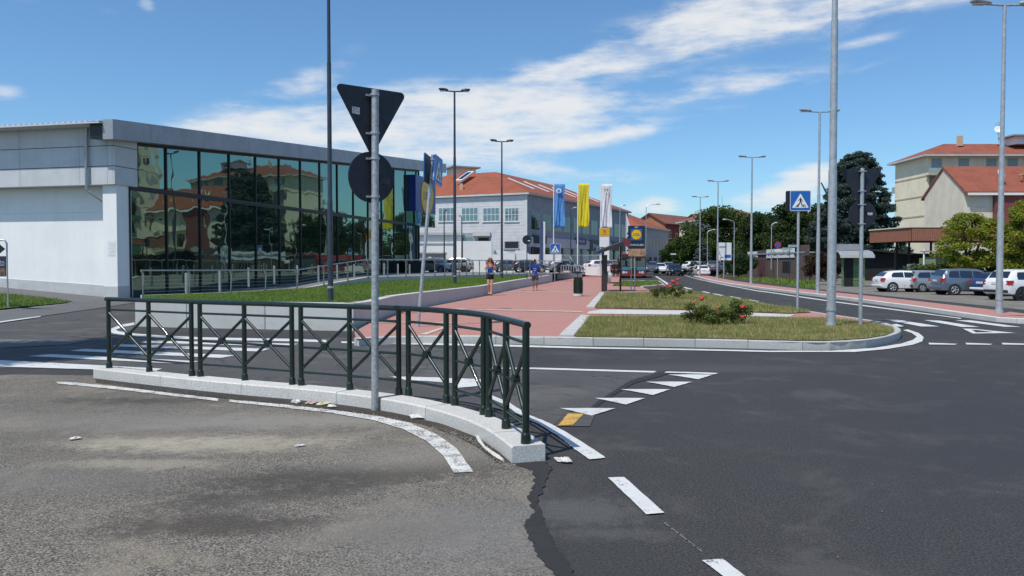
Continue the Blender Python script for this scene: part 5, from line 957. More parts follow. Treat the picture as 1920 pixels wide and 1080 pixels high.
fc.window(fc.px(1467), fc.px(1482), .6, 1.9, M_BLKPL, M_DARKIN, 4, 3, .08, False); fc.box('door', fc.px(1421), fc.px(1435), -.26, 2.2, 0, .05, mat('maroon door', (.12, .05, .06), .6)); fc.box('flat_roof', -8, LL + .2, 2.76, 2.9, -1.8, .15, M_CLADD); fc.box('roof_unit', fc.px(1421), fc.px(1438), 2.9, 3.3, -1.5, .1, M_DBROWN)
KS = at(1596, 531, 66); KS.z = -.2; SH = thing('bus_shelter', 'green bus shelter with pale curved roof beside the burgundy hedge', 'bus shelter', KS); b = MB(KS)
rings = [[KS + Vector((x_, y_, 2.45 + h_ + th)) for y_, h_, th in ((-.9, 0, 0), (-.5, .28, 0), (.3, .42, 0), (1.0, .4, 0), (1.0, .4, .06), (.3, .5, 0), (-.5, .36, 0), (-.9, .08, 0))] for x_ in (-1.3, 1.5)]; b.loft(rings); b.build('roof', M_GALVD, SH); b = MB(KS); b.box(KS + Vector((.1, -.92, 2.42)), (2.8, .05, .22)); b.build('roof_edge', M_PLINTH, SH)
for nm, x_, w_, m in (('back_panel', -.35, .75, M_DARKSHADE), ('side_panel', .38, .65, M_KGREEN), ('end_post', .85, .3, M_KGRN2), ('frame', -.8, .15, M_KGREEN)): b = MB(KS); b.box(KS + Vector((x_, -.2, 1.2)), (w_, .12, 2.45)); b.build(nm, m, SH)
b = MB(KS); b.box(KS + Vector((0, .6, 3.2)), (2.0, 1.0, .5)); b.build('roof_unit', M_GALVD, SH)
for k in range(3): b = MB(KS); b.box(KS + Vector((.38, -.27, .5 + k * .7)), (.66, .03, .05)); b.build('rail', M_KGREEN, SH)
fn = thing('park_fence', 'pale vertical bar fence behind the yellow green trees', 'fence', (48, 66, -.2)); b = MB(fn.location)
for k in range(110): x_ = 46.5 + k * .2; o = MB(fn.location).box((x_, 70, .85), (.09, .05, 2.1)); o.build('picket', M_CREAM2, fn)
MB(fn.location).box((57, 70.06, .4), (22, .05, .1)).build('fence_rail', M_CREAM2, fn); MB(fn.location).box((57, 70.06, 1.5), (22, .05, .1)).build('fence_rail', M_CREAM2, fn)
# ---- store yard: white walls and low buildings
YB = thing('white_outbuilding', 'low white building with dark flat roof edge behind the store yard', 'building', at(840, 510, 95)); yl = YB.location
def slab(root, nm, px0, px1, py0, py1, Y, th, m, parent=None): a, b_ = at(px0, py0, Y), at(px1, py1, Y); return MB(root.location).box(((a.x + b_.x) / 2, Y + th / 2, (a.z + b_.z) / 2), (b_.x - a.x, th, a.z - b_.z)).build(nm, m, parent or root)
slab(YB, 'wall', 740, 866, 440, 512, 96, 8, M_WALL); slab(YB, 'roof_edge', 738, 868, 436, 440.5, 95.7, 8.6, M_PLINTH); slab(YB, 'grey_wing', 866, 918, 437, 512, 97, 7, M_CLADD); slab(YB, 'wing_roof', 886, 919, 434.5, 442, 96, 8, M_PLINTH); w_ = slab(YB, 'window', 868, 885, 445, 452, 96.9, .2, M_GLTEAL); slab(YB, 'window', 897, 916, 446, 452, 96.9, .2, M_DARKIN); slab(YB, 'wall_rail', 784, 848, 452.5, 453.5, 95.8, .1, M_GALV)
slab(YB, 'store_hut', 770, 833, 475, 512, 92, 3, M_PLINTH); slab(YB, 'hut_roof', 768, 834, 473.5, 476, 91.8, 3.3, M_CLADD); slab(YB, 'hut_door', 803, 809, 480, 492, 91.95, .1, M_WHITE); slab(YB, 'hut_vent', 816, 822, 480, 487, 91.95, .1, M_GALVD)
WW = thing('white_wall', 'tall plain white wall block behind the woman', 'wall', at(896, 510, 94)); slab(WW, 'wall_block', 868, 922, 452, 513, 94, 3, M_WALL)
LW = thing('white_wall', 'lower white wall with grey posts behind the man in blue', 'wall', at(990, 510, 93))
for a, b_ in ((922.5, 966), (966.8, 1010), (1010.8, 1053)): slab(LW, 'wall_panel', a, b_, 477, 514, 93, .3, M_WALL)
for a in (966, 1010.5): slab(LW, 'post', a - .7, a + .7, 476, 514, 92.9, .2, M_GALVD)
LW2 = thing('white_wall', 'short white garden wall at the end of the red plaza', 'wall', at(1120, 514, 86)); slab(LW2, 'wall_panel', 1098, 1121, 500, 516, 86, .3, M_WALL); slab(LW2, 'wall_panel', 1121.5, 1144, 499, 517, 86, .3, M_WALL)
FN = thing('bar_fence', 'pale metal bar fence in front of the dealership windows', 'fence', at(1090, 505, 92))
for k in range(38): a = 1054 + k * 2.0; slab(FN, 'fence_bar', a - .32, a + .32, 477, 505, 92 + k * .1, .03, M_GALV)
slab(FN, 'fence_rail', 1054, 1129, 478, 479, 92, .05, M_GALV); slab(FN, 'fence_base', 1054, 1129, 500, 510, 92.2, .2, M_WALL)
FN2 = thing('bar_fence', 'short grey bar fence on the terrace end beside the motor scooter', 'fence', at(1075, 512, 67))
for k in range(9): a = 1052 + k * 4.7; slab(FN2, 'fence_bar', a - .6, a + .6, 498, 513, 67, .03, M_GALVD)
slab(FN2, 'fence_rail', 1052, 1091, 497, 498.2, 67, .05, M_GALVD)
# ---- flags, totem, flag banners
def flag(px, base, Y, top, m, lab, W_=1.22, H_=4.95, extra=None):
    p = at(px, base, Y); q = thing('flag', lab, 'flag', p, 0, None); h = EYE + (494 - top) * Y / F - p.z + .15
    MB().tube((0, 0, 0), (0, 0, h + .1), .07, .05, 10).build('flagpole', M_WHITE, q, 50); MB().tube((-.05, 0, h - .02), (W_ + .1, 0, h - .02), .03).build('cross_arm', M_WHITE, q)
    vs, fs = [], []; nx, nz = 30, 22
    for j in range(nz + 1):
        for i in range(nx + 1):
            u_, v_ = i / nx, j / nz; am = .05 + .16 * v_; vs.append((.08 + W_ * (u_ * (1 - .10 * v_ * (1 + .5 * math.sin(px + v_ * 4)))) + .09 * math.sin(v_ * 4 + u_ * 2 + px) * v_, am * (.5 * math.sin(u_ * 6.5 + v_ * 3.5 + px) + .3 * math.sin(u_ * 14 - v_ * 4.5 + px * 2) + .22 * math.sin(u_ * 23 + v_ * 8)) * min(1, .35 + v_ * 2) - .05, h - .05 - H_ * v_ - .07 * math.sin(u_ * 8 + px) * v_))
    for j in range(nz):
        for i in range(nx): a = j * (nx + 1) + i; fs.append((a, a + 1, a + nx + 2, a + nx + 1))
    b = MB(); b.add(vs, fs); o = b.build('flag_cloth', m, q, 80); s_ = o.modifiers.new('thick', 'SOLIDIFY'); s_.thickness = .01; return q, o, h
M_FB = mat('blue flag cloth', (.09, .27, .58), .7, 0, .08, 1); M_FY = mat('yellow flag cloth', (.68, .55, .015), .7, 0, .06, 1); M_FW = mat('white flag cloth', (.68, .67, .68), .7, 0, .04, 1)
q, o, h = flag(1038, 516, 91.5, 347, M_FB, 'light blue hanging banner flag with a white emblem on a white pole'); plate('emblem', [(a, b_ * .7 + (.1 if b_ > 0 else 0)) for a, b_ in circ(.30, 20)], .55, -.30, h - .9, .01, M_WHITE, o); plate('emblem_inner', circ(.17, 16), .55, -.312, h - .87, .01, M_FB, o)
q, o, h = flag(1083, 509, 91.5, 347, M_FY, 'yellow hanging banner flag on a white pole')
q, o, h = flag(1126, 509, 91.5, 348, M_FW, 'white hanging banner flag with small dark emblems above the totem')
for x_ in (.45, .75): plate('emblem', [(-.06, .18), (.06, .18), (.02, -.12), (-.02, -.12)], x_, -.27, h - .75, .01, M_LAMPD, o)
p = at(1133, 510, 91); q = thing('pylon_sign', 'white pylon with an orange yellow panel and a diamond emblem below the white flag', 'sign', p); hh = EYE + (494 - 428) * 91 / F - p.z; MB().box((0, 0, hh / 2), (1.1, .3, hh)).build('pylon_body', M_WHITE, q, bevel=.02)
yp = MB().box((0, -.16, hh - .47), (1.1, .02, .92)).build('yellow_panel', mat('orange yellow', (.75, .38, .01), .4), q); b = MB(); b.prism([(0, -.176, hh - .15), (.15, -.176, hh - .36), (0, -.176, hh - .57), (-.15, -.176, hh - .36)], (0, .004, 0)); b.build('diamond', M_SIGNB, yp); b = MB(); b.prism([(0, -.18, hh - .24), (.07, -.18, hh - .36), (0, -.18, hh - .48), (-.07, -.18, hh - .36)], (0, .004, 0)); b.build('diamond_core', MATS['orange yellow'], yp); text('RENAULT', .12, M_SIGNB, 'lettering', yp, TM(0, -.172, hh - .70), .002)
p = at(1017, 511, 90); q = thing('pylon_sign', 'narrow blue and white pylon seen edge on, left of the blue flag', 'sign', p); hh = EYE + (494 - 415) * 90 / F - p.z; MB().box((-.14, 0, hh / 2), (.28, 1.2, hh)).build('blue_face', mat('pylon blue', (.05, .07, .17), .4), q); MB().box((.15, .1, hh / 2 - .03), (.26, 1.2, hh - .1)).build('pylon_body', M_WHITE, q); MB().sphere((.25, -.1, hh - 1.1), (.1, .3, .9), 10, 8).build('orange_emblem', mat('orange emblem', (.5, .22, .08), .5), q, 60)
p = at(1173, 512, 95); q = thing('feather_flag', 'slim white advertising banner standing at the end of the grey building', 'flag', p); hh = EYE + (494 - 400) * 95 / F - p.z; MB().tube((0, 0, 0), (0, 0, hh), .04).build('flagpole', M_GALV, q); MB().prism([(.05, 0, 1.5), (.45, 0, 1.3), (.5, 0, hh - 1.5), (.05, 0, hh)], (0, .02, 0)).build('banner_cloth', M_FW, q)
for k in range(6): MB().box((.27, -.012, 2.2 + k * .5), (.25, .01, .2)).build('banner_print', M_LAMPD, q)
# ---- bus stop shelter on plaza, bin
p = gp(1133, 546, ZP); q = thing('plaza_shelter', 'dark brown plaza shelter with a slanting roof on a thick post', 'bus shelter', p); k_ = p.y / F; zt = lambda py: EYE + (494 - py) * k_ - p.z
MB().box((0, 0, zt(478) / 2), (.28, .3, zt(478))).build('post', mat('dark brown steel', (.05, .042, .042), .5, .3), q); MB().hexa([(-.42, -.6, zt(477)), (.95, -.6, zt(460)), (.95, 1.8, zt(460)), (-.42, 1.8, zt(477))], [(-.42, -.6, zt(471)), (.95, -.6, zt(453)), (.95, 1.8, zt(453)), (-.42, 1.8, zt(471))]).build('roof', MATS['dark brown steel'], q)
MB().prism([(.95, -.6, zt(447)), (1.35, -.6, zt(449)), (1.3, -.6, zt(463)), (.95, -.6, zt(461))], (0, .5, 0)).build('roof_end', mat('maroon end', (.14, .03, .04), .5), q); MB().box((.45, .1, .45), (1.0, .4, .06)).build('bench', MATS['dark brown steel'], q); MB().tube((.95, .6, 0), (.95, .6, zt(458)), .05).build('rear_post', MATS['dark brown steel'], q); MB().box((.1, 1.6, 1.2), (.1, .05, 2.4)).build('back_post', MATS['dark brown steel'], q); MB().tube((.16, -.2, .75), (.3, -.2, .75), .34, .34, 18).build('round_panel', M_GALV, q, 50)
p = gp(1084, 555, ZP); q = thing('litter_bin', 'dark green cylindrical litter bin with an open hood on the red plaza', 'bin', p); k_ = p.y / F; hb_ = 36 * k_
MB().tube((0, 0, 0), (0, 0, .11), .23, .22, 20).build('concrete_foot', M_CONC, q, 50); MB().tube((0, 0, .11), (0, 0, hb_ - .06), .20, .205, 24).build('bin_body', M_GREEN, q, 50); MB().tube((0, 0, hb_ - .07), (0, 0, hb_ - .02), .215, .215, 24).build('rim', M_GREEN, q, 50); MB().path([(0, .18, hb_ - .05), (-.02, .14, hb_ + .1), (-.03, .03, hb_ + .17)], .015, 6).build('hood_arm', M_BLKPL, q); b = MB(); b.sphere((-.06, 0, hb_ + .19), (.3, .22, .055), 14, 6); b.build('hood', M_GREEN, q, 60)
for k in range(12): t_ = 2 * math.pi * k / 12; MB().box((.207 * math.cos(t_), .207 * math.sin(t_), hb_ * .5), (.02, .035, hb_ * .62), t_).build('bin_rib', M_GREEN, q)
# ------------------------------------------------------------------ CARS
CARP = {}
def paintm(nm, c, metal=.0, rough=.28): return mat('car paint ' + nm, c, rough, metal, .02, 2, coat=.8)
CP = {'white': paintm('white', (.74, .74, .73)), 'silver': paintm('silver', (.42, .43, .44), .6, .35), 'steel': paintm('steel blue', (.16, .20, .25), .5, .3), 'blue': paintm('blue', (.035, .08, .19), .3), 'black': paintm('black', (.015, .015, .018), .2), 'grey': paintm('grey', (.13, .13, .14), .5), 'teal': paintm('pale teal', (.28, .36, .37), .5), 'red': paintm('dark red', (.2, .02, .02))}
PROF = {   # x (of length), zlow, zbelt, ztop (of height), half width at belt, half width at roof (of width/2)
 'hatch': [(0, .30, .56, .58, .80, .70), (.012, .20, .62, .66, .93, .78), (.05, .17, .65, .72, .97, .74), (.12, .16, .66, .90, .985, .70), (.2, .16, .66, .97, 1, .70), (.36, .16, .65, 1.0, 1, .70), (.5, .16, .63, .99, 1, .70), (.58, .16, .62, .95, 1, .70), (.70, .16, .60, .70, 1, .76), (.74, .16, .595, .645, 1, .80), (.86, .17, .55, .60, .96, .76), (.95, .2, .46, .51, .86, .66), (.99, .26, .38, .42, .70, .55)],
 'mpv': [(0, .28, .56, .58, .82, .72), (.01, .19, .60, .64, .94, .8), (.03, .16, .62, .72, .98, .76), (.085, .15, .63, .93, .99, .72), (.14, .15, .63, .975, 1, .72), (.32, .15, .61, 1.0, 1, .72), (.5, .15, .585, .985, 1, .72), (.58, .15, .575, .93, 1, .72), (.75, .15, .56, .66, 1, .76), (.79, .15, .55, .60, 1, .8), (.88, .16, .52, .56, .96, .76), (.96, .2, .44, .48, .85, .64), (.99, .26, .36, .4, .7, .55)],
 'boxy': [(0, .28, .56, .58, .86, .78), (.01, .2, .62, .65, .95, .84), (.03, .17, .63, .72, .98, .80), (.07, .16, .63, .95, .99, .76), (.12, .16, .63, .985, 1, .76), (.34, .16, .62, 1.0, 1, .76), (.52, .16, .61, .985, 1, .76), (.58, .16, .60, .96, 1, .76), (.72, .16, .585, .68, 1, .8), (.76, .16, .58, .62, 1, .84), (.88, .17, .55, .59, .97, .8), (.96, .2, .48, .51, .9, .7), (.99, .26, .38, .42, .8, .6)],
 'suv': [(0, .30, .56, .58, .84, .74), (.01, .22, .60, .64, .95, .82), (.035, .19, .63, .71, .98, .78), (.09, .18, .64, .92, .99, .73), (.15, .18, .64, .98, 1, .73), (.34, .18, .63, 1.0, 1, .73), (.5, .18, .62, .985, 1, .73), (.58, .18, .615, .95, 1, .73), (.71, .18, .60, .68, 1, .77), (.75, .18, .595, .635, 1, .82), (.88, .19, .57, .60, .96, .78), (.96, .22, .48, .52, .88, .68), (.99, .28, .38, .42, .76, .58)]}
def make_car(kind, L, W_, H, col, lab, clad=False, wheel=.32):
    q = thing('parked_car', lab, 'car', (0, 0, 0)); st_ = PROF[kind]; hw = W_ / 2
    def S_(x):
        x = max(0, min(.99, x))
        for a, b_ in zip(st_[:-1], st_[1:]):
            if a[0] <= x <= b_[0]: u_ = (x - a[0]) / (b_[0] - a[0]); return [p + (r - p) * u_ for p, r in zip(a, b_)]
        return list(st_[-1])
    fine = []
    for a, b_ in zip(st_[:-1], st_[1:]):
        n_ = 2 if b_[0] - a[0] > .05 else 1
        for k in range(n_): fine.append(a[0] + (b_[0] - a[0]) * k / n_)
    fine.append(.99); rings = []
    for x in fine:
        _, zl, zb, zt_, wb, wr = S_(x); zl, zb, zt_ = zl * H, zb * H, zt_ * H; wb, wr = wb * hw, wr * hw; X = x * L
        half = [(0, zl), (wb * .86, zl), (wb * .97, zl + .05), (wb * 1.0, zl + (zb - zl) * .4), (wb * 1.0, zl + (zb - zl) * .75), (wb * .955, zb), (wr + (wb * .955 - wr) * .12, zb + (zt_ - zb) * .82), (wr * .93, zt_ - .02), (wr * .6, zt_), (0, zt_ + .008)]
        rings.append([Vector((X, y_, z_)) for y_, z_ in half] + [Vector((X, -y_, z_)) for y_, z_ in half[-2:0:-1]])
    b = MB(); b.loft(rings); body = b.build('body', CP[col], q, 35); body.material_slots[0].link = 'OBJECT'; body.material_slots[0].material = CP[col]
    def sidept(x, t_, sgn, out=.008):
        _, zl, zb, zt_, wb, wr = S_(x); wb, wr = wb * hw, wr * hw; y0, y1 = wb * .955, wr + (wb * .955 - wr) * .12; z0, z1 = zb * H, zb * H + (zt_ * H - zb * H) * .82; return Vector((x * L, sgn * (y0 + (y1 - y0) * t_ + out), z0 + (z1 - z0) * t_))
    xa = {'hatch': .17, 'mpv': .11, 'boxy': .10, 'suv': .13}[kind]; cuts = [(xa, .36, 2), (.375, .66, 0)] if kind in ('hatch', 'boxy') else [(xa, .25, 2), (.262, .43, 0), (.445, .68, 0)]
    for sgn in (-1, 1):
        for x0, x1, rear in cuts:
            n_ = 6; vs = []; 
            for k in range(n_ + 1):
                x = x0 + (x1 - x0) * k / n_; t1 = .93
                if rear and k == 0: t1 = .55
                _, zl, zb, zt_, wb, wr = S_(x); vs += [sidept(x, .10, sgn), sidept(x, max(.12, t1), sgn)]
            b = MB(); b.add(vs, [(2 * k, 2 * k + 2, 2 * k + 3, 2 * k + 1) for k in range(n_)]); b.build('side_window', M_CARGL, q)
        if True:
            b = MB(); b.box((.46 * L if kind != 'boxy' else .40 * L, sgn * (hw * 1.002), S_(.45)[2] * H - .1), (.18, .03, .03)); b.build('door_handle', CP[col] if kind != 'boxy' else M_BLKPL, q); b = MB(); b.box((.655 * L, sgn * (hw * .98 + .08), S_(.65)[2] * H + .06), (.12, .18, .12)); b.build('wing_mirror', CP[col], q, bevel=.02)
            for xg in ((.365, .67) if kind in ('hatch', 'boxy') else (.27, .445, .68)):
                vs = [sidept(xg, 0, sgn, .003), Vector((xg * L, sgn * (hw * S_(xg)[4] + .003), S_(xg)[1] * H + .12))]; b = MB(); b.tube(vs[0], vs[1], .006, .006, 4); b.build('door_gap', M_BLACK, q)
    def screen(x0, x1, nm):
        vs = []; n_ = 5
        for k in range(n_ + 1):
            x = x0 + (x1 - x0) * k / n_; _, zl, zb, zt_, wb, wr = S_(x); zt_ = zt_ * H; wr *= hw
            sl_ = .012; vs += [Vector((x * L - (.012 if x < .4 else -.012), -wr * .86, zt_ + sl_)), Vector((x * L - (.012 if x < .4 else -.012), wr * .86, zt_ + sl_))]
        b = MB(); b.add(vs, [(2 * k, 2 * k + 2, 2 * k + 3, 2 * k + 1) for k in range(n_)]); b.build(nm, M_CARGL, q)
    screen(.588, .705, 'windscreen'); r0 = {'hatch': (.052, .125), 'mpv': (.032, .085), 'boxy': (.03, .068), 'suv': (.037, .09)}[kind]; screen(r0[0], r0[1], 'rear_window')
    zb = S_(.03)[2] * H
    for s in (-1, 1):
        b = MB(); yl_ = s * hw * .83; b.hexa([(-.005, yl_ - .10, zb - .20), (.07 * L * .5, s * hw * .995 - .02, zb - .2), (.07 * L * .5, s * hw * .995 + .012, zb - .2), (-.005, yl_ + .08, zb - .2)], [(.01, yl_ - .10, zb + .02), (.10 * L * .6, s * hw * .985 - .02, zb + .03), (.10 * L * .6, s * hw * .985 + .014, zb + .03), (.01, yl_ + .09, zb + .02)]); b.build('tail_light', M_RED, q)
        b = MB(); xx = .945 * L; b.sphere((xx, s * hw * .70, S_(.945)[2] * H - .04), (.16, .16, .085), 10, 6); b.build('headlight', M_HEAD, q, 60)
    b = MB(); b.box((-.008, 0, zb - .13), (.02, .5, .12)); b.build('number_plate', M_PLATE, q); b = MB(); b.box((.02, 0, .30 * H * 1.0), (.12, W_ * .86, .14)); b.build('bumper', M_BLKPL if clad or kind == 'boxy' else CP[col], q, bevel=.04)
    b = MB(); b.box((.975 * L, 0, .33 * H), (.08, W_ * .55, .12)); b.build('grille', M_BLKPL, q); b = MB(); b.box((.982 * L, 0, .26 * H), (.04, .5, .11)); b.build('number_plate', M_PLATE, q)
    for fx in (.18, .80):
        for s in (-1, 1):
            c = Vector((fx * L, s * (hw - .10), wheel)); b = MB(); b.tube(c + Vector((0, -s * .12, 0)), c + Vector((0, s * .104, 0)), wheel * 1.16, wheel * 1.16, 24); b.build('wheel_arch', M_BLKPL, q, 40)
            b = MB(); b.tube(c + Vector((0, -s * .1, 0)), c + Vector((0, s * .115, 0)), wheel, wheel * .97, 24); wh = b.build('wheel', M_TYRE, q, 40)
            b = MB(); b.tube(c + Vector((0, s * .1, 0)), c + Vector((0, s * .118, 0)), wheel * .68, wheel * .66, 20)
            b.build('rim_back', M_BLACK, wh, 40); b = MB()
            for k in range(5):
                t_ = 2 * math.pi * k / 5; d = Vector((math.cos(t_), 0, math.sin(t_))); b.tube(c + Vector((0, s * .122, 0)), c + d * wheel * .62 + Vector((0, s * .122, 0)), .03, .045, 6)
            rg = [c + Vector((math.cos(2 * math.pi * k / 20) * wheel * .64, s * .12, math.sin(2 * math.pi * k / 20) * wheel * .64)) for k in range(21)]; b.path(rg, .022, 6); b.build('rim', M_RIM if not (clad) else M_BLKPL, wh, 50)
    b = MB(); b.box((.5 * L, 0, .2 * H), (.78 * L, W_ * .82, .16)); b.build('underbody', M_BLACK, q)
    if kind == 'suv':
        for s in (-1, 1): b = MB(); b.box((.49 * L, s * (hw - .012), .215 * H), (.36 * L, .05, .2)); b.build('sill_cladding', M_BLKPL, q)
    return q
def recolor(c, col):
    for ch in c.children:
        if ch.name.startswith('body'): ch.material_slots[0].link = 'OBJECT'; ch.material_slots[0].material = CP[col]
LZ = -.26
def place(q, px, py, rz, z=LZ, Y=None):
    p = gp(px, py, z) if Y is None else at(px, py, Y); q.location = p; q.rotation_euler = (0, 0, rz); return q
GRP = 'cars parked in the right car park'
c1 = make_car('hatch', 4.06, 1.72, 1.45, 'white', 'white three door hatchback, leftmost parked car on the right'); place(c1, 1643, 547, R(-2)); c1['group'] = GRP
c2 = make_car('boxy', 3.45, 1.55, 1.46, 'silver', 'small boxy silver hatchback with black bumper parked beside the white hatchback', wheel=.28); place(c2, 1700, 547.5, R(6)); c2['group'] = GRP
c3 = make_car('mpv', 4.29, 1.81, 1.62, 'steel', 'steel blue people carrier with dark side windows in front of the tree'); place(c3, 1752, 552.5, R(-3)); c3['group'] = GRP
c4 = dup(c1); c4['label'] = 'blue car mostly hidden behind the white crossover'; recolor(c4, 'blue'); place(c4, 1836, 555, R(12))
c5 = make_car('suv', 4.25, 1.80, 1.62, 'white', 'white crossover with black lower trim, rightmost parked car', clad=True, wheel=.35); place(c5, 1866, 563, R(13)); c5['group'] = GRP
GF = 'cars parked at the far end of the road'
k = 0
for src, px, py, Y, rz, col, lab in ((c3, 1222, 512, 112, -100, 'grey', 'dark grey car right beside the bus in the far row'), (c1, 1236, 512, 115, -95, 'white', 'white car second from the bus in the far row'), (c3, 1252, 512, 116, -98, 'silver', 'silver people carrier behind the oncoming black car'), (c5, 1283, 510, 118, 20, 'white', 'white car parked sideways right of the oncoming black car'),
    (c1, 1297, 510, 122, 30, 'black', 'dark car parked between the white sideways car and the smallest lamp'), (c3, 1336, 511, 108, 80, 'grey', 'dark car just right of the white car seen from behind'), (c1, 1349, 510, 116, -60, 'steel', 'grey blue car parked under the white direction board'), (c5, 1243, 509, 128, -90, 'black', 'dark car in the second far row behind the silver ones'), (c1, 1266, 508, 130, -85, 'silver', 'silver car in the second far row below the hedge trees'), (c3, 1310, 508, 132, 40, 'teal', 'pale car in the second far row behind the smallest lamp'), (c1, 1215, 509, 125, -90, 'blue', 'blue car in the second far row next to the bus')):
    c = dup(src); recolor(c, col); c['label'] = lab; c['group'] = GF; place(c, px, py, R(rz), Y=Y); c.location.z = max(c.location.z, -.3)
c = dup(c3); recolor(c, 'black'); c['label'] = 'black car driving towards the camera at the far bend'; c['group'] = GF; c.name = 'moving_car'; place(c, 1266, 513.5, R(-92), Y=108); c.location.z = .0; c.location.y += 2
c = dup(c1); recolor(c, 'white'); c['label'] = 'white car seen from behind at the far bend of the road'; c['group'] = GF; c.name = 'moving_car'; place(c, 1320, 517.5, R(86), Y=100); c.location.z = 0
GY = 'cars parked behind the steel handrail'
for src, px, Y, rz, col, lab in ((c1, 790, 80, -35, 'silver', 'silver car behind the leaning crossing sign'), (c5, 886, 86, 172, 'silver', 'silver car left of the woman behind the handrail'), (c1, 924, 89, 8, 'grey', 'dark grey car behind the handrail right of the woman'), (c1, 960, 89, 4, 'black', 'black car behind the handrail between the woman and the man'), (c1, 1026, 88, 10, 'teal', 'pale teal car behind the handrail right of the man'), (c1, 1098, 90, 20, 'white', 'white car behind the short white garden wall'), (c1, 1121, 90.5, 20, 'silver', 'pale car next to the totem behind the short white wall')):
    c = dup(src); recolor(c, col); c['label'] = lab; c['group'] = GY; place(c, px, 505, R(rz), Y=Y); c.location.z = yardz(Y)
for i, (x0, w_) in enumerate(((926, 42), (966, 34))):
    p = at(x0, 477, 97); q = thing('white_van', ['white van roof showing above the white wall left of the black round sign', 'white van roof showing above the white wall behind the black round sign'][i], 'van', (p.x, 97, 0), 0, 'white vans behind the wall'); L_ = w_ * 97 / F; b = MB()
    b.loft([[Vector((x_, y_, z_)) for y_, z_ in ((-.9, .4), (-.95, 1.4), (-.8, h_), (.8, h_), (.95, 1.4), (.9, .4))] for x_, h_ in ((0, 3.15), (.1, 3.25), (L_ * .6, 3.1), (L_ * .8, 2.7), (L_, 2.2))]); b.build('van_body', CP['white'], q, 40); b = MB(); b.box((L_ * .3, -.9, 2.5), (L_ * .4, .04, .5)); b.build('side_window', M_CARGL, q)
    for xx in (.2, .8): b = MB(); b.tube((L_ * xx, -.95, .34), (L_ * xx, .95, .34), .34, .34, 16); b.build('wheel', M_TYRE, q)
# ------------------------------------------------------------------ BUS, scooter
p = gp(1187, 521.5, ZP); Y = p.y; k_ = Y / F; q = thing('city_bus', 'red and turquoise city bus facing the camera at the bus stop', 'bus', p, R(-9)); Wb, Hb, Lb = 48 * k_ , 47 * k_, 11.0; 
b = MB(); b.loft([[Vector((x_ * (1 - e * .06), y_, z_ * Hb)) for x_, z_ in ((-Wb / 2, .10), (-Wb / 2, .85), (-Wb / 2 * .92, .98), (Wb / 2 * .92, .98), (Wb / 2, .85), (Wb / 2, .10))] for y_, e in ((0, 1), (.25, 0), (Lb, 0))]); b.build('bus_body', mat('bus red', (.36, .02, .025), .35, coat=.5), q, 30)
def fpan(nm, x0, x1, z0, z1, m, dy=.02, bev=0): return MB().box(((x0 + x1) / 2 * Wb, -dy / 2, (z0 + z1) / 2 * Hb), ((x1 - x0) * Wb, dy + .02, (z1 - z0) * Hb)).build(nm, m, q, bevel=bev)
M_TQ = mat('turquoise paint', (.015, .22, .32), .35, coat=.5)
fpan('destination_display', -.44, .44, .80, .94, M_BLKPL, .05); fpan('windscreen', -.46, .0, .46, .79, M_CARGL, .05); fpan('windscreen', .008, .46, .46, .79, M_CARGL, .05); fpan('turquoise_band', -.47, .47, .32, .45, M_TQ, .05); fpan('bumper', -.47, .47, .09, .18, mat('bus bumper', (.22, .02, .02), .5), .09); fpan('lower_grille', -.12, .15, .2, .42, M_BLKPL, .06)
for s in (-1, 1):
    MB().tube((s * .36 * Wb, -.06, .23 * Hb), (s * .36 * Wb, .0, .23 * Hb), .14, .14, 14).build('headlight', M_HEAD, q, 40); MB().tube((s * .26 * Wb, -.06, .23 * Hb), (s * .26 * Wb, .0, .23 * Hb), .1, .1, 12).build('headlight', M_HEAD, q, 40)
    a = MB().path([(s * .46 * Wb, 0, .92 * Hb), (s * .56 * Wb, -.3, .9 * Hb), (s * .57 * Wb, -.35, .78 * Hb)], .03, 6).build('mirror_arm', M_BLKPL, q); MB().box((s * .57 * Wb, -.35, .70 * Hb), (.22, .12, .42)).build('mirror', M_BLKPL, a, bevel=.03)
    for y_ in (2.3, 8.2): MB().tube((s * Wb * .5, y_, .5), (s * Wb * .5 - s * .3, y_, .5), .5, .5, 20).build('wheel', M_TYRE, q, 40)
    for j in range(6): MB().box((s * Wb * .502, 1.4 + j * 1.6, .62 * Hb), (.03, 1.45, .3 * Hb)).build('side_window', M_CARGL, q)
    MB().path([(s * .02 * Wb, -.06, .47 * Hb), (s * .2 * Wb, -.07, .62 * Hb)], .012, 4).build('wiper', M_BLACK, q)
p = at(1061, 512, 70); p.z = .84; q = thing('motor_scooter', 'dark motor scooter with a white top box and screen at the terrace end', 'scooter', p, R(15))
for x_ in (-.6, .6): MB().tube((x_, -.06, .26), (x_, .06, .26), .26, .26, 16).build('wheel', M_TYRE, q, 40)
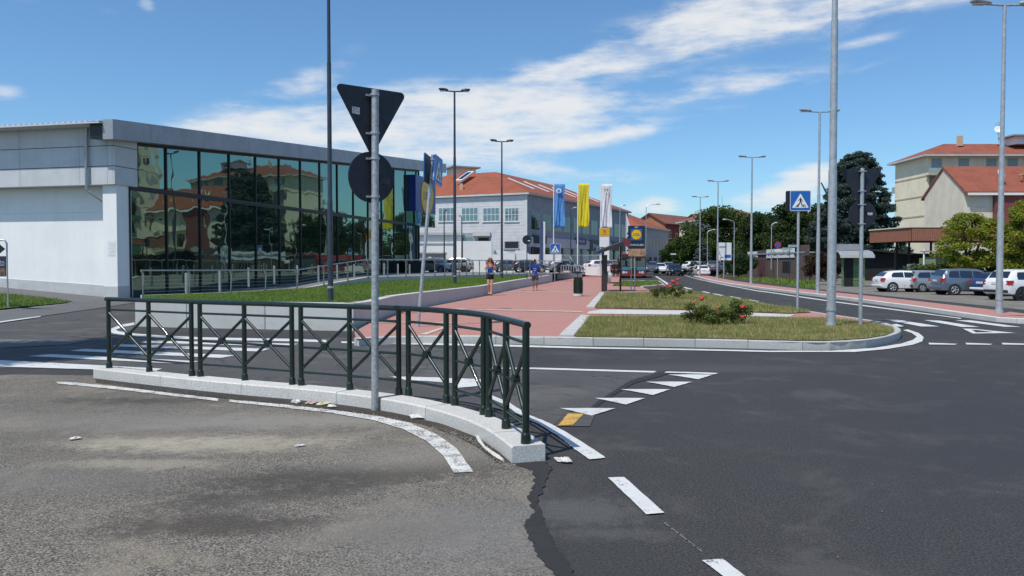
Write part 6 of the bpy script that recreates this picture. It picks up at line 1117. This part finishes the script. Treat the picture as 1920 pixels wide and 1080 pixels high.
b = MB(); b.loft([[Vector((x_, y_ * w_, z0 + (z1 - z0) * t_)) for y_, t_ in ((-1, 0), (-1, .8), (-.4, 1), (.4, 1), (1, .8), (1, 0))] for x_, w_, z0, z1 in ((-.85, .08, .5, .7), (-.4, .2, .35, .85), (0, .18, .25, .75), (.3, .16, .25, .45), (.5, .18, .3, .95), (.7, .1, .5, .9))]); b.build('fairing', M_BLKPL, q, 40); MB().box((-.7, 0, 1.05), (.45, .4, .32)).build('top_box', M_WHITE, q, bevel=.05); MB().path([(.5, -.3, 1.08), (.5, 0, 1.0), (.5, .3, 1.08)], .02, 6).build('handlebar', M_BLKPL, q); b = MB(); b.hexa([(.55, -.2, 1.0), (.57, -.2, 1.0), (.57, .2, 1.0), (.55, .2, 1.0)], [(.35, -.15, 1.5), (.37, -.15, 1.5), (.37, .15, 1.5), (.35, .15, 1.5)]); b.build('screen', M_WHITE, q); MB().box((-.25, 0, .86), (.6, .26, .08)).build('saddle', M_BLACK, q, bevel=.03)

# ------------------------------------------------------------------ PEOPLE
M_SKIN = mat('tanned skin', (.56, .29, .19), .55, 0, .06, 12); M_SKIN2 = mat('brown skin', (.30, .15, .095), .55, 0, .06, 12); M_HAIR = mat('auburn hair', (.17, .045, .02), .5, 0, .25, 30); M_HAIR2 = mat('black hair', (.012, .01, .01), .6)
M_TOPB = mat('blue top', (.03, .10, .36), .8, 0, .1, 20); M_SHORT = mat('black shorts', (.012, .012, .014), .85); M_SHIRT = mat('royal blue shirt', (.03, .13, .62), .75, 0, .1, 12); M_PURP = mat('dark purple shorts', (.055, .038, .075), .85, 0, .1, 15)
def skin(name, m, parent, J, E, root=0, lev=2):
    me = bpy.data.meshes.new(name); me.from_pydata([j[0] for j in J], E, []); me.materials.append(m); o = link(bpy.data.objects.new(name, me)); o.parent = parent
    md = o.modifiers.new('skin', 'SKIN'); md.use_smooth_shade = True
    for i, v in enumerate(me.skin_vertices[0].data): r = J[i][1]; v.radius = r if isinstance(r, tuple) else (r, r); v.use_root = (i == root)
    s = o.modifiers.new('sub', 'SUBSURF'); s.levels = lev; s.render_levels = lev
    dg = bpy.context.evaluated_depsgraph_get(); bpy.context.view_layer.update(); me2 = bpy.data.meshes.new_from_object(o.evaluated_get(dg)); o.modifiers.clear(); o.data = me2; me2.name = name
    me2.polygons.foreach_set('use_smooth', [True] * len(me2.polygons)); return o
def person(lab, loc, rz, arms, legs, skinm, lean=0.0, head_tilt=0.0, scale=1.0, girth=1.0):
    q = thing('person', lab, 'person', loc, rz); q.scale = (scale,) * 3; g = girth; J = []; E = []
    def add(p, r, par=None): J.append((p, r)); (E.append((par, len(J) - 1)) if par is not None else None); return len(J) - 1
    pel = add((0, 0, .93), (.135 * g, .10 * g)); wst = add((0, .0, 1.08), (.115 * g, .085 * g), pel); ch = add((0, lean * .5, 1.27), (.145 * g, .10 * g), wst); nk0 = add((0, lean, 1.42), (.10, .075), ch); nk = add((0, lean * 1.1 + head_tilt * .2, 1.49), .05, nk0); hd = add((0, lean * 1.2 + head_tilt * .7, 1.575), (.068, .078), nk); add((0, lean * 1.25 + head_tilt * 1.1, 1.66), (.07, .085), hd)
    for s, (el_, wr) in zip((-1, 1), arms):
        sh = add((s * .17 * g, lean, 1.38), .052 * g, nk0); e = add(el_, .04, sh); w_ = add(wr, .026, e); d = (Vector(wr) - Vector(el_)).normalized(); hnd = add(tuple(Vector(wr) + d * .07), (.034, .02), w_)
        for f in range(4): o_ = Vector(((f - 1.5) * .014, 0, 0)); f1 = add(tuple(Vector(wr) + d * (.115 + (.008 if f in (1, 2) else 0)) + o_), .009, hnd); add(tuple(Vector(wr) + d * (.155 + (.01 if f in (1, 2) else 0)) + o_ + Vector((0, -.012, 0))), .007, f1)
        th = add(tuple(Vector(wr) + d * .06 + Vector((-s * .03, -.015, 0))), .011, w_); add(tuple(Vector(wr) + d * .1 + Vector((-s * .04, -.025, 0))), .009, th)
    for s, (kn, an, toe) in zip((-1, 1), legs):
        hp_ = add((s * .085 * g, 0, .86), (.09 * g, .09 * g), pel); k2 = add(kn, .058, hp_); cf = add(tuple(Vector(kn).lerp(Vector(an), .35) + Vector((0, .015, 0))), .056, k2); a2 = add(an, .036, cf); hl = add((an[0], an[1] + .03, an[2] - .05), .034, a2); add(toe, (.036, .022), a2)
    b = skin('body', skinm, q, J, E); f = MB()
    hy = lean * 1.25 + head_tilt * .8
    for s in (-1, 1): f.sphere((s * .03, hy - .085, 1.625), (.012, .008, .008), 8, 5)
    f.build('eyes', M_BLACK, q, 60); f = MB(); f.sphere((0, hy - .098, 1.595), (.014, .018, .026), 8, 6); f.build('nose', skinm, q, 60); f = MB(); f.sphere((0, hy - .085, 1.555), (.024, .008, .007), 8, 5); f.build('mouth', M_ROSE, q, 60)
    for s in (-1, 1): f = MB(); f.sphere((s * .078, hy, 1.60), (.012, .022, .032), 8, 6); f.build('ear', skinm, q, 60)
    return q
# woman walking towards us, both hands at her mouth
pw = gp(919, 553.5, ZP); wm = person('woman with long auburn hair, blue top and black shorts walking, hands at her face', pw, R(4), [((-.24, -.07, 1.16), (-.08, -.22, 1.42)), ((.25, -.06, 1.17), (.07, -.22, 1.41))], [((-.075, -.07, .50), (-.05, .04, .09), (-.055, -.09, .035)), ((.07, -.05, .49), (.035, -.09, .075), (.03, -.24, .03))], M_SKIN, scale=1.03, girth=.95)
f = skin('top', M_TOPB, wm, [((0, 0, .90), (.143, .115)), ((0, 0, 1.09), (.122, .098)), ((0, 0, 1.24), (.152, .118)), ((0, 0, 1.33), (.14, .10))], [(0, 1), (1, 2), (2, 3)]); 
for s in (-1, 1): MB().path([(s * .09, -.10, 1.33), (s * .10, -.07, 1.43), (s * .09, .05, 1.40)], .012, 6).build('strap', M_TOPB, wm)
skin('shorts', M_SHORT, wm, [((0, 0, 1.04), (.145, .118)), ((0, 0, .90), (.158, .125)), ((-.083, -.01, .82), (.105, .11)), ((-.083, -.03, .68), (.10, .10)), ((.083, -.01, .82), (.105, .11)), ((.083, -.02, .68), (.10, .10))], [(0, 1), (1, 2), (2, 3), (1, 4), (4, 5)])
skin('hair', M_HAIR, wm, [((0, .03, 1.74), (.10, .09)), ((0, .05, 1.60), (.125, .095)), ((-.105, .0, 1.50), (.06, .07)), ((-.12, -.04, 1.35), (.05, .06)), ((.105, .0, 1.50), (.06, .07)), ((.12, -.04, 1.34), (.05, .06)), ((0, .08, 1.44), (.12, .06))], [(0, 1), (1, 2), (2, 3), (1, 4), (4, 5), (1, 6)])
gl_ = MB(); [gl_.box((s * .034, -.095, 1.63), (.05, .012, .034)) for s in (-1, 1)]; gl_.build('sunglasses', M_BLACK, wm); bg_ = MB(); bg_.sphere((.09, -.13, .97), (.12, .05, .05), 12, 8); bg_.build('waist_bag', mat('grey bag', (.16, .16, .15), .8), wm, 60)
for s, p_ in ((-1, (-.055, -.03, .03)), (1, (.035, -.17, .028))): f = MB(); f.sphere(p_, (.045, .125, .035), 10, 6); f.build('shoe', M_BLACK, wm, 60)
# man walking away or looking down
pm = gp(1003, 545, ZP); mn = person('man in a royal blue printed shirt and dark shorts walking with his head bent down', pm, R(-3), [((-.30, -.02, 1.13), (-.31, -.10, .88)), ((.30, -.0, 1.13), (.33, -.05, .88))], [((-.09, -.04, .48), (-.08, .0, .09), (-.09, -.15, .035)), ((.10, -.10, .50), (.10, .02, .13), (.11, -.12, .06))], M_SKIN2, lean=-.06, head_tilt=-.06, scale=.99, girth=1.16)
skin('shirt', M_SHIRT, mn, [((0, 0, .80), (.184, .142)), ((0, 0, 1.08), (.165, .13)), ((0, -.03, 1.27), (.188, .135)), ((0, -.06, 1.40), (.12, .09)), ((-.20, -.06, 1.37), (.085, .08)), ((-.27, -.03, 1.22), (.078, .075)), ((.20, -.06, 1.37), (.085, .08)), ((.27, -.03, 1.22), (.078, .075))], [(0, 1), (1, 2), (2, 3), (3, 4), (4, 5), (3, 6), (6, 7)])
skin('shorts', M_PURP, mn, [((0, 0, .93), (.165, .13)), ((0, 0, .86), (.172, .135)), ((-.10, -.01, .75), (.108, .112)), ((-.10, -.03, .53), (.095, .095)), ((.10, -.04, .75), (.108, .112)), ((.105, -.09, .55), (.095, .095))], [(0, 1), (1, 2), (2, 3), (1, 4), (4, 5)])
skin('hair', M_HAIR2, mn, [((0, -.10, 1.72), (.078, .082)), ((0, -.06, 1.67), (.085, .082))], [(0, 1)])
for x_, w_ in ((-.06, .05), (0, .05), (.06, .05)): MB().box((x_, -.178, 1.22), (w_, .02, .035)).build('shirt_print', M_WHITE, mn)
MB().box((0, -.172, 1.12), (.10, .02, .03)).build('shirt_print', M_WHITE, mn)
for s, p_ in ((-1, (-.09, -.07, .03)), (1, (.11, -.06, .055))): f = MB(); f.sphere(p_, (.048, .135, .035), 10, 6); f.build('shoe', M_SKIN2, mn, 60)
for i, (px_, x_) in enumerate(((1151, 0), (1158, .3))):
    pp_ = gp(px_, 520, ZP); o = person(['small dark dressed person waiting behind the plaza shelter, left of the bus', 'second dark dressed person waiting closer to the bus front'][i], pp_, R(20), [((-.25, 0, 1.13), (-.24, -.08, .88)), ((.25, 0, 1.13), (.24, -.08, .88))], [((-.09, -.03, .5), (-.09, .01, .09), (-.09, -.14, .035)), ((.09, -.03, .5), (.09, .01, .09), (.09, -.14, .035))], M_SKIN2); skin('coat', M_BLKPL, o, [((0, 0, .80), (.18, .13)), ((0, 0, 1.1), (.16, .12)), ((0, 0, 1.3), (.18, .13)), ((0, 0, 1.4), (.11, .09)), ((-.19, 0, 1.36), .08), ((-.25, 0, 1.13), .065), ((-.24, -.07, .93), .055), ((.19, 0, 1.36), .08), ((.25, 0, 1.13), .065), ((.24, -.07, .93), .055)], [(0, 1), (1, 2), (2, 3), (3, 4), (4, 5), (5, 6), (3, 7), (7, 8), (8, 9)]); skin('trousers', M_LAMPD, o, [((0, 0, .92), (.15, .12)), ((-.09, -.02, .75), .1), ((-.09, -.01, .12), .06), ((.09, -.02, .75), .1), ((.09, -.01, .12), .06)], [(0, 1), (1, 2), (0, 3), (3, 4)]); skin('hair', M_HAIR2, o, [((0, .02, 1.71), (.08, .085)), ((0, .03, 1.62), (.085, .08))], [(0, 1)])

# ------------------------------------------------------------------ TREES
def tree(name, lab, cat, p, trunk_h, r, clumps, leaf, m, grp=None, limbs=5, flat=1.0):
    q = thing(name, lab, cat, p, 0, grp); p = Vector(p); b = MB(p); top = max(c[2] for c in clumps)
    b.path([p + Vector((0, 0, -.2)), p + Vector((.02, 0, trunk_h * .5)), p + Vector((-.05, .05, trunk_h)), Vector((clumps[0][0], clumps[0][1], p.z + (top - p.z) * .8))], [r * 1.25, r, r * .8, r * .25], 10)
    b.build('trunk', M_BARK, q, 60)
    for c in rnd.sample(clumps, min(limbs, len(clumps))): b = MB(p); a = p + Vector((0, 0, trunk_h * rnd.uniform(.75, 1.0))); e = Vector((c[0], c[1], c[2])); b.path([a, a.lerp(e, .5) + Vector((0, 0, .15)), e], [r * .5, r * .32, r * .1], 6); b.build('limb', M_BARK, q, 60)
    leaves('crown', clumps, leaf, m, q, p, flat); return q
def blobc(p, cz, rx, ry, rz_, n, cr, per, seed=0, cone=0.0, shell=.55):
    r_ = random.Random(seed); o = []
    while len(o) < n:
        d = Vector((r_.gauss(0, 1), r_.gauss(0, 1), r_.gauss(0, 1))).normalized() * (shell + (1 - shell) * r_.random()) * (.92 + .2 * r_.random()); z_ = cz + d.z * rz_; f = 1 - cone * max(0, d.z); s_ = cr * r_.uniform(.6, 1.3)
        o.append((p[0] + d.x * rx * f, p[1] + d.y * ry * f, z_, s_, s_, s_ * .75, per * (s_ / cr) ** 2))
    return o
def ptree(name, lab, px, by, Y, top, wpx, m, n, cr, per, leaf, seed, grp=None, low=.12, cone=.2, z0=None, flat=1.0, cat='tree'):
    p = at(px, by, Y); p.z = -.3 if z0 is None else z0; zt_ = EYE + (494 - top) * Y / F; H = zt_ - p.z; rx = wpx * Y / F / 2 - cr * .6; zlow = p.z + H * low; cz = (zlow + zt_) / 2; rzz = (zt_ - zlow) / 2 - cr * .5
    cl = blobc(p, cz, rx, rx * .85, rzz, n, cr, per, seed, cone) + [(p.x, p.y, cz, rx * .7, rx * .6, rzz * .75, per * n * .10)]
    return tree(name, lab, cat, p, H * max(.2, low + .1), max(.12, H * .018), cl, leaf, m, grp, 5, flat)
GT = 'dark trees behind the car park'
ptree('bushy_tree', 'round mid green bushy tree at the left end of the hedge trees', 1290, 515, 125, 425, 90, M_LF_MID, 34, 1.2, 420, .20, 11, GT, .0)
ptree('bushy_tree', 'tall broad green tree behind the spruce and the direction board', 1340, 515, 135, 384, 150, M_LF_MID, 60, 1.7, 480, .24, 12, GT, .0)
ptree('bushy_tree', 'dark green tree left of the blue crossing sign, behind the brown building', 1420, 515, 128, 384, 110, M_LF_DK, 55, 1.5, 460, .22, 13, GT, .0)
ptree('bushy_tree', 'taller dark tree with an uneven top directly behind the blue crossing sign', 1478, 515, 120, 360, 100, M_LF_DK, 52, 1.4, 460, .21, 14, GT, .0)
ptree('bushy_tree', 'dark tree filling the gap between the crossing sign and the cedar', 1530, 515, 118, 375, 90, M_LF_DK, 46, 1.3, 460, .21, 15, GT, .0)
ptree('bushy_tree', 'low dark shrub tree behind the white direction board', 1385, 518, 100, 468, 70, M_LF_DK, 26, .9, 380, .15, 16, GT, .0)
ptree('bushy_tree', 'small rounded green tree at the foot of the brick houses', 1258, 515, 122, 452, 44, M_LF_MID, 18, .9, 380, .17, 17, GT, .0)
# cedar: tiers of flat boughs
p = at(1603, 515, 105); p.z = -.3; ztop = EYE + (494 - 282) * 105 / F; cl = []; r_ = random.Random(3)
for i in range(430):
    h_ = r_.random() ** 1.0; z_ = 1.5 + (ztop - 1.9) * h_; R_ = (5.9 * min(1, (1.03 - h_) ** .55 * 1.12)) * (.3 + .7 * math.sqrt(r_.random())); a = r_.random() * 6.283; s_ = r_.uniform(.5, 1.1) * (1.15 - .35 * h_); cl.append((p.x + R_ * math.cos(a), p.y + R_ * math.sin(a), z_ - R_ * .09, s_, s_, s_ * .45, 300 * s_ * s_ + 70))
cl.append((p.x, p.y, ztop * .40, 3.9, 3.6, ztop * .36, 12000)); tree('cedar_tree', 'large blue green cedar with a rounded top behind the dark sign backs', 'tree', p, 4, .35, cl, .17, M_LF_CED, GT, 10, 1.0)
p = at(1316, 516, 112); p.z = -.3; ztop = EYE + (494 - 446) * 112 / F; cl = []
for i in range(60):
    h_ = r_.random() ** 1.2; R_ = (2.1 * (1.0 - h_) + .1) * (.4 + .6 * math.sqrt(r_.random())); a = r_.random() * 6.283; s_ = .45 * (1.1 - .5 * h_); cl.append((p.x + R_ * math.cos(a), p.y + R_ * math.sin(a), .2 + (ztop - .3) * h_ - R_ * .15, s_, s_, s_ * .4, 120))
tree('spruce_tree', 'small silvery blue spruce in front of the hedge trees', 'tree', p, 1.0, .12, cl, .12, M_LF_BLU, GT, 4, .5)
# yellow green trees at the right: layered sprays
def spray_tree(lab, px, Y, top, wpx, seed, n, low):
    p = at(px, 505, Y); p.z = LZ; zt_ = EYE + (494 - top) * Y / F; r_ = random.Random(seed); cl = []; rx = wpx * Y / F / 2
    for i in range(n):
        h_ = r_.random(); z_ = low + (zt_ - low - .2) * h_; R_ = rx * math.sqrt(max(.05, 1 - (2 * (h_ - .42)) ** 2 * .9)) * (.3 + .7 * math.sqrt(r_.random())); a = r_.random() * 6.283; s_ = r_.uniform(.35, .75); cl.append((p.x + R_ * math.cos(a), p.y + R_ * math.sin(a), z_ - R_ * .06, s_, s_, s_ * .42, 170 * (s_ / .55) ** 2))
    return tree('ornamental_tree', lab, 'tree', p, 1.9, .13, cl, .085, M_LF_YEL, 'yellow green trees by the car park', 9, .8)
spray_tree('yellow green tree in layered sprays behind the steel blue people carrier', 1816, 55, 392, 112, 21, 120, 1.5)
spray_tree('larger yellow green tree at the right edge above the white crossover', 1930, 52, 372, 110, 22, 140, 1.2)
def shrub(lab, p, rx, ry, h, n, cr, per, leaf, m, seed, flowers=(), name='shrub', grp=None):
    q = thing(name, lab, 'shrub', p, 0, grp); cl = blobc(p, p.z + h * .5, rx, ry, h * .45, n, cr, per, seed, 0, .3); leaves('foliage', cl, leaf, m, q, p)
    for k in range(4): b = MB(p); e = p + Vector((rnd.uniform(-rx, rx) * .7, rnd.uniform(-ry, ry) * .7, h * .7)); b.path([p + Vector((rnd.uniform(-rx, rx) * .4, 0, -.05)), e], [.012, .006], 5); b.build('stem', M_BARK, q)
    for (fx, fz, fr) in flowers:
        b = MB(p); c = p + Vector((fx, -ry * rnd.uniform(.2, .9), fz))
        for k in range(9): a = k * 2.4; b.sphere(c + Vector((math.cos(a) * fr * .5 * (k % 3) / 2, math.sin(a) * fr * .5 * (k % 3) / 2, fr * .3 * math.sin(k * 1.7))), (fr * .5, fr * .5, fr * .35), 7, 5)
        b.build('bloom', M_ROSE, q)
    return q
p = gp(1552, 530, -.2); shrub('big burgundy leaved hedge left of the green bus shelter', at(1550, 526, 72) , 2.3, 1.0, 2.6, 60, .55, 330, .085, M_LF_RED, 31, name='hedge')
for (px_, by, rx, h, lab, fl_, sd) in ((1302, 607, .33, .56, 'left rose shrub of the front island with one red bloom on top', [(.12, .62, .09), (-.2, .35, .04), (-.05, .52, .05)], 41), (1338, 608, .36, .42, 'low middle rose shrub on the front island with few blooms', [(.05, .40, .05), (.3, .3, .04)], 42), (1383, 607, .36, .56, 'right rose shrub on the front island with two red blooms', [(.05, .42, .09), (.05, .18, .07), (-.22, .3, .06)], 43),
                                      (1240, 559.5, .55, .62, 'left rose shrub of the middle island with scattered red blooms', [(-.2, .55, .07), (.1, .5, .08), (.3, .6, .09), (-.35, .4, .05)], 44), (1268, 560, .6, .70, 'right rose shrub of the middle island with a bright red cluster', [(-.2, .72, .12), (-.05, .6, .11), (.15, .45, .08), (-.3, .5, .1), (0, .8, .09)], 45)):
    shrub(lab, gp(px_, by, ZP + .03), rx, rx * .7, h, 16, .14, 130, .035, M_LF_RUS, sd, fl_, 'rose_shrub', 'rose shrubs on the islands')
shrub('low clipped hedge behind the steel blue people carrier', at(1810, 522, 56), 6, .5, 1.0, 60, .5, 160, .09, M_LF_MID, 51, name='hedge')
# tall poplar beyond the left edge; its shade reaches the crossing
p = Vector((-13.4, 10.6, 0)); cl = blobc(p, 11, 2.2, 2.2, 3.6, 60, .8, 260, 61, .2, .4); tree('poplar_tree', 'tall street tree left of the frame, its shade on the zebra crossing', 'tree', p, 7, .18, cl, .13, M_LF_MID, None, 8)
# ------------------------------------------------------------------ litter and small things on the kerb
def litter(px, py, r, m, lab, z=.012, flat=.35, seed=1):
    p = gp(px, py, z); q = thing('litter', lab, 'litter', p, rnd.random() * 6, 'scraps of litter along the kerb'); r_ = random.Random(seed); b = MB(); n = 9
    b.loft([[Vector((r * k * math.cos(2 * math.pi * i / n) * r_.uniform(.6, 1.2), r * k * .6 * math.sin(2 * math.pi * i / n) * r_.uniform(.6, 1.2), r * flat * h_ * r_.uniform(.5, 1.3))) for i in range(n)] for k, h_ in ((1, .05), (1.05, .5), (.7, 1.0), (.2, 1.1))]); b.build('scrap', m, q); return q
M_PAPER = mat('crumpled paper', (.62, .60, .56), .8, 0, .15, 30); M_PKG = mat('red wrapper', (.35, .06, .05), .5, 0, .6, 60, col2=(.6, .55, .5))
for i, (px, py, r, m, lab) in enumerate(((556, 754, .09, M_PAPER, 'crumpled white scrap, leftmost of the litter under the railing'), (584, 756, .08, M_PKG, 'red and white wrapper under the railing'), (607, 758, .08, mat('yellow wrapper', (.5, .4, .1), .5, 0, .5, 50, col2=(.6, .58, .5)), 'yellowish wrapper under the railing'), (622, 763, .08, M_PAPER, 'white wrapper nearest the white line under the railing'),
    (780, 783, .1, M_PAPER, 'flat white paper right of the sign post'), (840, 792, .06, M_PAPER, 'small white scrap below the fifth railing panel'), (873, 806, .03, M_PAPER, 'tiny white scrap below the railing bend'), (1055, 864, .09, M_PAPER, 'pale scrap of paper off the near kerb end'), (1131, 646, .07, M_PAPER, 'white scrap against the far island kerb'), (1165, 643, .03, M_PAPER, 'tiny white scrap against the far island kerb, right of the other'), (562, 836, .05, M_PAPER, 'pale flat scrap on the worn asphalt'), (140, 823, .06, M_PAPER, 'pale flat scrap at the left on the worn asphalt'))):
    litter(px, py, r, m, lab, .012, .3, i)
q = thing('litter', 'long crumpled white strip lying along the kerb near its end', 'litter', gp(920, 845, .012), 0, 'scraps of litter along the kerb'); b = MB(q.location); b.path([gp(a, c_, .012 + .012 * (i % 2)) for i, (a, c_) in enumerate(((893, 815), (899, 826), (908, 838), (921, 848), (932, 856), (943, 863)))], [.012, .018, .012, .016, .02, .012], 6); b.build('scrap', M_PAPER, q)
b = MB(); r_ = random.Random(9)
for i in range(640):
    if i < 560: u_ = r_.random(); px, py = 180 + 780 * u_, 0; a = [(180, 714), (440, 746), (700, 776), (840, 806), (900, 830), (945, 866), (960, 872)]; k = u_ * (len(a) - 1); i0 = int(min(k, len(a) - 2)); px, py = [a[i0][j] + (a[i0 + 1][j] - a[i0][j]) * (k - i0) for j in (0, 1)]; py += abs(r_.gauss(0, 5)); px += r_.gauss(0, 6)
    else: px, py = r_.uniform(-50, 1900), 700 + 500 * r_.random() ** 1.3; 
    s_ = r_.uniform(.003, .009) if i < 560 else r_.uniform(.002, .0045); c = gp(px, py, .010); b.hexa([c + Vector((s_ * a, s_ * d, 0)) for a, d in ((-1, -.8), (1, -1), (.8, 1), (-1, .9))], [c + Vector((s_ * a * .6, s_ * d * .6, s_ * .9)) for a, d in ((-1, -.8), (1, -1), (.8, 1), (-1, .9))])
o = b.build('pebbles', M_LOT); o['kind'] = 'stuff'; o['label'] = 'loose grit and pebbles along the kerb and on the road'
